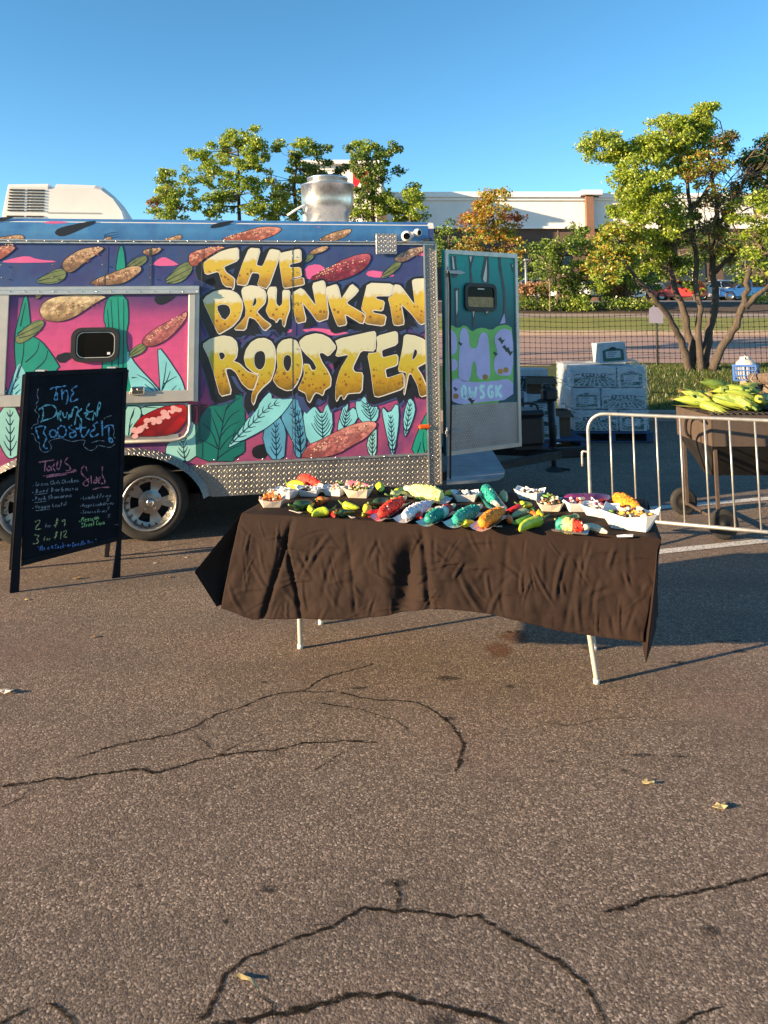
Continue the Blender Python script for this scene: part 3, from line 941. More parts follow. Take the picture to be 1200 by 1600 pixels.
    for s in (-1, 1):
        MB().box((L - .10, s * W * .70, h * .43), (.2, .36, .14), bevel=.04).build('headlight', M_LAMP, root)
        MB().box((-L + .08, s * W * .76, h * .50), (.14, .26, .2), bevel=.04).build('tail_light', M_TAIL, root)
        MB().box((L - 1.35, s * (W + .06), belt + .06), (.14, .18, .12), bevel=.03).build('mirror', paint, root)
    MB().box((L - .02, 0, h * .33), (.06, 1.1, .16), bevel=.02).build('grille', M_BLACKP, root)
    for x in (L - .85, -L + .85):
        for s in (-1, 1):
            Mx = Matrix.Translation((x, s * (W - .1), .33)) @ Matrix.Rotation(R(90) * -s, 4, 'X')
            w = MB().lathe([(.20, -.1), (.30, -.1), (.33, -.06), (.33, .08), (.30, .112), (.21, .115)], 20, Mx).build('wheel', M_TYRE, root)
            MB().lathe([(.0, .07), (.06, .1), (.19, .085), (.215, .116)], 12, Mx).build('rim', M_ALLOY, w)
            MB().lathe([(.0, .02), (.38, .02), (.40, .05), (.40, .103), (.335, .104)], 20, Mx).build('wheel_arch', M_BLACKP, root)
    return root
CP = {'red': (0.42, 0.02, 0.015), 'blue': (0.015, 0.10, 0.36), 'white': (0.72, 0.72, 0.72), 'silver': (0.42, 0.44, 0.46), 'dark': (0.03, 0.035, 0.045), 'slate': (0.10, 0.14, 0.20)}
CP = {k: car_paint('car_paint_' + k, v) for k, v in CP.items()}
car(1062, 470, 64, 158, CP['red'], 'bright red car parked behind the stems of the island tree', 1.6)
car(1163, 470, 62, 172, CP['blue'], 'bright blue car parked right of the island tree', 1.62, 4.3)
car(1120, 465, 69, 175, CP['white'], 'white car parked in the row behind the blue car', 1.85, 4.7)
car(1008, 470, 66, 165, CP['white'], 'pale car left of the red car, half hidden by leaves', 1.5, 4.5, True)
car(1030, 462, 71, 170, CP['dark'], 'dark car in the row behind the red car', 1.75, 4.6)
car(880, 465, 55, 150, CP['silver'], 'silver car beyond the planting bed beside the bare sapling', 1.5, 4.5, True)
car(826, 462, 60, 165, CP['slate'], 'slate blue car just right of the open trailer door', 1.7, 4.6)
car(930, 465, 62, 165, CP['dark'], 'dark car behind the deep green tree', 1.7, 4.6)

# ------------------------------------------------------------------ planting bed
def bed_z(y): return 2.304 + (y - 34.1) * 0.158 if y < 36 else 2.62 + (y - 36) * 0.12
def shrub(px, d, w, h, mats, label, seed, n=40, leaf=.10, name='low_shrub', group='shrubs in the bed across the road'):
    x = (px - CX) / F_PX * d
    base = Vector((x, d, bed_z(d)))
    rg = random.Random(seed)
    root = tag(empty(name, base), label, 'shrub', group)
    cr = MB(); tr = MB()
    for k in range(n):
        a = rg.uniform(0, 6.283); r = math.sqrt(rg.random())
        q = Vector((math.cos(a) * r * w / 2, math.sin(a) * r * w * .35, h * rg.uniform(.15, 1) * math.sqrt(max(.05, 1 - r * r * .7))))
        leaf_quads(cr, q, .11, 12, leaf, mats, rg)
        if k % 4 == 0: tr.tube([(q.x * .2, q.y * .2, -.03), q * .6, q], [.02, .012, .005], 4, caps=False)
    tr.build('stem', M_BARK, root, fix=False)
    cr.build('foliage', LG, root, fix=False)
def plume(px, d, w, h, label, seed, n=240):
    x = (px - CX) / F_PX * d
    rg = random.Random(seed)
    root = tag(empty('ornamental_grass', (x, d, bed_z(d))), label, 'plant', 'plumed grasses in the bed across the road')
    mb = MB(); pl = MB()
    for k in range(n):
        a = rg.uniform(0, 6.283); r = rg.random() * w * .5
        t = Vector((math.cos(a) * r, math.sin(a) * r * .6, h * rg.uniform(.6, 1)))
        b = Vector((t.x * .25, t.y * .25, -.03))
        s = Vector((-math.sin(a), math.cos(a), 0)) * .012
        o = len(mb.v)
        mb.v += [tuple(b - s), tuple(b + s), tuple(t + s * .3), tuple(t - s * .3)]; mb.f.append((o, o + 1, o + 2, o + 3)); mb.m.append(0); mb.s.append(False)
        leaf_quads(pl, t, .07, 3, .13, [0], rg)
    mb.build('blades', M_BL[1], root, fix=False)['kind'] = 'stuff'
    pl.build('plumes', leaf_mat('plume_' + str(seed), (0.42, 0.25, 0.14)), root, fix=False)['kind'] = 'stuff'
for i, (px, d, w, h, m, lb) in enumerate([(815, 35.0, 1.5, .55, G3, 'low green shrub beside the trailer door edge'), (845, 35.2, 1.3, .55, G2, 'second low green shrub from the trailer door'), (872, 35.0, 1.4, .6, G3, 'dark low shrub left of the tan boulder'), (905, 34.8, 1.2, .55, [0, 1, 1, 2], 'bright low shrub in front of the tan boulder'),
        (950, 35.0, 1.5, .6, G3, 'dark low shrub right of the tan boulder'), (985, 35.1, 1.4, .55, G2, 'low shrub under the leftmost branches of the island tree'), (1005, 35.4, 1.0, .5, [0, 1, 6], 'yellowish low shrub at the end of the shrub row'), (1180, 38.5, 1.3, .5, [0, 1, 2], 'small shrub in front of the blue car')]):
    shrub(px, d, w, h, m, lb, 60 + i)
for i, (px, d, w, h, lb) in enumerate([(820, 36.6, 1.5, 1.0, 'peach plumed grass clump beside the trailer door edge'), (846, 36.8, 1.4, 1.1, 'tall peach plumed grass clump near the silver car'), (952, 36.6, 1.4, 1.1, 'peach plumed grass clump right of the tan boulder'), (975, 36.8, 1.3, .9, 'low pale plumed grass clump under the island tree branches'), (893, 37.6, .9, 1.5, 'tall orange plumed grass clump above the tan boulder')]):
    plume(px, d, w, h, lb, 80 + i)
def rocky(name, c):
    k = NT(name)
    nz = k.noise(k.coord('Object'), 2.2, 6, 0.65)
    k.col(k.ramp(nz, [(0.3, tuple(x * .55 for x in c)), (0.6, c), (0.8, tuple(min(1, x * 1.25) for x in c))]))
    k.set(Roughness=0.95); k.bump(nz, 0.7, 0.08)
    return k.m
def boulder(px, py, d, sx, sy, sz, label, seed):
    p = at_y(px, py, d)
    bm = bmesh.new(); bmesh.ops.create_icosphere(bm, subdivisions=3, radius=1.0)
    for v in bm.verts:
        q = v.co.copy()
        m_ = max(abs(q.x), abs(q.y), abs(q.z))
        q = q.lerp(q / m_, 0.55)
        q *= 1 + 0.16 * mnoise.noise(q * 1.7 + Vector((seed, 0, 0)))
        v.co = Vector((q.x * sx, q.y * sy, q.z * sz + sz * .8))
    me = bpy.data.meshes.new('boulder'); bm.to_mesh(me); bm.free()
    for f in me.polygons: f.use_smooth = seed % 2 == 0
    me.materials.append(rocky('tan_rock_%d' % seed, (0.40, 0.29, 0.17)))
    o = bpy.data.objects.new('boulder', me); COL.objects.link(o)
    o.location = (p.x, d, bed_z(d) - .05)
    tag(o, label, 'boulder')
boulder(883, 475, 36.2, .42, .35, .48, 'tall tan boulder standing among the shrubs of the bed', 1)
boulder(903, 480, 35.6, .30, .3, .30, 'low tan boulder leaning against the taller one', 3)
# slim bare sapling and a lamp post
sp = Vector(((858 - CX) / F_PX * 34.6, 34.6, bed_z(34.6) - .02))
sr = tag(empty('bare_sapling', sp), 'thin leafless sapling in front of the silver car', 'tree')
mb = MB(); rg = random.Random(5)
mb.tube([(0, 0, 0), (.02, 0, 1.0), (-.02, 0, 2.0)], [.035, .028, .018], 6)
for k in range(22):
    z0 = rg.uniform(.9, 2.0); a = rg.uniform(0, 6.283); L = rg.uniform(.3, .8)
    mb.tube([(0, 0, z0), (math.cos(a) * L * .4, math.sin(a) * L * .4, z0 + L * .6), (math.cos(a) * L * .6, math.sin(a) * L * .6, z0 + L * 1.2)], [.012, .008, .004], 4, caps=False)
mb.build('branches', M_TWIG, sr, fix=False)
lp = Vector(((822 - CX) / F_PX * 50, 50, 3.45))
lr = tag(empty('lamp_post', lp), 'grey lamp post by the slate blue car', 'lamp post')
M_POST = plain('grey_post_metal', (0.30, 0.31, 0.32), 0.5, 0.6, var=.1)
MB().tube([(0, 0, 0), (0, 0, 2.6)], [.09, .07], 8).build('pole', M_POST, lr)
MB().lathe([(.22, -.02), (.22, .35), (.13, .42)], 12).build('footing', M_KERB, lr)
MB().box((0, -.1, 2.65), (.3, .5, .12), bevel=.03).build('lamp_head', M_POST, lr)

# ------------------------------------------------------------------ black net fence on the island
FY = 15.2
M_NET = plain('black_net_plastic', (0.012, 0.012, 0.014), 0.6, var=.2)
fr = tag(empty('net_fence', (4.0, FY, 0.88)), 'low black plastic net fence strung along the back of the grass island', 'fence')
fx0, fx1 = -2.5, 9.8
def fz(x): return isl_z(x, FY) - 0.88
net = MB()
def sag(x):
    k = (x + 0.7) / 3.02
    f = k - math.floor(k)
    return -0.05 * math.sin(math.pi * f)
rows = 11
for r_ in range(rows):
    t = r_ / (rows - 1)
    pts = []
    n = 124
    for i in range(n + 1):
        x = fx0 + (fx1 - fx0) * i / n
        pts.append((x - 4.0, 0.015 * mnoise.noise(Vector((x * 2, r_ * .5, 3))), fz(x) + .04 + t * 1.06 + sag(x) * t + 0.012 * mnoise.noise(Vector((x * 1.5, r_, 0)))))
    w = .008 if 0 < r_ < rows - 1 else .016
    vs = []
    for p in pts: vs += [(p[0], p[1] - .003, p[2] - w / 2), (p[0], p[1] - .003, p[2] + w / 2), (p[0], p[1] + .003, p[2] + w / 2), (p[0], p[1] + .003, p[2] - w / 2)]
    net.add(vs, [(4 * i + k, 4 * i + (k + 1) % 4, 4 * i + 4 + (k + 1) % 4, 4 * i + 4 + k) for i in range(n) for k in range(4)])
x = fx0
while x < fx1:
    z0, z1 = fz(x) + .04, fz(x) + 1.10 + sag(x)
    jx = 0.01 * mnoise.noise(Vector((x * 7, 0, 5)))
    net.box((x - 4.0 + jx, 0, (z0 + z1) / 2), (.006, .005, z1 - z0))
    for r_ in range(rows):
        net.box((x - 4.0 + jx, 0, z0 + (z1 - z0) * r_ / (rows - 1)), (.020, .010, .020))
    x += .105
net.build('net', M_NET, fr, fix=False)['kind'] = 'stuff'
for x in (-0.7, 2.32, 5.33, 8.36):
    MB().tube([(x - 4.0, -.03, fz(x) - .1), (x - 4.0 + .01, -.03, fz(x) + 1.22)], .018, 6).build('post', M_NET, fr)
# paper notice on the fence post
nr = tag(empty('paper_notice', (5.33, FY - .06, 0.90)), 'pale lilac paper notice hung on the net fence post left of the island tree', 'sign')
M_PAPER = plain('lilac_paper', (0.24, 0.235, 0.34), 0.7, var=.06)
mb = MB()
pl = [(-.14, .83), (.13, .82), (.14, 1.10), (.02, 1.17), (-.03, 1.17), (-.13, 1.11)]
mb.prism(pl, lambda a, b, d: Vector((a, d + .03 * a * a, b)), -.004, .0)
mb.build('sheet', M_PAPER, nr)
mb = MB(); mb.box((0, -.008, 1.16), (.05, .02, .03)); mb.build('clip', M_NET, nr)
# ------------------------------------------------------------------ food trailer
TR_LOC, TR_ROT = Vector((0.462, 6.50, 0.0)), (0.0, R(-0.9), R(10.6))
trailer = tag(empty('food_trailer', TR_LOC, TR_ROT), 'food trailer painted with a pink and blue corn mural and dripping gold lettering', 'trailer')
from mathutils import Euler
T = Matrix.Translation(TR_LOC) @ Euler(TR_ROT, 'XYZ').to_matrix().to_4x4()
TI = T.inverted()
def ray_local(px, py):
    o = TI @ Vector((0, 0, CAM_H))
    w = ray(px, py)
    return o, TI.to_3x3() @ w
def P(px, py, off=0.0):
    """photo pixel -> point of the trailer flank (local x, z), off = how proud of the flank"""
    o, d = ray_local(px, py)
    t = (-off - o.y) / d.y
    q = o + d * t
    return Vector((q.x, q.z))
def cm(ox, oy, s, pts): return [(ox + x / s, oy + y / s) for x, y in pts]
def diamond_mat(name, c, sc=24.0, rough=0.32):
    k = NT(name)
    v = k.sep(k.coord('Object'))
    hx = k.math('ADD', v[0], v[1])
    p = k.math('MULTIPLY', k.math('ADD', hx, v[2]), sc)
    q = k.math('MULTIPLY', k.math('SUBTRACT', hx, v[2]), sc)
    par = k.math('MODULO', k.math('ADD', k.math('FLOOR', p), k.math('ADD', k.math('FLOOR', q), 4000.0)), 2.0)
    a = k.math('SUBTRACT', k.math('FRACT', p), 0.5)
    b = k.math('SUBTRACT', k.math('FRACT', q), 0.5)
    def lo(x, y):
        return k.math('ADD', k.math('POWER', k.math('ABSOLUTE', k.math('DIVIDE', x, 0.50)), 2.0), k.math('POWER', k.math('ABSOLUTE', k.math('DIVIDE', y, 0.17)), 2.0))
    e1, e2 = lo(a, b), lo(b, a)
    mixv = k.n('Mix', data_type='FLOAT')
    k.l(par, mixv.inputs[0]); k.l(e1, mixv.inputs[2]); k.l(e2, mixv.inputs[3])
    h = k.math('SUBTRACT', 1.0, mixv.outputs[0], clamp=True)
    nz = k.noise(k.coord('Object'), 5.0, 4)
    k.col(k.mix(h, k.ramp(nz, [(0.3, tuple(x * .60 for x in c)), (0.7, tuple(x * .85 for x in c))]), tuple(min(1, x * 1.25) for x in c)))
    k.set(Metallic=0.9)
    k.l(k.ramp(nz, [(0.3, rough), (0.7, rough + .18)]), k.b.inputs['Roughness'])
    k.bump(h, 1.0, 0.006)
    return k.m
M_DIA = diamond_mat('diamond_plate', (0.37, 0.345, 0.31), 24.0, 0.4)
M_DIAF = diamond_mat('fine_diamond_plate', (0.46, 0.44, 0.43), 26.0, 0.4)
M_ALU = plain('brushed_aluminium', (0.52, 0.50, 0.47), 0.38, 0.85, var=.12, scale=8)
M_FRAME = plain('anodised_frame', (0.50, 0.47, 0.42), 0.45, 0.5, var=.08, scale=8)
M_STEEL = plain('galvanised_steel', (0.56, 0.56, 0.56), 0.3, 1.0, var=.15, scale=10)
M_ROOF = plain('white_roof_membrane', (0.6, 0.6, 0.58), 0.7, var=.1)
M_WPLAS = plain('white_abs_plastic', (0.66, 0.65, 0.61), 0.55, var=.06, scale=4)
M_DARK = plain('dark_recess', (0.012, 0.012, 0.014), 0.8, var=.3)
M_RUB = plain('black_rubber', (0.012, 0.012, 0.013), 0.55, var=.3, scale=20)
M_GLASS = plain('tinted_glass', (0.003, 0.003, 0.004), 0.06, var=.1, spec=.07)
M_UNDER = plain('black_chassis', (0.012, 0.011, 0.011), 0.75, var=.4, scale=10)
M_INNER = plain('trailer_inside', (0.10, 0.10, 0.11), 0.7, var=.1)

def mural_mat(name, stops, zlo, zhi, sweep=0.10, purple=None):
    """airbrushed colour fields, a property of the painted panel"""
    k = NT(name)
    v = k.coord('Object')
    s = k.sep(v)
    z = k.math('DIVIDE', k.math('SUBTRACT', s[2], zlo), zhi - zlo)
    z = k.math('ADD', z, k.math('MULTIPLY', k.math('SUBTRACT', k.noise(v, 1.6, 3), 0.5), sweep))
    c = k.ramp(z, stops)
    c = k.mix(k.ramp(k.noise(k.mapping(v, (1, 1, 3)), 9, 5, .7), [(0.3, 0.0), (0.8, 0.22)]), c, (0.05, 0.04, 0.07))
    if purple is not None:
        f = k.ramp(k.noise(v, 2.3, 3), [(0.48, 0.0), (0.66, 0.8)])
        c = k.mix(f, c, purple)
    dz_ = k.ramp(k.noise(k.mapping(v, (6, 1, 1.2)), 2.2, 6, .75), [(0.50, 0.0), (0.78, .38)])
    c = k.mix(dz_, c, (0.10, 0.085, 0.075))
    k.col(c)
    k.set(Roughness=0.42)
    k.b.inputs['Specular IOR Level'].default_value = 0.3
    k.bump(k.noise(v, 3.5, 3), 0.2, 0.03)
    return k.m
zb, zt = P(500, 717).y, P(500, 345).y
ZR = P(500, 380).y
PINK, MAUVE, SLATE, NAVY, BLUE = srgb(206, 84, 128), srgb(150, 70, 112), srgb(58, 82, 130), srgb(32, 42, 84), srgb(48, 100, 158)
M_SIDE = mural_mat('mural_flank', [(0.0, srgb(150, 72, 108)), (0.22, srgb(176, 78, 122)), (0.42, srgb(120, 60, 110)), (0.58, srgb(70, 62, 112)), (0.72, SLATE), (0.9, srgb(56, 78, 126))], zb, ZR, 0.25, srgb(62, 54, 108))
M_BAND = mural_mat('mural_roof_band', [(0.0, srgb(72, 126, 178)), (0.5, srgb(96, 160, 206)), (1.0, srgb(72, 128, 182))], ZR, zt, 0.5, srgb(58, 104, 160))
zh0, zh1 = P(150, 622, .025).y, P(150, 453, .025).y
M_HATCH = mural_mat('mural_hatch', [(0.0, srgb(205, 84, 128)), (0.45, srgb(212, 84, 134)), (0.72, srgb(190, 78, 132)), (0.86, srgb(120, 66, 118)), (1.0, srgb(66, 62, 112))], zh0, zh1, 0.12)

TL = -5.9
BOT = P(500, 766).y
WZ0 = zb - 0.004
# arch of the twin-wheel opening (right half traced, mirrored about the mid point between the axles)
wheel_px = (233, 785)
wc = P(*wheel_px, off=0.02)
AX = [wc.x, wc.x - 0.87]
midx = sum(AX) / 2
arch_r = [P(x, y) for x, y in [(319, 777), (314, 762), (304, 748), (290, 735), (270, 723), (245, 714), (215, 709.5), (195, 709)]]
arch = [Vector((p.x, p.y)) for p in arch_r] + [Vector((2 * midx - p.x, p.y)) for p in reversed(arch_r)]
arch = chaikin(arch, 1, closed=False)
bz_ = arch[0].y
outline = [(0.0, BOT), (0.0, zt - .06), (TL, zt - .06), (TL, BOT)] + [(p.x, max(p.y, BOT)) for p in reversed(arch)]
# side panel above the band rail uses the same sheet
mb = MB()
mb.flat([[(x, z) for x, z in outline]], lambda x, z: Vector((x, 0.0, z)))
mb.build('side_wall', M_SIDE, trailer, fix=False)
# shell: roof, far side, ends, floor
W = 2.45
mb = MB()
rp = [(0.0, zt - .058), (0.004, zt - .03), (0.02, zt - .008), (0.05, zt), (W - .05, zt), (W - .004, zt - .03), (W, zt - .058)]
mb.add([(TL, y, z) for y, z in rp] + [(0.0, y, z) for y, z in rp], [(i, i + 1, len(rp) + i + 1, len(rp) + i) for i in range(len(rp) - 1)], 0, True)
mb.build('roof', M_ROOF, trailer)
bd = MB()
b0, b1 = ZR + .018, zt - .052
bpts = [(-0.003, b0), (-0.003, zt - .075), (0.000, zt - .04), (0.018, zt - .004), (0.05, zt + .003)]
bd.add([(TL, y, z) for y, z in bpts] + [(-.055, y, z) for y, z in bpts] + [(-.02, y + .012, z - .004) for y, z in bpts] + [(.004, y + .05, z - .03 if i > 1 else z) for i, (y, z) in enumerate(bpts)],
       [(r * 5 + i, r * 5 + i + 1, r * 5 + 6 + i, r * 5 + 5 + i) for r in range(3) for i in range(4)], 0, True)
bd.build('roof_band', M_BAND, trailer)
mb = MB()
mb.add([(TL, W, BOT), (0, W, BOT), (0, W, zt - .058), (TL, W, zt - .058)], [(0, 1, 2, 3)])
mb.build('far_wall', M_SIDE, trailer, fix=False)
# front end wall with the open doorway
mb = MB()
dy0, dy1, dz1 = 0.12, 0.92, 2.16
mb.add([(0, 0, BOT), (0, dy0, BOT), (0, dy0, zt - .06), (0, 0, zt - .06), (0, dy1, BOT), (0, W, BOT), (0, W, zt - .06), (0, dy1, zt - .06), (0, dy0, dz1), (0, dy1, dz1)], [(0, 1, 2, 3), (4, 5, 6, 7), (8, 9, 7, 2)])
mb.build('end_wall', M_BAND, trailer, fix=False)
mb = MB()
mb.add([(TL, 0, BOT), (TL, W, BOT), (TL, W, zt - .06), (TL, 0, zt - .06)], [(0, 1, 2, 3)])
mb.add([(TL, .01, BOT + .2), (0, .01, BOT + .2), (0, W, BOT + .2), (TL, W, BOT + .2)], [(0, 1, 2, 3)])
mb.build('floor', M_INNER, trailer, fix=False)
mb = MB()
mb.box((TL / 2, W / 2, BOT - .06), (-TL - .1, 1.2, .1))
mb.box((midx, W / 2, .30), (1.6, 2.0, .07))
for x in AX: mb.tube([(x, .15, .32), (x, W - .15, .32)], .04, 8)
mb.build('chassis', M_UNDER, trailer)
# dark wheel well
mb = MB()
n = len(arch)
mb.add([(p.x, 0.004, max(p.y, BOT)) for p in arch] + [(p.x, .42, max(p.y, BOT)) for p in arch], [(i, i + 1, n + i + 1, n + i) for i in range(n - 1)])
mb.flat([[(p.x, max(p.y, BOT)) for p in arch]], lambda x, z: Vector((x, .42, z)))
mb.build('wheel_well', M_DARK, trailer, fix=False)
# fender lip following the arch
mb = MB()
inner = arch
outer = []
for i, p in enumerate(arch):
    t = (arch[min(i + 1, n - 1)] - arch[max(i - 1, 0)]).normalized()
    outer.append(p + Vector((t.y, -t.x)) * .045 * (1 if True else 1))
if outer[n // 2].y < arch[n // 2].y: outer = [2 * a - b for a, b in zip(arch, outer)]
vs = []
for a, b in zip(inner, outer):
    vs += [(a.x, -.055, a.y), (b.x, -.012, b.y), (b.x, -.002, b.y), (a.x, -.002, a.y)]
mb.add(vs, [(4 * i + k, 4 * i + (k + 1) % 4, 4 * i + 4 + (k + 1) % 4, 4 * i + 4 + k) for i in range(n - 1) for k in range(4)], 0, False)
mb.build('fender', M_DIA, trailer)
# diamond plate skirts
ts = P(500, 717.5).y
mb = MB()
right = [p for p in outer if p.x > midx and p.y < ts]
sk = [(right[-1].x - .02, ts)] + [(p.x, p.y) for p in reversed(right)] + [(right[0].x + .02, BOT - .004), (-.092, BOT - .004), (-.092, ts)]
mb.prism(sk, lambda x, z, d: Vector((x, d, z)), -.008, -.001)
mb.build('diamond_skirt', M_DIA, trailer)
left = [p for p in outer if p.x < midx and p.y < ts]
mb = MB()
sk = [(left[0].x + .02, ts)] + [(p.x, p.y) for p in left] + [(left[-1].x - .02, BOT - .004), (TL, BOT - .004), (TL, ts)]
mb.prism(sk, lambda x, z, d: Vector((x, d, z)), -.008, -.001)
mb.build('diamond_skirt', M_DIA, trailer)
mb = MB()
mb.box(((P(322, 718).x - .092) / 2, -.012, ts + .004), (-.092 - P(322, 718).x, .012, .018))
mb.build('skirt_trim', M_ALU, trailer)
# corner strip
mb = MB()
mb.box((-.040, -.005, (BOT + ZR) / 2 + .006), (.096, .014, ZR - BOT + .03))
mb.box((.010, .045, (BOT + ZR) / 2 + .006), (.006, .112, ZR - BOT + .03))
cs = mb.build('corner_strip', M_DIA, trailer)
mb = MB(); mb.box((-.094, -.016, (BOT + ZR) / 2), (.012, .008, ZR - BOT)); mb.box((.0105, -.015, (BOT + ZR) / 2), (.010, .010, ZR - BOT)); mb.build('corner_trim', M_ALU, cs)
# rails
mb = MB()
mb.box((TL / 2, -.010, ZR + .012), (-TL, .018, .012), bevel=.003)
mb.box((TL / 2, -.008, ZR - .006), (-TL, .014, .016), bevel=.003)
mb.build('band_rail', M_ALU, trailer)
riv = MB()
def rivet(px, py, off=0.0, r=.008):
    q = P(px, py, off)
    riv.lathe([(0, -.006), (r * .7, -.005), (r, 0)], 6, Matrix.Translation((q.x, -off, q.y)) @ Matrix.Rotation(R(180), 4, 'Y') @ Matrix.Rotation(R(90), 4, 'X') @ Matrix.Rotation(R(180), 4, 'X'))
for i in range(24): rivet(14 + i * 28, 376.5 + .3 * (i % 2), .021, .007)
for x in range(335, 680, 38): rivet(x, 718.5 - (x - 335) * .02, .02, .008)
for y in range(400, 710, 24): rivet(457, y, .0135, .0045)
for y in (414, 434): 
    for x in (2, 82, 160, 235): rivet(x, y, .012, .005)

sm_ = MB()
for px_ in (457, 313.5):
    a_, b_ = P(px_, 384), P(px_, 714); sm_.box(((a_.x + b_.x) / 2, -.0078, (a_.y + b_.y) / 2), (.005, .0012, abs(a_.y - b_.y)))
for px_ in (164, 233, 235.5):
    a_, b_ = P(px_, 384), P(px_, 447); sm_.box(((a_.x + b_.x) / 2, -.0058, (a_.y + b_.y) / 2), (.004, .0012, abs(a_.y - b_.y)))
sm_.build('panel_seam', plain('seam_sealant', (.06, .06, .07), .6), trailer)
# ---- serving hatch
HO = .025
ha, hb = P(-1.5, 627, HO), P(309, 449, HO)
mb = MB(); mb.box(((ha.x + hb.x) / 2, -HO / 2 - .0005, (ha.y + hb.y) / 2), (hb.x - ha.x, HO - .001, hb.y - ha.y)); 
hatch = mb.build('serving_hatch', M_HATCH, trailer)
FO = .04
def bar(name, px0, py0, px1, py1, off, mat, parent, base=0.0, bevel=.004):
    a, b = P(px0, py0, off), P(px1, py1, off)
    m_ = MB(); m_.box(((a.x + b.x) / 2, -(off + base) / 2, (a.y + b.y) / 2), (abs(b.x - a.x), off - base, abs(b.y - a.y)), bevel=bevel)
    return m_.build(name, mat, parent)
bar('hatch_frame', 295, 460, 303, 617.5, FO, M_FRAME, hatch, HO)
bar('hatch_frame', 304, 459, 309, 628, FO - .012, M_FRAME, hatch, .002)
bar('hatch_frame', -2, 460, 7, 617.5, FO, M_FRAME, hatch, HO)
bar('hatch_frame', -2, 618, 303, 627, FO + .004, M_FRAME, hatch, HO)
bar('hinge_rail', -30, 448, 311, 452.6, FO, M_ALU, hatch, .002)
bar('hinge_rail', -30, 453.4, 311, 459, FO + .006, M_ALU, hatch, .002)
for i in range(14): rivet(16 + i * 22.5, 455.5, FO + .006, .006)
for i in range(8): rivet(206 + i * 12, 629.5, .012, .005)
# neighbouring hatch to the left keeps its frame
h2 = P(-12, 627, HO)
mb = MB(); mb.box((h2.x - .6, -HO / 2, (ha.y + hb.y) / 2), (1.2, HO, hb.y - ha.y)); mb.build('serving_hatch', M_HATCH, trailer)
# hatch window
def rrect(px0, py0, px1, py1, r, off):
    a, b = P(px0, py1, off), P(px1, py0, off)
    pts = []
    for cx, cy, a0 in ((b.x - r, b.y - r, 0), (a.x + r, b.y - r, 90), (a.x + r, a.y + r, 180), (b.x - r, a.y + r, 270)):
        for k in range(6):
            t = R(a0 + k * 18); pts.append((cx + r * math.cos(t), cy + r * math.sin(t)))
    return pts
def loc3(x, z, d): return Vector((x, d, z))
mb = MB()
o_, i_ = rrect(110.5, 511, 187, 566.5, .075, HO), rrect(117, 517, 181, 561, .055, HO + .02)
n_ = len(o_)
mb.add([loc3(*p, -HO - .0005) for p in o_] + [loc3(*p, -HO - .022) for p in o_] + [loc3(*p, -HO - .022) for p in i_] + [loc3(*p, -HO - .008) for p in i_],
       [(r * n_ + i, r * n_ + (i + 1) % n_, (r + 1) * n_ + (i + 1) % n_, (r + 1) * n_ + i) for r in range(3) for i in range(n_)])
hw = mb.build('window', M_RUB, hatch)
mb = MB(); mb.flat([i_], lambda x, z: Vector((x, -HO - .008, z))); mb.build('pane', M_GLASS, hw, fix=False)
mb = MB()
t_, u_ = rrect(118.2, 518.2, 179.8, 560, .052, HO + .02), rrect(119.6, 519.4, 178.4, 558.8, .05, HO + .02)
mb.flat([t_, u_], lambda x, z: Vector((x, -HO - .0095, z))); mb.build('bezel', M_FRAME, hw, fix=False)
mb = MB(); q = P(170, 552, HO); mb.box((q.x, -HO - .0095, q.y), (.022, .002, .018)); mb.build('sticker', M_WHITEP, hw)
# latch
q = P(216, 610, HO)
mb = MB(); mb.box((q.x, -HO - .02, q.y), (.10, .04, .062), bevel=.008); mb.box((q.x + .02, -HO - .046, q.y + .012), (.05, .012, .02), bevel=.004); mb.box((q.x - .045, -HO - .02, q.y - .015), (.03, .03, .03), bevel=.006); mb.build('latch', M_CHROME, hatch)
# lower counter flap with rounded metal edge
LO = .012
fl = [P(x, y, LO) for x, y in [(100, 630), (293, 630), (293, 664), (291, 673), (286, 680), (279, 683), (268, 684), (100, 690)]]
M_FLAP = mural_mat('mural_flap', [(0.0, srgb(120, 90, 110)), (0.4, srgb(130, 60, 80)), (1.0, srgb(150, 200, 190))], fl[-1].y, fl[0].y, .1)
mb = MB(); mb.prism([(p.x, p.y) for p in fl], lambda x, z, d: Vector((x, d, z)), -LO, -.001)
flap = mb.build('counter_flap', M_FLAP, trailer)
ed = [P(x, y, LO + .01) for x, y in [(100, 693), (268, 688.5), (280, 686.5), (289, 682), (294.5, 674), (296.5, 664), (296.5, 632)]]
mb = MB(); mb.tube([(p.x, -LO - .014, p.y) for p in ed], .012, 8); mb.build('flap_edge', M_FRAME, flap)
ed = [P(x, y, LO + .006) for x, y in [(100, 687), (268, 682.5), (279, 681)]]
mb = MB(); mb.ribbon([(p.x, p.y) for p in ed], .035, lambda x, z: Vector((x, -LO - .004, z))); mb.build('flap_trim', M_ALU, flap, fix=False)

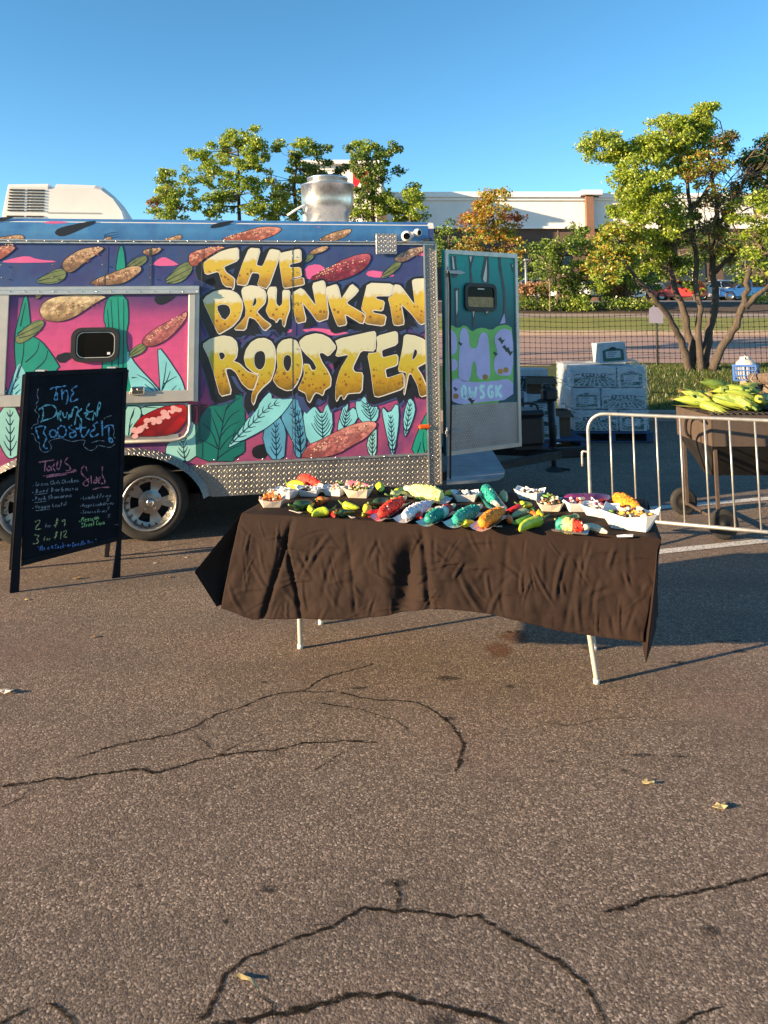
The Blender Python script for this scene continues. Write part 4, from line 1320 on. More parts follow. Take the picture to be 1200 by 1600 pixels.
# ------------------------------------------------------------------ mural paint: thin layers on the flank
M_INK = plain('mural_black', (0.010, 0.010, 0.014), 0.36, var=.3)
M_HALO = plain('mural_slate_halo', srgb(56, 70, 112), 0.36, var=.2)
M_WRIM = plain('mural_white_rim', (0.66, 0.63, 0.56), 0.4, var=.08)
M_DTEAL = plain('mural_dark_line', srgb(12, 40, 58), 0.36, var=.2)
M_TEAL = plain('mural_teal', srgb(14, 104, 94), 0.36, var=.22, scale=3)
M_TEALG = plain('mural_green_teal', srgb(28, 140, 118), 0.36, var=.2, scale=3)
M_CYAN = plain('mural_cyan', srgb(132, 204, 208), 0.36, var=.14, scale=4)
M_CYAN2 = plain('mural_blue_leaf', srgb(84, 150, 178), 0.36, var=.2, scale=4)
M_CYAN3 = plain('mural_mint', srgb(150, 206, 196), 0.36, var=.14, scale=4)
M_PINKC = plain('mural_pink_cloud', srgb(216, 96, 146), 0.36, var=.12, scale=5)
M_HUSK = plain('mural_husk', srgb(112, 122, 74), 0.36, var=.35, scale=14)
M_MAG = plain('mural_magenta', srgb(160, 44, 74), 0.36, var=.3, scale=10)
M_BLOSSOM = plain('mural_pink_dab', srgb(226, 168, 164), 0.36, var=.15, scale=14)
def corn_mat(name, c, dark, hi, sc=26, spot=.5):
    k = NT(name)
    v = k.mapping(k.coord('Object'), (1, 1, 1), rot=(0, R(30), 0))
    ke = k.voro(k.mapping(v, (sc, 1, sc * 1.5)), 1.0)
    big = k.noise(k.coord('Object'), 11, 5)
    cc = k.ramp(big, [(0.28, tuple(x * .62 for x in c)), (0.5, c), (0.72, hi)])
    cc = k.mix(k.ramp(ke, [(0.30, 0.0), (0.62, .8)]), cc, tuple(x * .38 for x in c))
    sp = k.noise(v, sc * .9, 2, .5)
    cc = k.mix(k.ramp(sp, [(spot + .10, 0.0), (spot + .20, .5)]), cc, dark)
    gz_ = k.sep(k.coord('Generated'))
    cc = k.mix(k.ramp(gz_[2], [(0.08, .62), (0.42, 0.0)]), cc, dark)
    cc = k.mix(k.ramp(gz_[2], [(0.62, 0.0), (0.92, .45)]), cc, hi)
    k.col(cc); k.set(Roughness=.42)
    return k.m
MC_TAN = corn_mat('mural_corn_tan', srgb(190, 150, 112), srgb(70, 44, 30), srgb(226, 192, 150))
MC_SAL = corn_mat('mural_corn_salmon', srgb(214, 124, 100), srgb(110, 50, 44), srgb(238, 176, 156))
MC_CRM = corn_mat('mural_corn_cream', srgb(212, 180, 130), srgb(96, 62, 34), srgb(240, 220, 176), 20, .46)
MC_PNK = corn_mat('mural_corn_pink', srgb(206, 120, 116), srgb(120, 50, 56), srgb(236, 168, 150), 22, .6)
MC_MAG = corn_mat('mural_corn_magenta', srgb(164, 52, 78), srgb(84, 20, 40), srgb(214, 120, 130), 20, .6)
MC_RED = corn_mat('mural_corn_red', srgb(170, 10, 22), srgb(70, 12, 14), srgb(190, 16, 30), 8, .68)
MC_GRY = corn_mat('mural_corn_grey', srgb(152, 128, 116), srgb(72, 54, 48), srgb(190, 168, 150))
lvl = {'n': 0}
def paint(name, px, mat, level, off=0.0, parent=None, smooth=1, rim=None, rim_w=.008, strokes=None, stroke_mat=None, stroke_w=.006, holes=()):
    """one painted shape: fill, dark outline below it, strokes above it"""
    L = .0009 * level + .000012 * (lvl['n'] % 60) + .0012
    lvl['n'] += 1
    p2 = [P(x, y, off) for x, y in px]
    if smooth: p2 = chaikin(p2, smooth)
    hs = [chaikin([P(x, y, off) for x, y in h], smooth) if smooth else [P(x, y, off) for x, y in h] for h in holes]
    mb = MB()
    if rim is not None:
        mb.flat([offset_poly(p2, rim_w)], lambda x, z: Vector((x, -off - L + .0004, z)), 1)
    mb.flat([p2] + hs, lambda x, z: Vector((x, -off - L, z)), 0)
    if strokes:
        for s in strokes:
            pts = [P(x, y, off) for x, y in s]
            pts = chaikin(pts, 2, closed=False) if len(pts) > 2 else pts
            m_ = len(pts)
            mb.ribbon(pts, [stroke_w * (1 - .7 * i / (m_ - 1)) for i in range(m_)], lambda x, z: Vector((x, -off - L - .0004, z)), 2)
    return mb.build(name, [mat, rim or mat, stroke_mat or M_DTEAL], parent or trailer, fix=False)
def veins(rib, n=7, length=9.0, spread=.75, seed=0):
    """side veins along a midrib (pixels), pointing towards its end"""
    rg = random.Random(seed)
    out = [rib]
    V = [Vector(p) for p in rib]
    seg = [(b - a).length for a, b in zip(V, V[1:])]
    tot = sum(seg)
    for i in range(n):
        s = tot * (i + .6) / (n + .4)
        k = 0
        while k < len(seg) - 1 and s > seg[k]: s -= seg[k]; k += 1
        p = V[k].lerp(V[k + 1], min(1, s / seg[k]))
        t = (V[k + 1] - V[k]).normalized()
        f = 1 - .55 * i / n
        for sd in (-1, 1):
            nn = Vector((-t.y, t.x)) * sd
            L = length * f * rg.uniform(.75, 1.2)
            q = p + t * L * .45 + nn * L * spread * .6
            r_ = p + t * L * 1.15 + nn * L * spread
            out.append([tuple(p + nn * .8), tuple(q), tuple(r_)])
    return out
c1 = lambda pts: cm(0, 270, 3.75, pts)
c2 = lambda pts: cm(300, 330, 3.0, pts)
cE = lambda pts: cm(270, 590, 5.714, pts)
cF = lambda pts: cm(460, 590, 5.0, pts)
c7 = lambda pts: cm(180, 560, 8.571, pts)
c3 = lambda pts: cm(0, 560, 3.75, pts)
# clouds and chillies
for pts, f in (([(520, 370), (660, 350), (720, 340), (810, 318), (870, 330), (930, 358), (1110, 372), (900, 380)], c1), ([(240, 292), (320, 281), (420, 292), (300, 300)], c1), ([(0, 522), (80, 500), (160, 485), (220, 508), (340, 518), (300, 526), (60, 528)], c1), ([(885, 547), (920, 510), (960, 490), (1010, 515), (1060, 544)], c1),
        ([(420, 100), (560, 82), (600, 70), (660, 98), (600, 106), (440, 108)], c2), ([(525, 312), (530, 260), (590, 245), (632, 272), (560, 322)], c2), ([(810, 302), (830, 275), (900, 285), (965, 302), (880, 314)], c2), ([(1085, 585), (1112, 550), (1112, 640), (1100, 620)], c2), ([(1085, 690), (1112, 640), (1112, 760)], c2), ([(500, 560), (570, 545), (690, 560), (760, 575), (640, 585)], c2), ([(365, 560), (440, 545), (480, 560), (420, 585)], c2), ([(1010, 180), (1112, 190), (1112, 215), (1050, 205)], c2)):
    paint('painted_cloud', f(pts), M_PINKC, 0)
for pts, f, off in (([(315, 355), (340, 325), (420, 305), (555, 278), (568, 290), (430, 355), (360, 378)], c1, .0), ([(-20, 262), (90, 257), (60, 272), (0, 288), (-20, 290)], c1, 0), ([(85, 72), (110, 56), (195, 43), (200, 47), (150, 72), (92, 82)], c2, 0), ([(900, 745), (915, 718), (1040, 716), (980, 760), (930, 778)], c1, HO), ([(315, 1075), (400, 1045), (430, 1075), (360, 1125)], c1, HO)):
    paint('painted_chilli', f(pts), M_INK, 2 if off == 0 else 1, off)
# roof band and upper strip corn
CORN = [
 ([(-20, 382), (120, 362), (148, 378), (132, 396), (-20, 396)], c1, MC_TAN, 0), ([(610, 396), (625, 378), (655, 376), (650, 397)], c1, MC_TAN, 0),
 ([(360, 540), (390, 500), (470, 450), (540, 437), (612, 437), (590, 462), (500, 520), (430, 580), (390, 585)], c1, MC_TAN, 0),
 ([(520, 656), (560, 625), (650, 590), (760, 550), (815, 545), (832, 565), (800, 600), (740, 640), (680, 657)], c1, MC_TAN, 0),
 ([(835, 470), (850, 448), (950, 440), (930, 465), (880, 490)], c1, MC_TAN, 0), ([(950, 400), (1050, 362), (1070, 372), (1050, 397), (990, 403)], c1, MC_TAN, 0),
 ([(1105, 500), (1120, 465), (1230, 437), (1330, 432), (1290, 470), (1200, 510), (1140, 552), (1110, 535)], c1, MC_SAL, 0),
 ([(-20, 430), (100, 430), (60, 470), (0, 510), (-20, 512)], c1, MC_SAL, 0),
 ([(110, 142), (250, 95), (330, 72), (412, 76), (420, 90), (380, 115), (300, 143)], c2, MC_SAL, 0),
 ([(585, 143), (640, 105), (735, 82), (750, 90), (720, 120), (660, 144)], c2, MC_TAN, 0), ([(545, 195), (600, 166), (645, 166), (620, 188), (560, 206)], c2, MC_TAN, 0),
 ([(545, 317), (620, 280), (700, 230), (790, 200), (835, 200), (838, 230), (800, 280), (700, 325), (600, 332)], c2, MC_MAG, 0),
 ([(945, 232), (960, 205), (1040, 170), (1118, 166), (1050, 205), (990, 242)], c2, MC_GRY, 0), ([(1060, 140), (1110, 125), (1115, 142)], c2, MC_GRY, 0),
 ([(232, 800), (260, 755), (330, 725), (450, 716), (640, 718), (560, 760), (430, 850), (340, 875), (250, 860)], c1, MC_CRM, HO),
 ([(835, 980), (870, 940), (960, 885), (1040, 850), (1085, 815), (1098, 820), (1085, 865), (1000, 960), (930, 1005), (870, 1020), (840, 1005)], c1, MC_PNK, HO),
 ([(205, 712), (250, 716), (215, 745)], c1, MC_TAN, HO),
 ([(215, 1040), (240, 920), (330, 800), (470, 720), (640, 650), (800, 622), (958, 622), (960, 800), (900, 900), (820, 990), (650, 1040)], c7, MC_RED, LO),
]
HUSK = [([(205, 640), (260, 600), (355, 555), (395, 590), (360, 640), (270, 655)], c1, 0), ([(730, 560), (780, 510), (850, 482), (868, 510), (820, 552)], c1, 0), ([(955, 645), (1030, 560), (1100, 515), (1135, 550), (1100, 612), (1040, 650)], c1, 0), ([(525, 245), (545, 200), (575, 200), (560, 232)], c2, 0), ([(882, 308), (950, 235), (990, 245), (930, 300), (900, 314)], c2, 0),
 ([(88, 965), (180, 880), (240, 858), (264, 880), (230, 930), (150, 990), (100, 1002)], c1, HO), ([(755, 1080), (760, 1045), (830, 995), (862, 1015), (840, 1050), (780, 1082)], c1, HO), ([(600, 375), (700, 360), (640, 372)], c1, 0)]
for pts, f, off in HUSK:
    q_ = f(pts); a_ = Vector(q_[0]); b_ = Vector(q_[len(q_) // 2]); n_ = Vector((-(b_ - a_).y, (b_ - a_).x)) * .13
    paint('painted_husk', q_, M_HUSK, 2, off, rim=M_DTEAL, rim_w=.004, strokes=[[tuple(a_ + n_ * s_ * .5 + (b_ - a_) * .1), tuple((a_ + b_) / 2 + n_ * s_ * 1.2), tuple(b_ + n_ * s_ - (b_ - a_) * .08)] for s_ in (-1, 0, 1)], stroke_w=.007)
M_HIL = plain('mural_corn_light', srgb(224, 180, 146), .4, var=.25, scale=40)
M_SHD = plain('mural_corn_shade', srgb(128, 80, 66), .4, var=.3, scale=30)
def corn_paint(px_pts, m_, lv, off, parent=None):
    o = paint('painted_corn', px_pts, m_, lv, off, parent, rim=M_INK, rim_w=.005)
    q = [P(x, y, off) for x, y in px_pts]
    c_ = sum(q, Vector((0, 0))) / len(q)
    far = max(q, key=lambda v: (v - c_).length); ax = (far - c_).normalized()
    if ax.x < 0: ax = -ax
    nn = Vector((-ax.y, ax.x))
    ext = [(v - c_).dot(ax) for v in q]; wid = [(v - c_).dot(nn) for v in q]
    L0, L1, Wd = min(ext), max(ext), (max(wid) - min(wid))
    rg = random.Random(len(px_pts) * 31 + int(px_pts[0][0]))
    m2 = MB()
    rows_ = max(2, min(6, int(Wd / .017)))
    nk = max(4, int((L1 - L0) / .019))
    for i in range(rows_):
        t = (i + .5) / rows_ - .5
        for k in range(nk):
            s_ = (k + .5 + .3 * (i % 2)) / nk
            env = math.sin(math.pi * min(1, max(0, s_))) ** .7
            if env < .45: continue
            p = c_ + ax * (L0 + (L1 - L0) * s_) + nn * ((min(wid) + max(wid)) / 2 + t * Wd * .78 * env) + Vector((rg.gauss(0, .0012), rg.gauss(0, .0012)))
            rr = .0062 * rg.uniform(.6, 1.15)
            mt = 0 if (t > -.05 and rg.random() < .4) else (1 if rg.random() < .35 else None)
            if mt is None: continue
            m2.flat([[(p.x + rr * 1.25 * math.cos(a * 1.047), p.y + rr * math.sin(a * 1.047)) for a in range(6)]], lambda a, b: Vector((a, -off - .0009 * lv - .0021, b)), mt)
    if m2.f: m2.build('painted_kernel', [M_HIL, M_SHD], o, fix=False)['kind'] = 'stuff'
for pts, f, m_, off in CORN:
    if m_ is MC_RED: paint('painted_corn', f(pts), m_, 3, off, rim=M_INK, rim_w=.005)
    else: corn_paint(f(pts), m_, 3, off)
rg = random.Random(11)
dab = MB()
for k in range(46):
    t = rg.random()
    x, y = 250 + t * 560 + rg.gauss(0, 25), 960 - t * 310 + rg.gauss(0, 30) + 40
    if t > .25 and y > 950: continue
    q = P(*c7([(x, y)])[0], LO); r_ = rg.uniform(.008, .022)
    dab.flat([[(q.x + r_ * math.cos(a * .785) * 1.3, q.y + r_ * math.sin(a * .785)) for a in range(8)]], lambda a, b: Vector((a, -LO - .0052 - .00002 * k, b)))
dab.build('painted_blossom', M_BLOSSOM, flap, fix=False)
# leaves
LEAF = [
 (c1([(675, 592), (700, 430), (722, 432), (735, 560), (722, 592)]), M_TEALG, 0, 1, None),
 (c1([(85, 960), (120, 820), (145, 720), (160, 730), (175, 860), (180, 955), (240, 985), (300, 1060), (360, 1160), (110, 1300), (90, 1080)]), M_TEALG, HO, 0, [c1([(100, 1200), (140, 1080), (140, 900)]), c1([(150, 1110), (220, 1050), (230, 990)]), c1([(200, 1160), (270, 1100), (280, 1040)]), c1([(120, 900), (130, 850), (150, 760)])]),
 (c1([(600, 1140), (625, 900), (608, 860), (620, 760), (650, 718), (740, 716), (755, 850), (735, 960), (760, 1100), (830, 1290), (590, 1290)]), M_TEALG, HO, 0, [c1([(650, 1200), (665, 1000), (650, 740)]), c1([(690, 1200), (700, 950), (690, 730)]), c1([(720, 1190), (725, 950), (725, 740)]), c1([(630, 1100), (640, 950), (630, 800)])]),
 ([(247, 541), (262, 560), (273, 577), (283, 592), (289, 610), (289, 617), (251, 617), (250, 595), (248, 565)], M_CYAN, HO, 0, [[(252, 615), (257, 590), (260, 566)], [(254, 608), (262, 592), (266, 580)], [(264, 616), (270, 608), (276, 602)], [(273, 616), (278, 611), (282, 607)], [(256, 600), (268, 592), (276, 588)]]),
 ([(199, 545), (206, 562), (220, 579), (235, 594), (250, 611), (250, 617), (210, 617), (203, 600), (198, 570)], M_CYAN, HO, 0, [[(250, 615), (232, 594), (214, 585)], [(246, 616), (236, 608), (226, 600)], [(240, 617), (228, 612), (216, 606)], [(206, 590), (214, 590)]]),
 (c3([(45, 210), (75, 120), (110, 20), (135, 60), (150, 90), (140, 214), (60, 214)]), M_CYAN, HO, 0, [c3([(60, 214), (90, 130), (115, 40)]), c3([(80, 180), (110, 150)]), c3([(90, 210), (120, 180)]), c3([(85, 140), (115, 105)])]),
 (c3([(-5, 110), (20, 150), (45, 212), (-5, 214)]), M_CYAN, HO, 0, [c3([(0, 140), (20, 180), (40, 212)])]),
 (c3([(-10, 288), (120, 290), (112, 560), (60, 590), (30, 560), (-10, 480)]), M_CYAN3, 0, 0, veins(c3([(62, 570), (60, 430), (58, 300)]), 5, 12)),
 (c7([(120, 1045), (125, 640), (300, 637), (350, 700), (330, 800), (240, 920), (210, 1040)]), M_CYAN3, LO, 1, [c7([(180, 1030), (200, 820), (260, 660)]), c7([(200, 820), (240, 760), (250, 700)]), c7([(190, 930), (230, 870)])]),
 (c7([(340, 642), (690, 632), (600, 668), (470, 715), (360, 772)]), M_CYAN3, LO, 0, [c7([(400, 650), (500, 655), (580, 665)])]),
 (cE([(205, 742), (198, 560), (210, 440), (250, 350), (320, 250), (450, 240), (545, 90), (640, 170), (642, 400), (640, 742)]), M_TEAL, 0, 0, [cE([(395, 742), (425, 520), (465, 300), (510, 210)])] + [cE(s) for s in ([(400, 620), (350, 480), (260, 400)], [(410, 640), (330, 590), (240, 550)], [(420, 560), (380, 430), (340, 330)], [(430, 480), (520, 330), (600, 290)], [(430, 520), (500, 430), (600, 390)], [(420, 640), (500, 530), (600, 480)], [(400, 720), (520, 630), (620, 600)], [(450, 400), (400, 330), (370, 280)], [(470, 290), (540, 210), (600, 180)], [(540, 720), (600, 690), (630, 680)])]),
 (cE([(-60, 744), (-60, 600), (0, 570), (100, 430), (195, 380), (204, 560), (206, 744)]), M_CYAN3, 0, 0, veins(cE([(110, 744), (95, 640), (90, 540)]), 4, 10, .9)),
 (cE([(790, 480), (910, 400), (942, 330), (1012, 470), (1000, 620), (992, 726), (855, 726)]), M_CYAN2, 0, 1, veins(cE([(925, 724), (922, 600), (915, 480), (925, 400)]), 6, 11)),
 (cE([(955, 330), (1085, 180), (1112, 180), (1142, 300), (1160, 600), (1140, 724), (1110, 640), (1020, 470)]), M_CYAN2, 0, 1, veins(cE([(1145, 700), (1120, 480), (1080, 320), (1070, 240)]), 7, 10, .9)),
 (cE([(480, 632), (600, 470), (700, 330), (850, 132), (880, 142), (882, 200), (1092, 160), (1000, 300), (900, 400), (800, 470), (560, 592)]), M_CYAN, 0, 2, veins(cE([(515, 595), (620, 490), (720, 400), (830, 280), (950, 220)]), 9, 11, .85)),
 (cF([(-8, 160), (30, 150), (60, 300), (100, 520), (45, 622), (20, 622), (-8, 560)]), M_CYAN2, 0, 1, veins(cF([(50, 610), (45, 400), (20, 250)]), 6, 9, .8)),
 (cF([(60, 232), (150, 212), (215, 300), (250, 202), (290, 216), (300, 430), (200, 500), (100, 524)]), M_CYAN, 0, 2, veins(cF([(222, 480), (218, 380), (212, 290)]), 6, 17, .9)),
 (cF([(330, 412), (380, 230), (400, 192), (420, 197), (410, 280), (472, 222), (500, 340), (370, 402)]), M_CYAN, 0, 2, veins(cF([(385, 400), (400, 320), (412, 250)]), 5, 11, .8)),
 (cF([(470, 192), (520, 132), (560, 160), (590, 230), (660, 227), (650, 330), (600, 350), (510, 347)]), M_CYAN, 0, 2, veins(cF([(598, 340), (590, 270), (560, 190)]), 6, 13, .9)),
 (cF([(560, 500), (640, 380), (642, 480), (636, 608), (585, 608)]), M_CYAN3, 0, 1, veins(cF([(608, 606), (606, 520), (612, 430)]), 5, 8)),
 (cF([(680, 220), (740, 290), (808, 182), (816, 330), (792, 500), (772, 604), (758, 592), (700, 350)]), M_CYAN, 0, 2, veins(cF([(768, 590), (758, 440), (750, 290)]), 8, 9)),
 (cF([(850, 292), (905, 135), (945, 230), (930, 310), (868, 462), (860, 440)]), M_CYAN, 0, 2, veins(cF([(868, 440), (888, 320), (905, 190)]), 6, 8)),
 (cF([(905, 600), (960, 430), (1055, 232), (1058, 602)]), M_TEALG, 0, 1, [cF([(1020, 596), (1000, 500), (1010, 420)]), cF([(960, 590), (980, 540), (985, 500)]), cF([(1040, 590), (1045, 520), (1050, 460)])]),
]
for pts, m_, off, lv, sv in LEAF:
    par = hatch if off == HO else (flap if off == LO else trailer)
    paint('painted_leaf', pts, m_, lv, off, par, 1, M_DTEAL, .007, sv, M_DTEAL, .010)
paint('painted_corn', cF([(55, 605), (110, 525), (200, 490), (330, 420), (440, 370), (560, 342), (640, 347), (635, 390), (560, 470), (430, 540), (330, 600), (200, 624), (60, 624)]), MC_PNK, 4, 0, rim=M_INK, rim_w=.006) if False else corn_paint(cF([(55, 605), (110, 525), (200, 490), (330, 420), (440, 370), (560, 342), (640, 347), (635, 390), (560, 470), (430, 540), (330, 600), (200, 624), (60, 624)]), MC_PNK, 4, 0)
paint('painted_shade', cE([(700, 640), (760, 600), (830, 590), (850, 724), (720, 724)]), M_INK, 0)
paint('painted_shade', c2([(0, 330), (40, 325), (100, 330), (120, 352), (60, 372), (20, 372)]), plain('mural_indigo', srgb(36, 48, 96), .36, var=.2), 1)
paint('painted_shade', c2([(18, 520), (50, 560), (70, 640), (60, 860), (20, 900), (10, 700)]), plain('mural_violet', srgb(96, 50, 110), .36, var=.3), 0)
paint('painted_shade', cE([(205, 240), (300, 235), (320, 260), (240, 360), (200, 470), (150, 420), (140, 240)]), plain('mural_plum', srgb(78, 22, 50), .36, var=.4), 0)

# lettering
def letter_mat(name, top, mid, low, foot):
    k = NT(name)
    g = k.sep(k.coord('Generated'))
    v = k.coord('Object')
    z = k.math('ADD', g[2], k.math('MULTIPLY', k.math('SUBTRACT', k.noise(v, 20, 3), .5), .34))
    c = k.ramp(z, [(0.0, foot), (0.24, low), (0.50, mid), (0.66, mid), (0.74, top), (1.0, tuple(min(1, x * 1.05) for x in top))])
    vd = k.voro(v, 34.0)
    vc = k.sep(k.voro(v, 34.0, 'Color'))
    sp = k.math('LESS_THAN', vd, k.math('MULTIPLY', vc[0], .46))
    band = k.ramp(g[2], [(0.12, 0.0), (0.2, 1.0), (0.42, 1.0), (0.52, 0.0)])
    c = k.mix(k.math('MULTIPLY', sp, k.math('MULTIPLY', band, .75)), c, srgb(104, 58, 14))
    k.col(c); k.set(Roughness=.34)
    k.b.inputs['Coat Weight'].default_value = 0.25
    return k.m
ML1 = letter_mat('letter_gold', srgb(212, 208, 178), srgb(204, 174, 48), srgb(186, 142, 28), srgb(118, 90, 34))
ML2 = letter_mat('letter_olive_gold', srgb(194, 194, 162), srgb(178, 162, 44), srgb(170, 132, 24), srgb(100, 76, 20))
A_, B_, C_, D_ = (310, 380), (490, 380), (310, 505), (490, 505)
LS = 6.316
LET = [
 (A_, 0, [(40, 205), (110, 150), (220, 85), (300, 60), (388, 48), (390, 165), (240, 230), (262, 285), (352, 350), (346, 430), (336, 458), (330, 430), (270, 425), (235, 390), (200, 270), (70, 308)], []),
 (A_, 0, [(500, 50), (605, 58), (560, 220), (632, 235), (700, 70), (725, 62), (790, 75), (805, 100), (680, 450), (580, 415), (610, 320), (590, 290), (520, 285), (470, 418), (370, 400), (440, 190)], []),
 (A_, 0, [(805, 105), (830, 95), (985, 62), (1003, 75), (1007, 165), (1000, 178), (890, 205), (895, 245), (1000, 240), (1010, 325), (920, 340), (925, 365), (1030, 340), (1040, 400), (1020, 410), (850, 442), (835, 420), (800, 200)], []),
 (A_, 0, [(45, 570), (75, 525), (150, 480), (240, 462), (320, 470), (380, 500), (425, 570), (430, 640), (400, 740), (330, 820), (205, 893), (190, 880)], [[(165, 625), (230, 598), (290, 605), (320, 650), (315, 710), (245, 780)]]),
 (A_, 0, [(425, 470), (440, 440), (510, 420), (580, 430), (645, 465), (662, 510), (650, 590), (580, 660), (570, 680), (640, 755), (715, 808), (650, 865), (560, 745), (490, 720), (460, 855), (350, 850), (410, 790), (465, 720), (468, 640), (440, 545)], [[(555, 520), (580, 560), (570, 610), (520, 640)]]),
 (A_, 0, [(680, 480), (700, 435), (765, 435), (755, 590), (790, 635), (830, 600), (830, 465), (895, 468), (890, 560), (895, 650), (862, 740), (845, 820), (830, 800), (825, 740), (790, 740), (765, 780), (750, 750), (700, 730), (665, 660), (690, 590), (692, 540)], []),
 (A_, 0, [(920, 495), (1015, 440), (1150, 618), (1160, 600), (1120, 400), (1222, 370), (1242, 390), (1282, 738), (1177, 775), (1100, 670), (1012, 570), (1060, 768), (970, 788), (935, 650)], []),
 (B_, 0, [(118, 440), (215, 408), (235, 430), (268, 565), (280, 540), (370, 402), (438, 460), (400, 510), (305, 590), (495, 700), (505, 730), (478, 798), (300, 690), (320, 800), (240, 818), (205, 740), (150, 580)], []),
 (B_, 0, [(530, 395), (780, 405), (765, 515), (610, 515), (605, 550), (692, 575), (675, 665), (575, 655), (580, 690), (710, 715), (690, 815), (500, 788), (520, 700), (470, 650), (490, 560)], []),
 (B_, 0, [(735, 540), (780, 520), (790, 440), (800, 410), (850, 420), (1000, 625), (985, 480), (970, 370), (1000, 355), (1130, 350), (1110, 560), (1120, 770), (1050, 805), (960, 690), (855, 590), (890, 795), (830, 810), (785, 800), (760, 640)], []),
 (C_, 1, [(40, 210), (120, 155), (240, 125), (320, 140), (365, 180), (380, 250), (370, 330), (335, 375), (400, 400), (480, 480), (590, 515), (540, 655), (490, 645), (430, 590), (370, 480), (320, 440), (255, 445), (325, 690), (215, 718), (150, 480), (100, 330)], [[(190, 290), (240, 280), (268, 310), (260, 345), (220, 375)]]),
 (C_, 1, [(450, 340), (470, 260), (520, 190), (580, 155), (650, 150), (710, 180), (745, 240), (755, 340), (745, 450), (710, 560), (625, 635), (575, 695), (542, 800), (525, 770), (530, 690), (565, 630), (605, 500), (540, 480), (470, 420)], [[(545, 390), (545, 320), (575, 275), (630, 265), (662, 300), (665, 380), (645, 440), (605, 470), (560, 440)]]),
 (C_, 1, [(775, 260), (790, 210), (830, 170), (900, 155), (960, 175), (1000, 260), (1020, 380), (1010, 490), (970, 590), (920, 655), (860, 660), (780, 620), (735, 555), (765, 490), (785, 430), (775, 340)], [[(830, 390), (840, 330), (870, 305), (910, 315), (922, 370), (915, 440), (880, 490), (845, 450)]]),
 (C_, 1, [(995, 180), (1050, 130), (1150, 105), (1217, 115), (1287, 150), (1352, 235), (1277, 320), (1227, 285), (1190, 285), (1185, 320), (1215, 390), (1270, 470), (1302, 540), (1297, 620), (1240, 655), (1222, 710), (1190, 690), (1155, 680), (1130, 705), (1095, 780), (1075, 760), (1060, 690), (980, 650), (1020, 570), (1045, 500), (1035, 405), (1085, 408), (1110, 465), (1150, 468), (1165, 430), (1130, 365), (1050, 290), (1010, 240)], []),
 (D_, 1, [(215, 165), (590, 80), (605, 100), (600, 270), (460, 262), (375, 440), (400, 485), (480, 490), (470, 680), (330, 690), (300, 740), (290, 745), (280, 705), (250, 715), (225, 765), (215, 740), (220, 600), (260, 460), (355, 300), (215, 325), (240, 240)], []),
 (D_, 1, [(620, 130), (800, 82), (820, 100), (820, 205), (660, 260), (670, 345), (810, 310), (825, 330), (820, 410), (695, 450), (715, 548), (870, 495), (885, 520), (885, 640), (640, 725), (595, 715), (565, 480), (530, 300), (620, 295), (630, 200)], []),
 (D_, 1, [(890, 130), (910, 115), (990, 125), (1080, 160), (1130, 230), (1140, 300), (1110, 380), (1010, 435), (1060, 510), (1105, 620), (1140, 695), (1050, 725), (1020, 600), (960, 490), (930, 500), (900, 650), (890, 700), (885, 680), (905, 580), (915, 480), (830, 470), (860, 330), (880, 230)], [[(990, 250), (1020, 260), (1025, 300), (1000, 350), (960, 375)]]),
]
KPX = 1 / 195.0            # metres per photo pixel on the flank
WORDS = ['T', 'H', 'E', 'D', 'R', 'U', 'N', 'K', 'E', 'N', 'R', 'O', 'O', 'S', 'T', 'E', 'R']
for i, (org, row, pts, holes) in enumerate(LET):
    def mp(q): return [Vector(P(*x)) for x in cm(org[0], org[1], LS, q)]
    p2 = mp(pts)
    p2 = [v for a, b in zip(p2, p2[1:] + p2[:1]) for v in (a.lerp(b, .14), a.lerp(b, .86))]
    hs = [chaikin(mp(h), 1) for h in holes]
    lf = .0060 + .00004 * i
    mb = MB(); mb.flat([p2] + hs, lambda x, z: Vector((x, -lf, z)))
    lt = mb.build('painted_letter', ML2 if row else ML1, trailer, fix=False)
    lt['label'] = 'gold letter %s of the dripping trailer lettering' % WORDS[i]
    mb = MB()
    rim = offset_poly(p2, 1.2 * KPX)
    # rim thicker to the lower right like a highlight
    mb.flat([[v + Vector((.75 * KPX, -.35 * KPX)) for v in rim]] + [[v + Vector((.2 * KPX, 0)) for v in offset_poly(h, -.8 * KPX)] for h in hs], lambda x, z: Vector((x, -lf + .0006, z)))
    mb.build('letter_rim', M_WRIM, lt, fix=False)
    mb = MB()
    mb.flat([offset_poly(p2, 4.2 * KPX)], lambda x, z: Vector((x, -lf + .0013, z)), 0)
    for k, (dx, dz, g) in enumerate(((-3.5, -3.6, 5.4), (-6.5, -7.0, 5.0), (2.5, -4.5, 4.6))):
        mb.flat([[v + Vector((dx, dz)) * KPX for v in offset_poly(p2, g * KPX)]], lambda x, z: Vector((x, -lf + .0016 + .0002 * k, z)), 0)
    mb.flat([[v + Vector((-4.0, -4.5)) * KPX for v in offset_poly(p2, 9.8 * KPX)]], lambda x, z: Vector((x, -lf + .0026 - .00002 * i * 0, z)), 1)
    mb.build('letter_outline', [M_INK, M_HALO], lt, fix=False)
riv.build('rivets', M_CHROME, trailer)['kind'] = 'stuff'

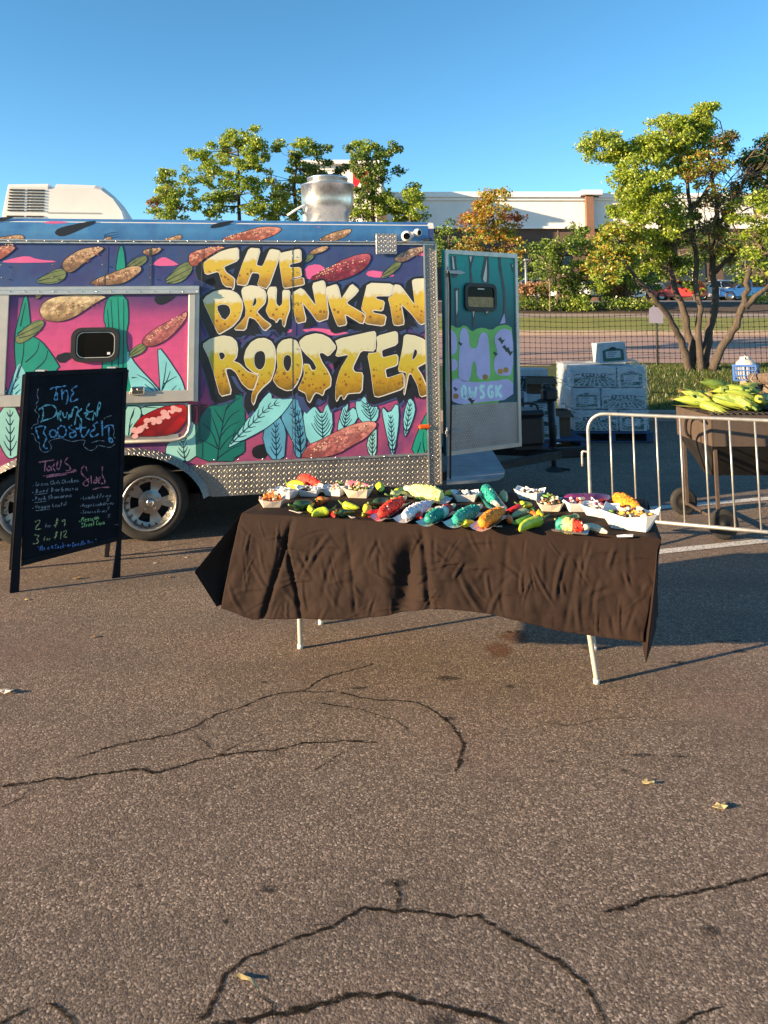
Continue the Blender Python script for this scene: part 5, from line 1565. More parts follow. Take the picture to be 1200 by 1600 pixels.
# ------------------------------------------------------------------ wheels
for x in AX:
    zc = .285 - x * math.sin(R(0.9))
    Mx = Matrix.Translation((x, .11, zc)) @ Matrix.Rotation(R(90), 4, 'X')
    w = MB().lathe([(.205, -.11), (.255, -.11), (.278, -.09), (.285, -.05), (.285, .05), (.278, .085), (.262, .105), (.225, .112), (.205, .105)], 40, Mx).build('wheel', M_TYRE, trailer)
    rim = MB()
    rim.lathe([(.205, .100), (.207, .112), (.196, .114), (.188, .098), (.176, .060), (.172, .020)], 40, Mx)
    rim.lathe([(.205, .10), (.205, -.10)], 40, Mx)
    # five-slot disc
    def disc(a, r, h): return Mx @ Vector((r * math.cos(a), r * math.sin(a), h))
    N = 60
    for k in range(N):
        a0, a1 = 2 * math.pi * k / N, 2 * math.pi * (k + 1) / N
        ph = ((k + .5) * 5 / N) % 1.0
        slot = .22 < ph < .78
        rs = [(.0, .060), (.045, .058), (.078, .050), (.088, .046), (.150, .050), (.176, .060)]
        for j in range(5):
            if slot and j == 3: continue
            (r0, h0), (r1, h1) = rs[j], rs[j + 1]
            rim.add([disc(a0, r0, h0), disc(a1, r0, h0), disc(a1, r1, h1), disc(a0, r1, h1)], [(0, 1, 2, 3)], 0, True)
    rim.build('rim', M_ALLOY, w)
    hub = MB()
    hub.lathe([(0, .098), (.022, .096), (.030, .085), (.032, .056)], 20, Mx)
    for k in range(5):
        a = 2 * math.pi * k / 5 + .3
        hub.tube([disc(a, .056, .050), disc(a, .056, .076)], .011, 6)
    hub.build('hub', M_CHROME, w)
    MB().lathe([(.0, .0), (.171, .0)], 24, Mx).build('brake_drum', M_DARK, w)

# ------------------------------------------------------------------ roof air conditioner
q0, q1 = TI @ at_y(14, 330, 6.4), TI @ at_y(206, 330, 6.66)
ax0, ax1, ay, adep = q0.x, q1.x, .62, .62
az = zt
ah = ((TI @ at_y(110, 287, 6.5)).z - az) * .88
L_ = ax1 - ax0
prof = [(0.0, .03), (.012, .30), (.045, .97), (.36, 1.0), (.365, .93), (.415, .93), (.42, 1.0), (.74, .985), (.80, .94), (.90, .70), (.975, .36), (1.0, .10), (.99, 0.0), (.01, 0.0)]
ac = MB()
secs = [(-adep / 2, .90, .97), (-adep / 2 + .05, 1.0, 1.0), (adep / 2 - .05, 1.0, 1.0), (adep / 2, .90, .97)]
n = len(prof)
vs = []
for dy, sz, sx in secs:
    for a, b in prof: vs.append((ax0 + L_ * (.5 + (a - .5) * sx), ay + dy, az + ah * b * sz))
ac.add(vs, [(j * n + i, j * n + (i + 1) % n, (j + 1) * n + (i + 1) % n, (j + 1) * n + i) for j in range(3) for i in range(n)])
f0 = [(ax0 + L_ * (.5 + (a - .5) * .97), az + ah * b * .90) for a, b in prof]
ac.flat([f0], lambda x, z: Vector((x, ay - adep / 2, z)))
ac.flat([f0], lambda x, z: Vector((x, ay + adep / 2, z)))
acu = ac.build('air_conditioner', M_WPLAS, trailer)
sl = MB()
yf = ay - adep / 2 - .002
for r_ in range(11):
    t = .10 + .80 * r_ / 10
    if r_ == 2: continue
    for (xa, xb) in ((.055, .19), (.21, .345)):
        ia = xa + .02 * t * (1 if xa < .1 else 0); 
        sl.box((ax0 + L_ * (ia + xb) / 2, yf, az + ah * .90 * t), (L_ * (xb - ia), .012, ah * .030))
sl.build('vent_slot', M_DARK, acu)
sl = MB(); sl.box((ax0 + L_ * .58, yf, az + ah * .26), (L_ * .42, .006, .008)); sl.build('seam', plain('grey_seam', (.3, .3, .3), .7), acu)

# ------------------------------------------------------------------ roof exhaust fan
fp = TI @ at_y(512, 345, 7.10)
fx, fy = fp.x, fp.y
def fzp(py): return (TI @ at_y(512, py, 7.10)).z
fr_ = 42 / F_PX * 7.10
Mx = Matrix.Translation((fx, fy, 0))
fan = MB()
fan.lathe([(fr_ * .80, zt - .01), (fr_ * .80, fzp(338)), (fr_ * .84, fzp(336)), (fr_ * .93, fzp(328)), (fr_ * .985, fzp(316)), (fr_ * .99, fzp(293)), (fr_ * 1.02, fzp(292)), (fr_ * 1.02, fzp(290)), (fr_ * .80, fzp(289))], 48, Mx)
fo = fan.build('exhaust_fan', M_STEEL, trailer)
cap = MB()
cap.lathe([(fr_ * .75, fzp(290)), (fr_ * .75, fzp(282)), (fr_ * .77, fzp(281.5)), (fr_ * .77, fzp(279)), (fr_ * .74, fzp(278)), (0, fzp(278))], 48, Mx)
cap.build('fan_cap', M_STEEL, fo)
cab = MB()
cab.tube(chaikin([(fx - fr_ * .84, fy - .12, fzp(333)), (fx - fr_ * .8, fy - .22, fzp(326)), (fx - fr_ * 1.1, fy - .24, fzp(330)), (fx - fr_ * 1.55, fy - .2, fzp(342))], 2, False), .012, 6)
cab.build('fan_cable', M_WPLAS, fo)

# ------------------------------------------------------------------ bracket plate, floodlights, marker light
a, b = P(588, 397, .03), P(620, 365, .03)
MB().box(((a.x + b.x) / 2, -.021, (a.y + b.y) / 2), (b.x - a.x, .010, b.y - a.y), bevel=.002).build('bracket_plate', M_DIAF, trailer)
q = P(640, 368, .06)
cam_ = MB(); cam_.box((q.x + .02, -.02, q.y + .01), (.05, .035, .05), bevel=.008)
cl = cam_.build('flood_light', M_WPLAS, trailer)
for (px, py, r_, dx) in ((635.5, 369, .046, -.25), (652, 363.5, .034, .45)):
    q = P(px, py, .08)
    axis = Vector((dx, -1, -.12)).normalized()
    Mq = Matrix.Translation((q.x, -.08, q.y)) @ axis.to_track_quat('Z', 'Y').to_matrix().to_4x4()
    h = MB().lathe([(0, -r_ * .95), (r_ * .55, -r_ * .8), (r_ * .92, -r_ * .3), (r_, r_ * .25), (r_ * .9, r_ * .7), (r_ * .62, r_ * .85)], 20, Mq).build('lamp_head', M_WPLAS, cl)
    MB().lathe([(0, r_ * .72), (r_ * .63, r_ * .80)], 16, Mq).build('lens', M_GLASS, h)
a, b = P(655, 671, .03), P(672.5, 663, .03)
mk = MB().box(((a.x + b.x) / 2, -.018, (a.y + b.y) / 2), (b.x - a.x, .03, b.y - a.y), bevel=.010).build('marker_light', plain('amber_lens', (.62, .10, .01), .25, var=.15, scale=30), trailer)

# ------------------------------------------------------------------ open door at the end
DA, DB = Vector((0.512, 6.52, 0)), Vector((1.215, 7.06, 0))
du = (DB - DA).normalized()
dn = Vector((du.y, -du.x, 0))            # towards the camera
def D(px, py, off=0.0):
    """photo pixel -> door plane (u along the leaf, v height)"""
    o = Vector((0, 0, CAM_H)); w = ray(px, py)
    t = ((DA + dn * off - o).dot(dn)) / w.dot(dn)
    p = o + w * t
    return Vector(((p - DA).dot(du), p.z))
def DL(u, v, off): return TI @ (DA + du * u + dn * off + Vector((0, 0, v)))
dc = [D(696, 394), D(807, 393), D(804.5, 690), D(694, 713)]
u0, u1 = .005, dc[1].x
v1 = (dc[0].y + dc[1].y) / 2; vb0, vb1 = dc[3].y, dc[2].y
def dz(u, base): return base + .016 * u
mb = MB()
leaf_ = [(u0, vb0), (u1, vb0 + .016 * u1), (u1, v1 + .008), (u0, v1 - .008)]
mb.prism(leaf_, lambda u, v, d: DL(u, v, d), -.04, -.003)
M_DOORT = mural_mat('door_teal', [(0.0, srgb(6, 84, 96)), (0.5, srgb(6, 138, 134)), (1.0, srgb(16, 172, 158))], 1.62, 2.3, .2)
door = mb.build('door', M_DOORT, trailer)
def dbar(name, pts, mat, off0, off1, parent=door):
    m_ = MB(); m_.prism(pts, lambda u, v, d: DL(u, v, d), off0, off1); return m_.build(name, mat, parent)
fw = .034
for q in ([(u0, vb0), (u0 + fw, vb0 + fw), (u0 + fw, v1 - .008 - fw), (u0, v1 - .008)], [(u1 - fw, vb0 + fw), (u1, vb0), (u1, v1 + .008), (u1 - fw, v1 - fw)], [(u0, v1 - .008), (u0 + fw, v1 - .008 - fw), (u1 - fw, v1 - fw), (u1, v1 + .008)], [(u0, vb0), (u1, vb0), (u1 - fw, vb0 + fw), (u0 + fw, vb0 + fw)]):
    dbar('door_frame', q, M_FRAME, -.003, .012)
def dp(name, pts, mat, lv, smooth=1, off=.0, strokes=None, parent=door, sw=.01, smat=None):
    m_ = MB()
    q = [D(x, y) for x, y in pts]
    if smooth: q = chaikin(q, smooth)
    m_.flat([q], lambda u, v: DL(u, v, off + .0012 * lv - .002))
    return m_.build(name, mat, parent, fix=False)
def dstroke(name, paths, w, mat, lv, parent=door):
    m_ = MB()
    for pth in paths:
        q = chaikin([D(x, y) for x, y in pth], 2, False) if len(pth) > 2 else [D(x, y) for x, y in pth]
        m_.ribbon(q, w, lambda u, v: DL(u, v, .0012 * lv - .002))
    return m_.build(name, mat, parent, fix=False)
dbar('kick_plate', [(D(701, 632).x, vb0 + fw), (u1 - fw, vb0 + fw), (u1 - fw, D(798, 629).y), (D(701, 632).x, D(701, 633).y)], M_DIAF, -.003, .003)
M_LAV = plain('mural_lavender', srgb(186, 178, 222), .45, var=.12, scale=5)
M_GRN = plain('mural_leaf_green', srgb(110, 186, 90), .45, var=.15, scale=5)
c8 = lambda pts: cm(680, 380, 8.571, pts)
cd = lambda pts: cm(670, 370, 4.1, pts)
for q, w in (([(205, 170), (275, 170), (290, 350), (300, 440), (240, 470), (225, 430), (215, 330)], [(222, 175), (240, 180), (262, 350), (235, 350)]), ([(445, 175), (525, 175), (500, 260), (480, 350), (500, 500), (510, 560), (470, 560), (465, 400), (460, 260)], [(455, 178), (490, 178), (472, 260)]),
        ([(670, 175), (715, 175), (725, 420), (715, 540), (640, 520), (615, 450), (640, 300)], [(688, 210), (690, 440), (685, 520), (655, 520), (640, 480), (665, 350)]), ([(255, 600), (320, 595), (300, 960), (290, 1110), (275, 1110), (265, 900)], [(275, 640), (300, 630), (298, 900), (285, 970)]),
        ([(495, 900), (540, 900), (530, 1000), (520, 1130), (500, 1130)], [(500, 910), (525, 910), (510, 1000)]), ([(660, 910), (740, 900), (690, 970), (670, 960)], [(675, 912), (725, 905), (685, 945)]), ([(1000, 270), (1040, 270), (1040, 400), (1020, 330)], [(1025, 290), (1040, 290), (1040, 330)])):
    s_ = dp('painted_letter', c8(q), M_INK, 2, 0)
    dp('letter_highlight', c8(w), M_WRIM, 3, 0, parent=s_)
dstroke('painted_letter', [c8([(862, 175), (870, 330), (905, 520), (930, 700), (930, 960), (905, 1075)])], .030, M_INK, 2)
dp('painted_letter', c8([(865, 1080), (925, 935), (940, 1070)]), M_LAV, 3, 0)
dp('painted_field', cd([(104, 590), (140, 560), (185, 590), (230, 560), (275, 610), (300, 590), (345, 580), (400, 600), (440, 570), (500, 560), (540, 590), (540, 1062), (104, 1085)]), M_GRN, 4)
BUB = [[(106, 582), (140, 588), (175, 630), (182, 700), (165, 755), (106, 765)], [(106, 790), (180, 780), (182, 855), (106, 865)],
       [(195, 640), (205, 590), (228, 580), (252, 610), (258, 715), (308, 715), (318, 640), (345, 605), (378, 630), (388, 760), (392, 880), (375, 912), (305, 912), (298, 800), (276, 800), (262, 930), (200, 925), (185, 880), (192, 760)],
       [(412, 650), (445, 600), (490, 585), (537, 610), (538, 885), (470, 892), (420, 875), (412, 790), (440, 745)],
       [(106, 900), (140, 930), (175, 900), (280, 935), (400, 925), (538, 905), (538, 1040), (300, 1062), (200, 1075), (140, 1050), (106, 1010)]]
for b_ in BUB: dp('painted_letter', cd(b_), M_LAV, 6)
M_TAGC = plain('mural_pale_cyan', srgb(206, 240, 240), .45, var=.1)
M_OCH = plain('mural_ochre', srgb(176, 120, 40), .45, var=.3)
for i, (x, y) in enumerate([(358, 895), (170, 1018), (455, 860), (490, 850)]):
    dp('painted_fruit', cd([(x - 16, y - 14), (x + 16, y - 14), (x + 18, y + 18), (x - 16, y + 20)]), M_OCH, 7)
for i, (x, y) in enumerate([(200, 686), (425, 750), (168, 975), (462, 665), (490, 715), (515, 740), (270, 1050)]):
    s = 16 if i < 3 else 24
    dp('painted_leaf', cd([(x - s, y - s * .4), (x - s * .2, y - s), (x + s * .2, y - s * .2), (x + s, y - s * .3), (x + s * .1, y + s), (x - s * .3, y + s * .3)]), plain('mural_deep_green', srgb(20, 50, 44), .45, var=.3), 7, 0)
TAGS = {'Q': [[(0, 0), (12, -4), (16, 20), (10, 50), (0, 48), (-4, 20), (0, 0)], [(6, 40), (18, 60)]], 'W': [[(0, 0), (6, 58), (16, 20), (26, 58), (34, 0)]], 'S': [[(24, 4), (10, -2), (2, 12), (22, 34), (20, 54), (2, 56)]], 'G': [[(26, 6), (10, 0), (2, 28), (10, 56), (26, 52), (26, 32), (15, 32)]], 'K': [[(2, 0), (4, 58)], [(28, -2), (5, 30), (30, 58)]]}
xx = 212
for ch, adv in (('Q', 36), ('W', 60), ('S', 46), ('G', 46), ('K', 50)):
    dstroke('painted_letter', [cd([(xx + a * 1.35, 962 - (xx - 212) * .05 + b * 1.3) for a, b in s]) for s in TAGS[ch]], .030, M_TAGC, 8)['label'] = 'pale cyan letter %s on the trailer door' % ch
    xx += adv + 6
# door window
dw0, dw1 = D(725, 486), D(773.5, 444)
def drr(a, b, r):
    pts = []
    for cx, cy, a0 in ((b.x - r, b.y - r, 0), (a.x + r, b.y - r, 90), (a.x + r, a.y + r, 180), (b.x - r, a.y + r, 270)):
        for k in range(6):
            t = R(a0 + k * 18); pts.append((cx + r * math.cos(t), cy + r * math.sin(t)))
    return pts
o_ = drr(dw0, dw1, .06); i_ = drr(dw0 + Vector((.032, .032)), dw1 - Vector((.032, .032)), .035)
n_ = len(o_)
mb = MB()
mb.add([DL(*p, .0) for p in o_] + [DL(*p, .020) for p in o_] + [DL(*p, .020) for p in i_] + [DL(*p, .011) for p in i_], [(r * n_ + i, r * n_ + (i + 1) % n_, (r + 1) * n_ + (i + 1) % n_, (r + 1) * n_ + i) for r in range(3) for i in range(n_)])
dwf = mb.build('window', M_RUB, door)
mb = MB(); mb.flat([i_], lambda u, v: DL(u, v, .011)); mb.build('pane', plain('door_window_glass', (.006, .006, .006), .08, var=.4, scale=30, spec=.06), dwf, fix=False)
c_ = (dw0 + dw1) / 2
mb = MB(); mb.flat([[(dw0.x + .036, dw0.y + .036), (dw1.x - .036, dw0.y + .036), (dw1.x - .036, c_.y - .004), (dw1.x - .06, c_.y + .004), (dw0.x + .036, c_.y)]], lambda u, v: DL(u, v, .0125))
mb.build('painted_reflection', plain('straw_reflection_tan', (.34, .24, .11), .8, var=.45, scale=55), dwf, fix=False)  # reflection of sunlit asphalt, painted as a tan sheet over the lower pane
dbar('handle', [(c_.x - .04, dw1.y - .055), (c_.x + .04, dw1.y - .055), (c_.x + .04, dw1.y - .045), (c_.x - .04, dw1.y - .045)], M_FRAME, .012, .018, dwf)
for (px, py) in ((710, 425.5), (708, 674)):
    q = D(px, py)
    m_ = MB(); m_.prism([(q.x - .10, q.y - .012), (q.x + .05, q.y - .016), (q.x + .11, q.y), (q.x + .05, q.y + .016), (q.x - .10, q.y + .012)], lambda u, v, d: DL(u, v, d), .010, .022); m_.tube([DL(q.x - .08, q.y - .04, .014), DL(q.x - .08, q.y + .04, .014)], .012, 8)
    m_.build('hinge', M_POST, door)
m_ = MB(); m_.tube(chaikin([DL(D(697, 424).x, D(697, 424).y, .03), DL(D(700, 450).x, D(700, 450).y, .03), DL(D(699, 520).x, D(699, 520).y, .03), DL(D(701, 600).x, D(701, 600).y, .03), DL(D(700, 680).x, D(700, 680).y, .03), DL(D(698, 752).x, D(698, 752).y, .04)], 2, False), .009, 6); m_.build('power_cable', plain('matt_black_cable', (.006, .006, .007), .9, spec=.05), trailer)

# ------------------------------------------------------------------ drawbar deck, beams, jack, battery box
pl = [TI @ at_z(x, y, .39) for x, y in [(697, 754), (760, 751), (780, 748), (787, 744), (789, 737), (772, 710), (764, 699), (700, 700)]]
pl = [(max(p.x, .015), p.y) for p in pl]
mb = MB(); mb.prism(pl, lambda x, y, d: Vector((x, y, d)), .372, .392); 
dk = mb.build('drawbar_deck', plain('grey_deck_plate', (.20, .235, .26), .5, .3, var=.25, scale=6), trailer)
mb = MB()
mb.tube([(.0, .35, .33), (1.55, 1.18, .33)], .05, 4, smooth=False); mb.tube([(.0, 2.1, .33), (1.55, 1.28, .33)], .05, 4, smooth=False)
mb.box((1.68, 1.23, .34), (.34, .10, .10), bevel=.015)
mb.lathe([(0, .05), (.05, .04), (.055, 0), (.04, -.05), (0, -.05)], 12, Matrix.Translation((1.86, 1.23, .35)))
mb.build('drawbar', M_UNDER, trailer)
jb = TI @ Vector((at_z(866, 736, .06).x, at_z(866, 736, .06).y, 0))
jx, jy = jb.x, jb.y
mb = MB()
mb.tube([(jx, jy, .05), (jx, jy, .36)], .026, 10); mb.tube([(jx, jy, .30), (jx - .01, jy, .78)], .038, 10)
mb.lathe([(0, .07), (.03, .07), (.10, .035), (.12, .03), (.12, .02), (0, .02)], 14, Matrix.Translation((jx, jy, .01)))
jk = mb.build('jack', M_UNDER, trailer)
hd = MB(); hd.box((jx - .02, jy, .86), (.17, .13, .15), bevel=.03); hd.box((jx - .05, jy, .95), (.10, .09, .06), bevel=.02); hd.build('jack_head', M_BLACKP, jk)
fo_ = MB(); fo_.tube([(jx + .02, jy, .06), (jx + .16, jy - .06, .05)], .014, 6); fo_.build('jack_foot', M_UNDER, jk)
gx = TI @ at_y(829, 690, 8.0)
mb = MB()
mb.box((gx.x, gx.y + .15, .56), (.30, .36, .30), bevel=.03); mb.box((gx.x, gx.y + .15, .73), (.33, .39, .07), bevel=.03)
mb.box((gx.x, gx.y + .15, .395), (.26, .3, .04))
bx_ = mb.build('battery_box', M_BLACKP, trailer)
hh = MB(); hh.tube(chaikin([(gx.x - .12, gx.y + .05, .75), (gx.x - .10, gx.y + .05, .83), (gx.x + .10, gx.y + .05, .83), (gx.x + .12, gx.y + .05, .75)], 2, False), .014, 6); hh.build('handle', M_BLACKP, bx_)
# ------------------------------------------------------------------ chalkboard A-frame
sBL, sBR = at_z(15, 927, 0), at_z(188, 902, 0)
sh = (sBR - sBL).normalized()
sbk = Vector((-sh.y, sh.x, 0))
def on_plane(px, py, o, n):
    c = Vector((0, 0, CAM_H)); r = ray(px, py)
    return c + r * ((o - c).dot(n) / r.dot(n))
LEAN = 0.10
sTL, sTR = on_plane(40, 581, sBL + sbk * LEAN, sbk), on_plane(199, 574, sBL + sbk * LEAN, sbk)
sn = (sBR - sBL).cross(sTL - sBL).normalized()
if sn.y > 0: sn = -sn
s_org = Vector((sBL.x, sBL.y, 0))
board = tag(empty('chalkboard_sign', s_org), 'tall black chalkboard sandwich sign with handwritten menu standing left of the table', 'sign')
def S(px, py, off=0.0): return on_plane(px, py, sBL + sn * off, sn) + Vector((0, 0, 0)) - s_org
M_BOARD = plain('chalkboard_black', (0.005, 0.007, 0.011), 0.7, var=.35, scale=5, spec=.12)
M_BFRAME = plain('black_wood', (0.006, 0.007, 0.010), 0.6, spec=.15, var=.3, scale=10, bump=.2)
def slab(name, px, d0, d1, mat, parent=board):
    m_ = MB()
    a = [S(x, y, d0) for x, y in px]; b = [S(x, y, d0) - sn * (d0 - d1) for x, y in px]
    n_ = len(px)
    m_.add(a + b, [tuple(range(n_)), tuple(reversed(range(n_, 2 * n_)))] + [(i, (i + 1) % n_, n_ + (i + 1) % n_, n_ + i) for i in range(n_)])
    return m_.build(name, mat, parent)
slab('chalk_panel', [(46, 588), (194, 581), (184, 840), (33, 880)], -.004, -.014, M_BOARD)
slab('leg', [(40, 581), (46.5, 581), (30, 921), (29.5, 926), (15, 928)], .004, -.020, M_BFRAME)
slab('leg', [(193, 574.5), (199, 574), (188, 902), (175, 905), (184, 840)], .004, -.020, M_BFRAME)
slab('frame_rail', [(46.6, 580.7), (192.9, 574.3), (193, 581), (46, 588)], .004, -.020, M_BFRAME)
slab('frame_rail', [(33.6, 876), (182.6, 838), (182, 846), (33, 885)], .004, -.020, M_BFRAME)
# rear half of the A-frame
rb = MB()
tl, trr = sTL - s_org, sTR - s_org
bl2, br2 = tl.lerp(trr, .02) + sbk * .42, tl.lerp(trr, .98) + sbk * .42
bl2.z = br2.z = 0.0
rb.tube([tl + sbk * .03 - Vector((0, 0, .02)), bl2], .018, 4, smooth=False); rb.tube([trr + sbk * .03 - Vector((0, 0, .02)), br2], .018, 4, smooth=False)
rb.build('rear_leg', M_BFRAME, board)
rb = MB()
q = [(tl + sbk * .035).lerp(bl2, .03), (trr + sbk * .035).lerp(br2, .03), (trr + sbk * .035).lerp(br2, .84), (tl + sbk * .035).lerp(bl2, .84)]
rb.add(q + [p + sbk * .012 for p in q], [(0, 1, 2, 3), (7, 6, 5, 4), (0, 4, 5, 1), (1, 5, 6, 2), (2, 6, 7, 3), (3, 7, 4, 0)])
rb.build('rear_panel', M_BOARD, board)
hg = MB(); hg.box(tl.lerp(trr, .15) + Vector((0, 0, .004)) + sbk * .012, (.06, .05, .01)); hg.box(tl.lerp(trr, .85) + Vector((0, 0, .004)) + sbk * .012, (.06, .05, .01)); hg.build('hinge', M_STEEL, board)
def chalk(name, c, e=0.5):
    k = NT(name)
    v = k.coord('Object')
    k.set(Base_Color=c, Roughness=.95)
    k.l(k.ramp(k.noise(v, 160, 3, .7), [(0.32, .12), (0.60, .80)]), k.b.inputs['Alpha'])
    return k.m
CH = {'blue': chalk('chalk_blue', srgb(120, 190, 236)), 'cyan': chalk('chalk_cyan', srgb(140, 220, 232)), 'pink': chalk('chalk_pink', srgb(226, 140, 160)), 'grey': chalk('chalk_grey', srgb(176, 186, 196)), 'yel': chalk('chalk_yellow', srgb(206, 214, 150)), 'grn': chalk('chalk_green', srgb(170, 226, 150)), 'bl2': chalk('chalk_deep_blue', srgb(110, 150, 220))}
def sfn(x, y): return S(x, y, -.0015)
chalk_k = 0
def strokes(name, paths, w, mat, label=None):
    global chalk_k
    m_ = MB()
    for p in paths:
        q = chaikin([Vector(a) for a in p], 2, False) if len(p) > 2 else [Vector(a) for a in p]
        n_ = len(q)
        m_.ribbon(q, [w * (.8 + .5 * math.sin(i * 1.3 + len(p))) for i in range(n_)], lambda x, y: S(x, y, -.0022 + .00002 * chalk_k))
    chalk_k += 1
    o = m_.build(name, mat, board, fix=False)
    if label: o['label'] = label
ct = lambda L: [cm(20, 580, 6.667, p) for p in L]
cb = lambda L: [cm(20, 700, 6.667, p) for p in L]
def circ(cx, cy, rx, ry, n=10): return [(cx + rx * math.cos(6.6 * i / n - 1.2), cy + ry * math.sin(6.6 * i / n - 1.2)) for i in range(n + 1)]
strokes('chalk_lettering', ct([[(385, 190), (430, 165), (500, 165), (555, 150)], [(455, 165), (450, 230), (428, 290), (450, 305), (468, 290), (460, 220)], [(510, 190), (515, 300)], [(515, 240), (550, 190), (578, 225), (565, 340), (550, 340)], [(672, 150), (600, 195), (645, 218), (598, 270), (605, 330), (685, 285)]]), 2.2, CH['blue'], 'blue chalk title, top word')
strokes('chalk_lettering', ct([[(270, 405), (300, 370), (322, 410), (310, 500), (290, 535)], [(270, 400), (330, 355), (420, 350), (462, 400), (440, 480), (300, 520)], [(465, 425), (470, 505)], [(470, 460), (495, 405), (505, 440), (480, 462), (505, 525)], [(520, 425), (525, 480), (558, 480), (565, 425)], [(580, 505), (590, 430), (612, 500), (618, 420)], [(620, 420), (640, 365), (690, 385), (660, 460), (645, 560)], [(720, 385), (665, 450), (700, 480), (720, 520), (705, 640)], [(800, 335), (755, 400), (800, 425), (745, 480), (810, 505)], [(740, 440), (840, 415)], [(832, 515), (850, 405), (878, 505), (888, 310), (922, 345), (890, 410)]]), 2.2, CH['cyan'], 'pale blue chalk title, middle word')
strokes('chalk_lettering', ct([[(235, 595), (255, 650), (272, 705)], [(235, 590), (300, 568), (350, 575), (310, 640), (360, 690), (330, 740), (318, 800), (362, 805)], circ(420, 650, 38, 40), circ(510, 628, 48, 62), [(615, 560), (575, 590), (650, 625), (665, 660), (620, 700), (585, 670), (605, 635), (640, 640)], [(700, 540), (708, 650), (740, 705), (800, 600)], [(655, 600), (765, 585)], [(885, 530), (830, 560), (870, 595), (795, 640), (830, 695), (895, 650)], [(928, 515), (935, 675)], [(935, 605), (1000, 555), (1055, 570)], [(1000, 575), (1000, 690), (1015, 760), (1050, 715), (1010, 690)]]), 2.4, CH['blue'], 'blue chalk title, bottom word')
strokes('chalk_flourish', ct([[(265, 180), (250, 250), (272, 300), (235, 345), (258, 378), (220, 405), (285, 460), (255, 500), (270, 545), (210, 560), (192, 605)], [(190, 650), (225, 660), (240, 735), (282, 740), (275, 800), (320, 852), (400, 825), (402, 765), (362, 730), (480, 692), (545, 712), (620, 737), (700, 715), (765, 720), (730, 770), (760, 802), (805, 832), (860, 812), (880, 770), (960, 785), (1015, 800), (1062, 760)], [(950, 500), (958, 482), (1032, 462)], [(820, 745), (900, 720), (960, 730)], [(1040, 570), (1060, 620), (1045, 680), (1070, 700)]]), .9, CH['grey'])
strokes('chalk_lettering', cb([[(270, 148), (430, 124)], [(340, 140), (330, 245)], [(385, 185), (352, 215), (362, 245), (395, 220), (398, 180), (402, 240)], [(440, 158), (412, 200), (442, 242)], [(470, 128), (452, 215), (490, 225), (505, 118)], [(575, 98), (528, 150), (595, 185), (602, 235), (555, 235)], [(318, 292), (500, 268), (655, 245)], [(352, 302), (560, 275)], [(612, 242), (662, 220), (650, 250)]]), 1.8, CH['pink'], 'chalk word Tacos in pink')
strokes('chalk_lettering', cb([[(772, 240), (758, 178), (715, 205), (712, 270), (785, 330), (792, 385), (748, 402), (728, 360), (795, 315)], [(815, 290), (820, 372)], [(860, 330), (840, 350), (850, 375), (872, 350), (872, 280), (876, 372)], [(888, 345), (920, 315), (895, 298), (882, 345), (905, 368)], [(935, 190), (928, 280), (955, 325), (965, 372), (918, 368)], [(825, 435), (900, 412), (1010, 408)]]), 1.7, CH['pink'], 'chalk word Sides in pink')
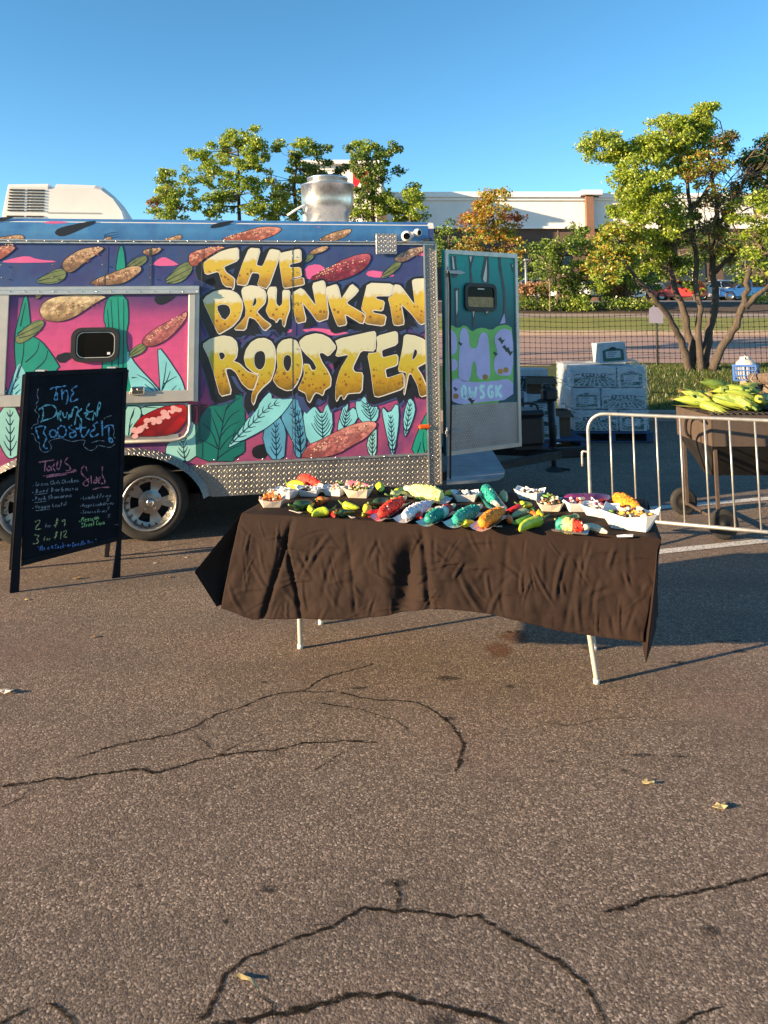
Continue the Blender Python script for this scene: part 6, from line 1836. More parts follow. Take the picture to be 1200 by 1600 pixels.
GL = {'a': '.55,.5 .2,.55 .1,.2 .3,0 .55,.3;.55,.55 .6,0', 'b': '.1,1 .1,0;.1,.3 .45,.5 .5,.1 .1,0', 'c': '.5,.45 .2,.5 .1,.2 .3,0 .55,.1', 'd': '.5,.5 .1,.4 .15,0 .5,.1;.52,1 .55,0', 'e': '.1,.3 .5,.35 .4,.55 .1,.4 .15,.05 .5,.05', 'f': '.5,.9 .3,1 .25,0;.1,.5 .45,.55', 'g': '.5,.5 .15,.5 .15,.1 .5,.2;.52,.5 .5,-.3 .15,-.3', 'h': '.1,1 .1,0;.1,.4 .45,.5 .5,0', 'i': '.2,.5 .22,0', 'k': '.1,1 .1,0;.5,.6 .12,.3 .55,0', 'l': '.2,1 .22,0', 'm': '.05,0 .05,.5;.05,.4 .3,.5 .32,0;.32,.4 .6,.5 .62,0', 'n': '.1,0 .1,.5;.1,.4 .45,.5 .5,0', 'o': '.3,.5 .08,.3 .25,0 .52,.2 .3,.5', 'r': '.1,0 .1,.5;.1,.35 .45,.5', 's': '.5,.5 .15,.45 .5,.15 .1,0', 't': '.25,.9 .28,0;.05,.6 .5,.6', 'u': '.1,.5 .15,0 .5,.1;.52,.5 .55,0', 'w': '.05,.5 .2,0 .35,.4 .5,0 .65,.5', 'x': '.1,.5 .5,0;.5,.5 .1,0', 'y': '.1,.5 .3,.1;.52,.5 .15,-.35',
      'A': '0,0 .3,1 .6,0;.1,.4 .5,.4', 'B': '.1,1 .1,0;.1,1 .5,.8 .1,.5 .55,.25 .1,0', 'C': '.6,.85 .2,.95 .05,.4 .3,0 .6,.15', 'D': '.1,1 .12,0;.1,1 .6,.6 .5,.1 .12,0', 'E': '.55,1 .1,1 .1,0 .55,0;.1,.5 .45,.5', 'F': '.55,1 .1,1 .1,0;.1,.5 .45,.5', 'G': '.6,.85 .2,.95 .05,.4 .3,0 .6,.2 .6,.45 .35,.45', 'H': '.1,1 .1,0;.55,1 .55,0;.1,.5 .55,.5', 'L': '.15,1 .1,0 .55,.05', 'M': '.05,0 .1,1 .35,.3 .6,1 .65,0', 'N': '.1,0 .12,1 .55,0 .58,1', 'P': '.1,1 .1,0;.1,1 .55,.8 .1,.45', 'R': '.1,1 .1,0;.1,1 .55,.8 .1,.5 .58,0', 'S': '.55,.9 .15,.9 .15,.6 .5,.4 .45,0 .05,.1', 'V': '.05,1 .3,0 .6,1', 'T': '.05,1 .6,1;.32,1 .3,0', 'W': '.05,1 .2,0 .35,.6 .5,0 .65,1', 'O': '.3,1 .05,.5 .3,0 .58,.5 .3,1', 'K': '.1,1 .1,0;.55,1 .12,.5 .58,0', 'I': '.2,1 .2,0', 'Y': '.05,1 .3,.5 .55,1;.3,.5 .28,0', 'X': '.05,1 .55,0;.55,1 .05,0',
      '2': '.05,.8 .3,1 .5,.75 .05,0 .6,.05', '3': '.1,.95 .5,.9 .25,.55 .55,.3 .3,0 .05,.1', '9': '.5,.7 .2,.6 .15,.9 .5,.95 .45,0', '1': '.2,1 .22,0', '$': '.5,.85 .15,.8 .45,.3 .05,.15;.3,1.1 .25,-.1', '8': '.3,.5 .1,.8 .5,.8 .1,.2 .3,0 .5,.2 .3,.5', '5': '.5,1 .15,1 .15,.6 .5,.5 .4,0 .1,.05', '"': '.1,1 .08,.8;.3,1 .28,.8', '-': '.05,.4 .4,.4', '*': '.1,.35 .3,.35 .2,.2 .1,.35'}
def text_paths(s, x0, y0, x1, y1, h, sl=.12):
    """hand-written line from (x0, y0) to (x1, y1) in photo pixels, letter height h"""
    rg = random.Random(s)
    widths = [(.42 if c in 'il1I' else .35 if c == ' ' else .82 if c in 'mwMW' else .70) for c in s]
    tot = sum(widths)
    out, acc = [], 0.0
    for c, w in zip(s, widths):
        f = acc / tot
        ox, oy = x0 + (x1 - x0) * f, y0 + (y1 - y0) * f + rg.gauss(0, h * .05)
        k = (x1 - x0) / tot
        if c in GL:
            for st_ in GL[c].split(';'):
                pts = [tuple(float(v) for v in p.split(',')) for p in st_.split()]
                out.append([(ox + (a + sl * b) * k + rg.gauss(0, .12), oy - b * h * rg.uniform(.93, 1.07) - a * k * .08) for a, b in pts])
        acc += w
    return out
LINES = [('*Green Chili Chicken', 51, 760.5, 123.5, 753, 6.6, 'grey', .85), ('*Beef Barbacoa', 50, 771.5, 122, 765.5, 6.4, 'grey', .85), ('*Pork Shawarma', 50, 783, 112, 776.5, 6.2, 'grey', .85), ('*Veggie Lentil', 50, 796, 104, 790, 6.2, 'grey', .85),
         ('*Loaded Fries', 125, 781, 174, 776, 6, 'grey', .8), ('8', 166, 783, 171, 782.5, 5, 'grey', .8), ('*Veggie Loaded Fries', 125, 792.5, 178, 788, 5, 'grey', .75), ('8', 167, 796, 172, 795.5, 5, 'grey', .75), ('*Season Fries', 125, 803, 168, 800, 5, 'grey', .75), ('5', 167, 809, 173, 808, 5, 'grey', .8),
         ('*Mexican', 123, 817, 155, 811, 8, 'grn', 1.3), ('Street Corn', 127, 824, 164, 819, 7.5, 'grn', 1.3), ('2', 51.5, 829, 66, 829, 15, 'yel', 1.5), ('for', 70, 825, 81, 823, 6.5, 'grey', .8), ('$9', 83, 822, 104, 821, 12, 'yel', 1.4), ('3', 50, 850, 64, 850, 15, 'yel', 1.5), ('for', 67, 846, 81, 843, 7, 'yel', .9), ('$12', 83, 842, 106, 840, 11, 'yel', 1.3),
         ('"Have A Cock-A-Doodle Day"', 58, 861, 152, 849.5, 7.5, 'bl2', 1.1)]
for s_, x0, y0, x1, y1, h_, c_, w_ in LINES:
    strokes('chalk_lettering', text_paths(s_, x0, y0, x1, y1, h_), w_, CH[c_], 'chalk writing ' + s_.replace('*', '').replace('"', ''))
strokes('chalk_underline', [[(54, 773), (74, 771)], [(54, 785.5), (73, 783)], [(56, 798), (78, 795.5)], [(180, 820), (190, 819)]], .6, CH['grey'])
# ------------------------------------------------------------------ folding table
tFL, tFR = at_z(378, 799, .75), at_z(1033, 838, .75)
t_ang = math.atan2(tFR.y - tFL.y, tFR.x - tFL.x)
TLEN, TDEP, TZ = (tFR - tFL).length, .765, .735
t_rot = Matrix.Rotation(t_ang, 4, 'Z')
t_M = Matrix.Translation((tFL.x, tFL.y, 0)) @ t_rot
t_I = t_M.inverted()
table = tag(empty('folding_table', (tFL.x, tFL.y, 0), (0, 0, t_ang)), 'long folding table under the dark brown cloth, pale metal legs showing below', 'table')
M_TLEG = plain('pale_powder_metal', (0.50, 0.47, 0.40), 0.45, 0.3, var=.12, scale=12)
MB().box((TLEN / 2, TDEP / 2, TZ - .025), (TLEN - .03, TDEP - .03, .045), bevel=.012).build('table_top', plain('grey_white_plastic', (.6, .6, .58), .6), table)
lL, lR = t_I @ at_z(469, 1013, 0), t_I @ at_z(932, 1068, 0)
for p, dx in ((lL, -.02), (lR, -.05)):
    for k, yy in enumerate((p.y, TDEP - .02)):
        m_ = MB(); m_.tube([(p.x, yy, 0.0), (p.x, yy, .03), (p.x + dx * .5, yy, .22), (p.x + dx, yy, TZ - .05)], [.0135, .0125, .0125, .012], 10)
        lg = m_.build('leg', M_TLEG, table)
        MB().lathe([(0, 0), (.0145, 0), (.0145, .02), (.0, .021)], 10, Matrix.Translation((p.x, yy, .0005))).build('foot_cap', M_WPLAS, lg)
    m_ = MB(); m_.tube([(p.x + dx * .6, p.y, .30), (p.x + dx * .6, TDEP - .02, .30)], .011, 8); m_.build('cross_bar', M_TLEG, table)
    m_ = MB(); m_.tube([(p.x + dx * .7, TDEP / 2, .30), (TLEN / 2 + (p.x - TLEN / 2) * .4, TDEP / 2, TZ - .05)], .008, 8); m_.build('brace', M_TLEG, table)

# ------------------------------------------------------------------ tablecloth
def cloth_mat():
    k = NT('brown_cloth')
    v = k.coord('Object')
    k.col(k.ramp(k.noise(v, 5, 4), [(0.3, (0.0160, 0.0088, 0.0066)), (0.7, (0.0235, 0.0128, 0.0094))]))
    k.set(Roughness=.85)
    k.b.inputs['Specular IOR Level'].default_value = .2
    k.bump(k.math('ADD', k.noise(v, 22, 4, .6), k.math('MULTIPLY', k.noise(v, 900, 2), .12)), .35, .010)
    return k.m
M_CLOTH = cloth_mat()
cloth = None
ZC = TZ + .006
def Fp(px, py, y):
    """photo pixel -> table frame on the plane y = const"""
    o = t_I @ Vector((0, 0, CAM_H)); r = t_I.to_3x3() @ ray(px, py)
    t = (y - o.y) / r.y
    return o + r * t
def interp(pts, f):
    f = f * (len(pts) - 1); i = min(int(f), len(pts) - 2)
    return pts[i].lerp(pts[i + 1], f - i)
def hemline(px, y): return [Fp(a, b, y) for a, b in px]
hem = hemline([(352, 945), (401, 963), (470, 962), (553, 962), (610, 957), (660, 948), (700, 946), (760, 953), (820, 966), (880, 981), (940, 990), (1003, 996)], -.05)
# resample hem evenly in x
def hem_at(f):
    x = hem[0].x + (hem[-1].x - hem[0].x) * f
    for a, b in zip(hem, hem[1:]):
        if x <= b.x + 1e-6:
            q = (x - a.x) / max(1e-6, b.x - a.x); return a.lerp(b, q)
    return hem[-1]
def rid(x, y, s): return 1 - 2 * abs(mnoise.noise(Vector((x, y, s))))
def crumple(x, z):
    wx = x + .06 * mnoise.noise(Vector((x * 4, z * 4, 9))); wz = z + .06 * mnoise.noise(Vector((x * 4, z * 4, 19)))
    wx += .5 * .12 * mnoise.noise(Vector((x * 1.7, z * 2.2, 31)))
    v1 = mnoise.voronoi(Vector((wx * 4.2 + wz * 1.2, wz * 3.6, 1.5)))[0]
    v2 = mnoise.voronoi(Vector((wx * 9.0 - wz * 3.0, wz * 8.0 + 4, 7.5)))[0]
    v3 = mnoise.voronoi(Vector((wx * 19.0, wz * 17.0 + 9, 3.5)))[0]
    d = -.022 * v1[0] - .013 * v2[0] - .010 * v3[0] + .010 * min(.3, v1[1] - v1[0]) + .024 + .012 * mnoise.noise(Vector((wx * 3, wz * 3, 5)))
    return d
_rc = random.Random(12)
CREASE = []
for _ in range(150):
    x_, z_ = _rc.uniform(0, 1.86), _rc.uniform(.30, .70)
    an_ = _rc.choice((_rc.gauss(1.35, .35), _rc.gauss(1.9, .35), _rc.uniform(0, 3.14), _rc.gauss(.1, .25)))
    CREASE.append((x_, z_, math.cos(an_), math.sin(an_), _rc.uniform(.03, .11), _rc.uniform(.006, .016), _rc.uniform(.003, .0095) * _rc.choice((1, 1, -.7))))
def creases(x, z):
    d = 0.0
    for x_, z_, ca, sa, hl, w, am in CREASE:
        dx, dz_ = x - x_, z - z_
        if abs(dx) > .14 or abs(dz_) > .14: continue
        u = dx * ca + dz_ * sa
        if abs(u) > hl: continue
        v = abs(-dx * sa + dz_ * ca + .10 * u * u / hl)
        if v < w * 2.2:
            k_ = 1 - (u / hl) ** 2
            d += am * k_ * (max(0, 1 - v / w) - .45 * max(0, 1 - abs(v - w) / w))
    return d
def fold(x, z, x0, w, dep, slant=0.0):
    u = (x - x0 - slant * (z - .5)) / w
    return -dep * math.exp(-u * u)
NX, NT_ = 330, 76
grid_v, grid_f = [], []
def add_grid(cols):
    """cols: list of columns (list of points); joined as a sheet"""
    o = len(grid_v); n_ = len(cols[0])
    for c in cols: grid_v.extend(tuple(p) for p in c)
    for i in range(len(cols) - 1):
        for j in range(n_ - 1):
            grid_f.append((o + i * n_ + j, o + (i + 1) * n_ + j, o + (i + 1) * n_ + j + 1, o + i * n_ + j + 1))
def rows(): return [j / (NT_ - 1) for j in range(NT_)]
ET = [i / (NX - 1) for i in range(NX)]
front = []
for f in ET:
    top = Vector((f * TLEN, -.004, ZC))
    bot = hem_at(f)
    col = []
    for t in rows():
        p = top.lerp(bot, t)
        rise = min(1, t * 9)
        # rounded shoulder at the table edge
        p.y -= .012 * rise + .03 * t
        amp = min(1.0, t * 3.0) * (.55 + .6 * t)
        d = crumple(p.x, p.z) * amp + creases(p.x, p.z) * min(1, t * 5)
        d += (fold(p.x, p.z, .20, .014, .028, .25) + fold(p.x, p.z, .275, .011, .022, -.35) * max(0, min(1, (.68 - p.z) * 9)) + fold(p.x, p.z, .80, .045, .058, .12) * max(.2, min(1, (.74 - p.z) * 6)) + fold(p.x, p.z, .90, .016, .022, -.15) + fold(p.x, p.z, 1.50, .012, .006, .25) + fold(p.x, p.z, .56, .010, .006, -.2) + fold(p.x, p.z, 1.22, .012, .005, .1)) * min(1, t * 4)
        d *= 1 - .55 * max(0, (t - .85) / .15)
        p.y -= d
        if t < .02: p.y = -.004
        col.append(p)
    front.append(col)
add_grid(front)
# left corner flap
tipL = t_I @ Vector((0, 0, 0))
diagL = Vector((-.70, -.71, 0))
def tipcol(t):
    tip_ = Vector((-.158, -.150, .510)); e_ = front[0][-1] + Vector((-.015, -.015, .01)); c0_ = Vector((0, -.004, ZC))
    pts = [c0_, c0_.lerp(tip_, .33), c0_.lerp(tip_, .67), tip_, tip_.lerp(e_, .5), e_]
    return interp(pts, t)
G = [tipcol(t) for t in rows()]
lf = []
for i in range(13):
    s = i / 12
    col = []
    for j, t in enumerate(rows()):
        a, b = G[j], front[0][j]
        p = a.lerp(b, s)
        p += Vector((.02, .075, 0)) * math.sin(math.pi * s) * min(1, t * 2.5) + Vector((0, 1, 0)) * .008 * rid(p.x * 9, p.z * 5, 7) * math.sin(math.pi * s)
        col.append(p)
    lf.append(col)
add_grid(lf)
le = []
for i in range(26):
    s = i / 25
    col = []
    for j, t in enumerate(rows()):
        back = Vector((-.015 - .05 * t, TDEP, ZC - t * .42))
        p = G[j].lerp(back, s)
        p.x += (.03 + .02 * rid(p.y * 6, p.z * 4, 12)) * math.sin(math.pi * s) * min(1, 3 * t)
        col.append(p)
    le.append(col)
add_grid(le)
# right corner flap
GRp = [(1030, 842, -.004), (1027, 860, -.05), (1024, 900, -.09), (1019, 950, -.12), (1013, 1000, -.14), (1009, 1036, -.15)]
GR = [Fp(a, b, c) for a, b, c in GRp]; GR[0] = Vector((TLEN, -.004, ZC))
GRc = [interp(GR, t) for t in rows()]
rf = []
for i in range(13):
    s = i / 12
    col = []
    for j, t in enumerate(rows()):
        p = front[-1][j].lerp(GRc[j], s)
        p += Vector((.0, .085, 0)) * math.sin(math.pi * s) * min(1, t * 2.5)
        col.append(p)
    rf.append(col)
add_grid(rf)
re_ = []
for i in range(26):
    s = i / 25
    col = []
    for j, t in enumerate(rows()):
        back = Vector((TLEN + .012 + .03 * t, TDEP, ZC - t * .42))
        p = GRc[j].lerp(back, s)
        p.x += (.012 + .012 * rid(p.y * 6, p.z * 4, 14)) * math.sin(math.pi * s) * min(1, 3 * t)
        col.append(p)
    re_.append(col)
add_grid(re_)
# back drape and top
bkc = []
for i in range(60):
    f = i / 59
    bkc.append([Vector((f * TLEN - .015 * t + .03 * t * f, TDEP + .01 * min(1, t * 8) + .03 * t + .012 * rid(f * 9, t * 3, 5) * t, ZC - t * .42)) for t in rows()])
add_grid(bkc)
tp = []
for i in range(120):
    f = i / 119
    col = []
    for j in range(40):
        g = j / 39
        x, y = f * TLEN, -.004 + g * (TDEP + .004)
        e = min(1, 12 * min(f, 1 - f, g, 1 - g))
        col.append(Vector((x, y, ZC + e * (.002 * rid(x * 7 + y * 3, y * 6, 21) + .001 * rid(x * 17, y * 15, 22)))))
    tp.append(col)
add_grid(tp)
mb = MB(); mb.add(grid_v, grid_f, 0, True)
cloth = mb.build('tablecloth', M_CLOTH, None)
cloth.matrix_world = t_M
sm = cloth.modifiers.new('thickness', 'SOLIDIFY'); sm.thickness = .0015; sm.offset = 0
tag(cloth, 'creased dark brown cloth draped over the long food table', 'tablecloth')

# ------------------------------------------------------------------ food on the table
FZ = ZC + .0035
def coat(name, c, hi=None, rough=.75, sc=40):
    if name in _mc: return _mc[name]
    k = NT(name)
    v = k.coord('Object')
    c = tuple(min(.85, x * 1.25) for x in c)
    hi = hi or tuple(min(1, x * 1.35) for x in c)
    nz = k.noise(v, sc, 4, .65)
    k.col(k.ramp(nz, [(0.3, tuple(x * .7 for x in c)), (0.52, c), (0.75, hi)]))
    k.set(Roughness=rough); k.bump(k.noise(v, sc * 3, 3), .6, .006)
    _mc[name] = k.m
    return k.m
def multi(name, stops):
    k = NT(name)
    v = k.coord('Object')
    g = k.sep(k.coord('Generated'))
    f = k.math('ADD', g[0], k.math('MULTIPLY', k.math('SUBTRACT', k.noise(v, 30, 3), .5), .12))
    k.col(k.ramp(f, stops)); k.set(Roughness=.55); k.bump(k.noise(v, 120, 3), .5, .004)
    return k.m
CRED, CWHT, CTEAL, CORG, CYEL, CLAV = coat('coat_red', (.62, .035, .018)), coat('coat_white', (.70, .68, .66)), coat('coat_teal', (.012, .24, .19)), coat('coat_orange', (.72, .20, .012)), coat('coat_pale_yellow', (.66, .66, .22)), coat('coat_lavender_white', (.55, .53, .58))
CTRI = multi('coat_teal_white_red', [(0.0, (.012, .22, .18)), (0.42, (.012, .24, .19)), (0.5, (.66, .64, .6)), (0.62, (.66, .64, .6)), (0.7, (.55, .04, .03)), (1.0, (.45, .05, .04))])
CRAS = multi('coat_green_yellow_red', [(0.0, (.02, .25, .19)), (0.22, (.02, .28, .2)), (0.32, (.62, .62, .2)), (0.56, (.70, .55, .22)), (0.64, (.68, .05, .02)), (1.0, (.6, .04, .02))])
M_FOIL = plain('paper_foil', (.62, .60, .60), .3, .6, var=.15, scale=30)
M_STICK = plain('pale_corn_stalk', (.60, .56, .40), .7, var=.15, scale=30)
FFW = coat('crumb_white', (.62, .56, .44))
def lumpy_cob(n=36, m=20, kern=.17, seed=0):
    """unit cob along +x from 0 to 1, radius 1"""
    rg = random.Random(seed)
    vs, fs = [], []
    prof = lambda t: max(.02, (math.sin(math.pi * min(1, max(0, t * .93 + .05))) ** .42) * (1 - .22 * t))
    for i in range(n):
        t = i / (n - 1)
        r = prof(t)
        for k in range(m):
            a = 2 * math.pi * k / m
            kk = 1 + .16 * mnoise.noise(Vector((t * 4, math.cos(a) * 1.2, math.sin(a) * 1.2 + seed * 3))) + kern * (math.sin(i * math.pi * .95) * math.cos(k * math.pi) * .5 + rg.gauss(0, .35))
            vs.append((t, r * math.cos(a) * kk, r * math.sin(a) * kk))
    for i in range(n - 1):
        for k in range(m): fs.append((i * m + k, i * m + (k + 1) % m, (i + 1) * m + (k + 1) % m, (i + 1) * m + k))
    fs.append(tuple(range(m))); fs.append(tuple(range((n - 1) * m, n * m)))
    return vs, fs
def frame_from(a, b, up=Vector((0, 0, 1))):
    x = (b - a).normalized(); y = up.cross(x).normalized(); z = x.cross(y)
    return Matrix(((x.x, y.x, z.x, a.x), (x.y, y.y, z.y, a.y), (x.z, y.z, z.z, a.z), (0, 0, 0, 1)))
def corn(p0, p1, r, mat, label, seed, stick=True, foil=True, group='coated corn cobs laid out on the table'):
    r *= 1.14
    a, b = at_z(*p0, FZ + r), at_z(*p1, FZ + r)
    L = (b - a).length
    Mx = frame_from(a, b)
    o = empty('corn_cob'); o.matrix_world = Mx; tag(o, label, 'corn', group)
    vs, fs = lumpy_cob(seed=seed)
    MB().add([(x * L, y * r, z * r) for x, y, z in vs], fs, 0, True).build('cob', mat, o)
    rg = random.Random(seed + 90)
    cb_ = MB()
    for _ in range(150):
        an, tt = rg.uniform(0, 6.283), rg.uniform(.05, .95)
        rr = r * (math.sin(math.pi * min(1, tt * .93 + .05)) ** .42) * (1 - .22 * tt) * 1.02
        cb_.box((tt * L, rr * math.cos(an), rr * math.sin(an)), (rg.uniform(.003, .007),) * 3, Matrix.Rotation(rg.uniform(0, 3), 3, 'X') @ Matrix.Rotation(rg.uniform(0, 3), 3, 'Z'), 1 if rg.random() < .05 else 0)
    if stick or foil: cb_.build('crumb_coating', [mat, FFW], o, fix=False)['kind'] = 'stuff'
    if stick: MB().tube([(L * .96, 0, 0), (L * 1.06, 0, .002), (L * 1.14, .004, .0)], [r * .42, r * .36, r * .30], 8).build('stalk', M_STICK, o)
    if foil:
        m_ = MB(); rg = random.Random(seed)
        n_ = 14; vs = []
        for i in range(n_):
            for j in range(6):
                t = i / (n_ - 1) * 1.16 - .08; u = (j / 5 - .5) * 2
                vs.append((t * L, u * r * 1.5, -r + .003 + abs(u) ** 2 * r * .55 + rg.uniform(0, .003)))
        m_.add(vs, [(i * 6 + j, i * 6 + j + 1, (i + 1) * 6 + j + 1, (i + 1) * 6 + j) for i in range(n_ - 1) for j in range(5)])
        m_.build('wrapper', M_FOIL, o, fix=False)
    return o
PG, PYG, PR, PDK, PO, PY_, PPK, PEG, PPL = coat('pepper_green', (.045, .13, .02), rough=.38, sc=14), coat('pepper_lime', (.34, .42, .025), rough=.38, sc=14), coat('pepper_red', (.48, .018, .012), rough=.35, sc=14), coat('pepper_dark_green', (.018, .05, .018), rough=.38, sc=14), coat('pepper_orange', (.62, .13, .02), rough=.38, sc=14), coat('pepper_yellow', (.60, .46, .03), rough=.38, sc=14), coat('pepper_pink', (.60, .17, .20), rough=.3, sc=8), coat('eggplant_purple', (.13, .02, .09), hi=(.42, .13, .22), rough=.22, sc=5), coat('pepper_pale_green', (.26, .33, .15), rough=.3, sc=8)
M_STEM = coat('pepper_stem', (.10, .16, .03), rough=.6, sc=20)
def pepper(p0, p1, r, mat, label, seed, stem=True, bend=.15, name='pepper', cat='pepper', blunt=.5, group='peppers and squash between the trays'):
    """body from shoulder p0 to tip p1"""
    r *= 1.22
    a, b = at_z(*p0, FZ + r * .9), at_z(*p1, FZ + r * .55)
    L = (b - a).length
    Mx = frame_from(a, b)
    o = empty(name); o.matrix_world = Mx; tag(o, label, cat, group)
    rg = random.Random(seed)
    n_, m_ = 18, 14
    vs = []
    lobes = rg.choice((3, 4, 3))
    for i in range(n_):
        t = i / (n_ - 1)
        rr = (min(1, t * 7) ** .5) * (1 - t ** (1.6 + blunt * 2)) ** (.55) if t < 1 else 0.0
        rr = max(.03, rr) * (1 - (1 - blunt) * .45 * t)
        by = bend * L * math.sin(math.pi * t) * (1 if seed % 2 else -1)
        for k in range(m_):
            a_ = 2 * math.pi * k / m_
            q = 1 + .07 * math.cos(lobes * a_ + seed) + rg.gauss(0, .012)
            vs.append((t * L, by + rr * r * math.cos(a_) * q, rr * r * math.sin(a_) * q))
    fs = [(i * m_ + k, i * m_ + (k + 1) % m_, (i + 1) * m_ + (k + 1) % m_, (i + 1) * m_ + k) for i in range(n_ - 1) for k in range(m_)] + [tuple(range(m_)), tuple(range((n_ - 1) * m_, n_ * m_))]
    MB().add(vs, fs, 0, True).build('body', mat, o)
    if stem: MB().tube([(.01 * L, 0, 0), (-.10 * L - .008, 0, .006), (-.2 * L - .012, .006, .012)], [r * .38, r * .16, r * .18], 7).build('stem', M_STEM, o)
    return o
M_TRAYW, M_TRAYK = plain('white_paper_tray', (.74, .73, .70), .8, var=.05), plain('cream_paper_tray', (.68, .58, .46), .8, var=.08)
def tray(px, py, w, rot, label, fill, seed, kraft=False, n=60, pile=.03):
    """open paper boat, w = length in metres"""
    w *= 1.12
    p = at_z(px, py, FZ)
    o = tag(empty('paper_tray', p, (0, 0, R(rot) + t_ang)), label, 'food tray', 'paper food trays on the table')
    rg = random.Random(seed)
    hl, hw, h = w / 2, w * .36, w * .30
    bot = [(-hl * .62, -hw * .62), (hl * .62, -hw * .62), (hl * .62, hw * .62), (-hl * .62, hw * .62)]
    rim = [(-hl * .72, -hw, h * .95), (0, -hw * 1.02, h * .78), (hl * .72, -hw, h * .95), (hl, -hw * .72, h * 1.1), (hl * 1.0, 0, h * .86), (hl, hw * .72, h * 1.1), (hl * .72, hw, h * .95), (0, hw * 1.02, h * .78), (-hl * .72, hw, h * .95), (-hl, hw * .72, h * 1.1), (-hl, 0, h * .86), (-hl, -hw * .72, h * 1.1)]
    base = [(-hl * .6, -hw * .62, 0), (0, -hw * .62, 0), (hl * .6, -hw * .62, 0), (hl * .64, -hw * .5, 0), (hl * .66, 0, 0), (hl * .64, hw * .5, 0), (hl * .6, hw * .62, 0), (0, hw * .62, 0), (-hl * .6, hw * .62, 0), (-hl * .64, hw * .5, 0), (-hl * .66, 0, 0), (-hl * .64, -hw * .5, 0)]
    m_ = MB(); N = 12
    rim = [(x * rg.uniform(.97, 1.04), y * rg.uniform(.97, 1.04), z * rg.uniform(.92, 1.1)) for x, y, z in rim]
    m_.add(base + rim, [(i, (i + 1) % N, N + (i + 1) % N, N + i) for i in range(N)] + [tuple(range(N))])
    b = m_.build('boat', M_TRAYK if kraft else M_TRAYW, o, fix=False)
    sd_ = b.modifiers.new('card', 'SOLIDIFY'); sd_.thickness = .0012
    f_ = MB()
    for i in range(n):
        a = rg.uniform(0, 6.283); rr = math.sqrt(rg.random()) * .82
        c = Vector((math.cos(a) * hl * .85 * rr, math.sin(a) * hw * .85 * rr, h * .45 + pile * (1 - rr * rr) * rg.random() + .004))
        s = rg.uniform(.006, .0135) * (w / .12)
        ln = rg.choice((1.0, 1.0, 1.7, 2.4))
        rt = Matrix.Rotation(rg.uniform(0, 3.1), 3, 'Z') @ Matrix.Rotation(rg.uniform(-.7, .7), 3, 'Y')
        f_.box(c, (s * ln, s * .8, s * .7), rt, rg.randrange(len(fill)), bevel=s * .2)
    fo_ = f_.build('filling', fill, o, fix=False); fo_['kind'] = 'stuff'
    return o
FF = {k: coat('food_' + k, c, rough=.6, sc=60) for k, c in dict(gold=(.62, .30, .05), orange=(.62, .16, .03), cream=(.62, .54, .40), white=(.72, .70, .66), red=(.45, .05, .03), green=(.12, .24, .04), dark=(.06, .035, .025), salmon=(.62, .24, .15), purple=(.18, .04, .10)).items()}
m = lambda *k: [FF[x] for x in k]
tray(425, 791, .115, 20, 'tray of golden fries with orange sauce at the front left table corner', m('gold', 'orange', 'orange', 'cream'), 1, True, 80, .055)
tray(446, 777, .125, -10, 'white tray of pale filling between the golden fries and the yellow pepper', m('white', 'white', 'cream'), 2, False, 40)
tray(483, 774, .120, 10, 'white tray of pale filling in front of the red corn cob', m('white', 'white', 'cream', 'dark'), 3, False, 40)
tray(523, 773, .120, -6, 'white tray with salmon coloured filling left of the pink pepper', m('salmon', 'cream', 'white'), 4, False, 40)
tray(560, 776, .135, 8, 'heaped tray of mixed tacos in front of the pink pepper', m('cream', 'gold', 'dark', 'green', 'cream'), 5, True, 80, .05)
tray(727, 782, .125, 12, 'white tray of crumbled topping right of the pale yellow cob', m('white', 'white', 'cream', 'dark'), 6, False, 50)
tray(828, 779, .135, -14, 'white tray of crumbled topping behind the lime green pepper halves', m('white', 'cream', 'dark', 'white'), 7, False, 60)
tray(860, 797, .115, 6, 'heaped taco tray at the stalk end of the purple eggplant', m('cream', 'green', 'dark', 'cream', 'orange'), 8, True, 90, .055)
tray(904, 797, .145, 16, 'white tray with red and white filling in front of the purple eggplant', m('salmon', 'red', 'cream', 'white'), 9, False, 40)
tray(938, 806, .150, -12, 'white tray with creamy filling left of the large fries tray', m('cream', 'white', 'purple', 'cream'), 10, False, 50)
tray(986, 824, .215, -16, 'large white tray of loaded fries at the front right table corner', m('gold', 'gold', 'cream', 'green', 'dark'), 11, False, 110, .04)
corn((469, 747), (501, 759), .030, CRED, 'bright red coated cob behind the leftmost trays', 1)
corn((594, 803), (630, 780), .026, CRED, 'red coated cob with a white tip in the middle of the table', 2)
corn((690, 775), (640, 764), .036, CYEL, 'large pale yellow coated cob at the back of the table', 3)
corn((631, 806), (672, 786), .026, CLAV, 'plain white coated cob beside the pale yellow cob', 4)
corn((667, 812), (706, 792), .026, CTRI, 'teal, white and red coated cob', 5)
corn((711, 813), (748, 793), .028, CTEAL, 'teal coated cob in the front row', 6)
corn((757, 762), (774, 786), .028, CTEAL, 'teal coated cob at the back of the table', 7)
corn((752, 818), (786, 797), .028, CORG, 'orange coated cob with a long stalk in the front row', 8)
corn((962, 777), (999, 796), .033, CORG, 'bright orange coated cob at the back right corner', 9)
corn((869, 819), (914, 824), .029, CRAS, 'green, yellow and red coated cob near the front edge', 10)
corn((917, 820), (949, 832), .014, M_STICK, 'thin pale baby corn beside the tricolour cob', 11, False, False)
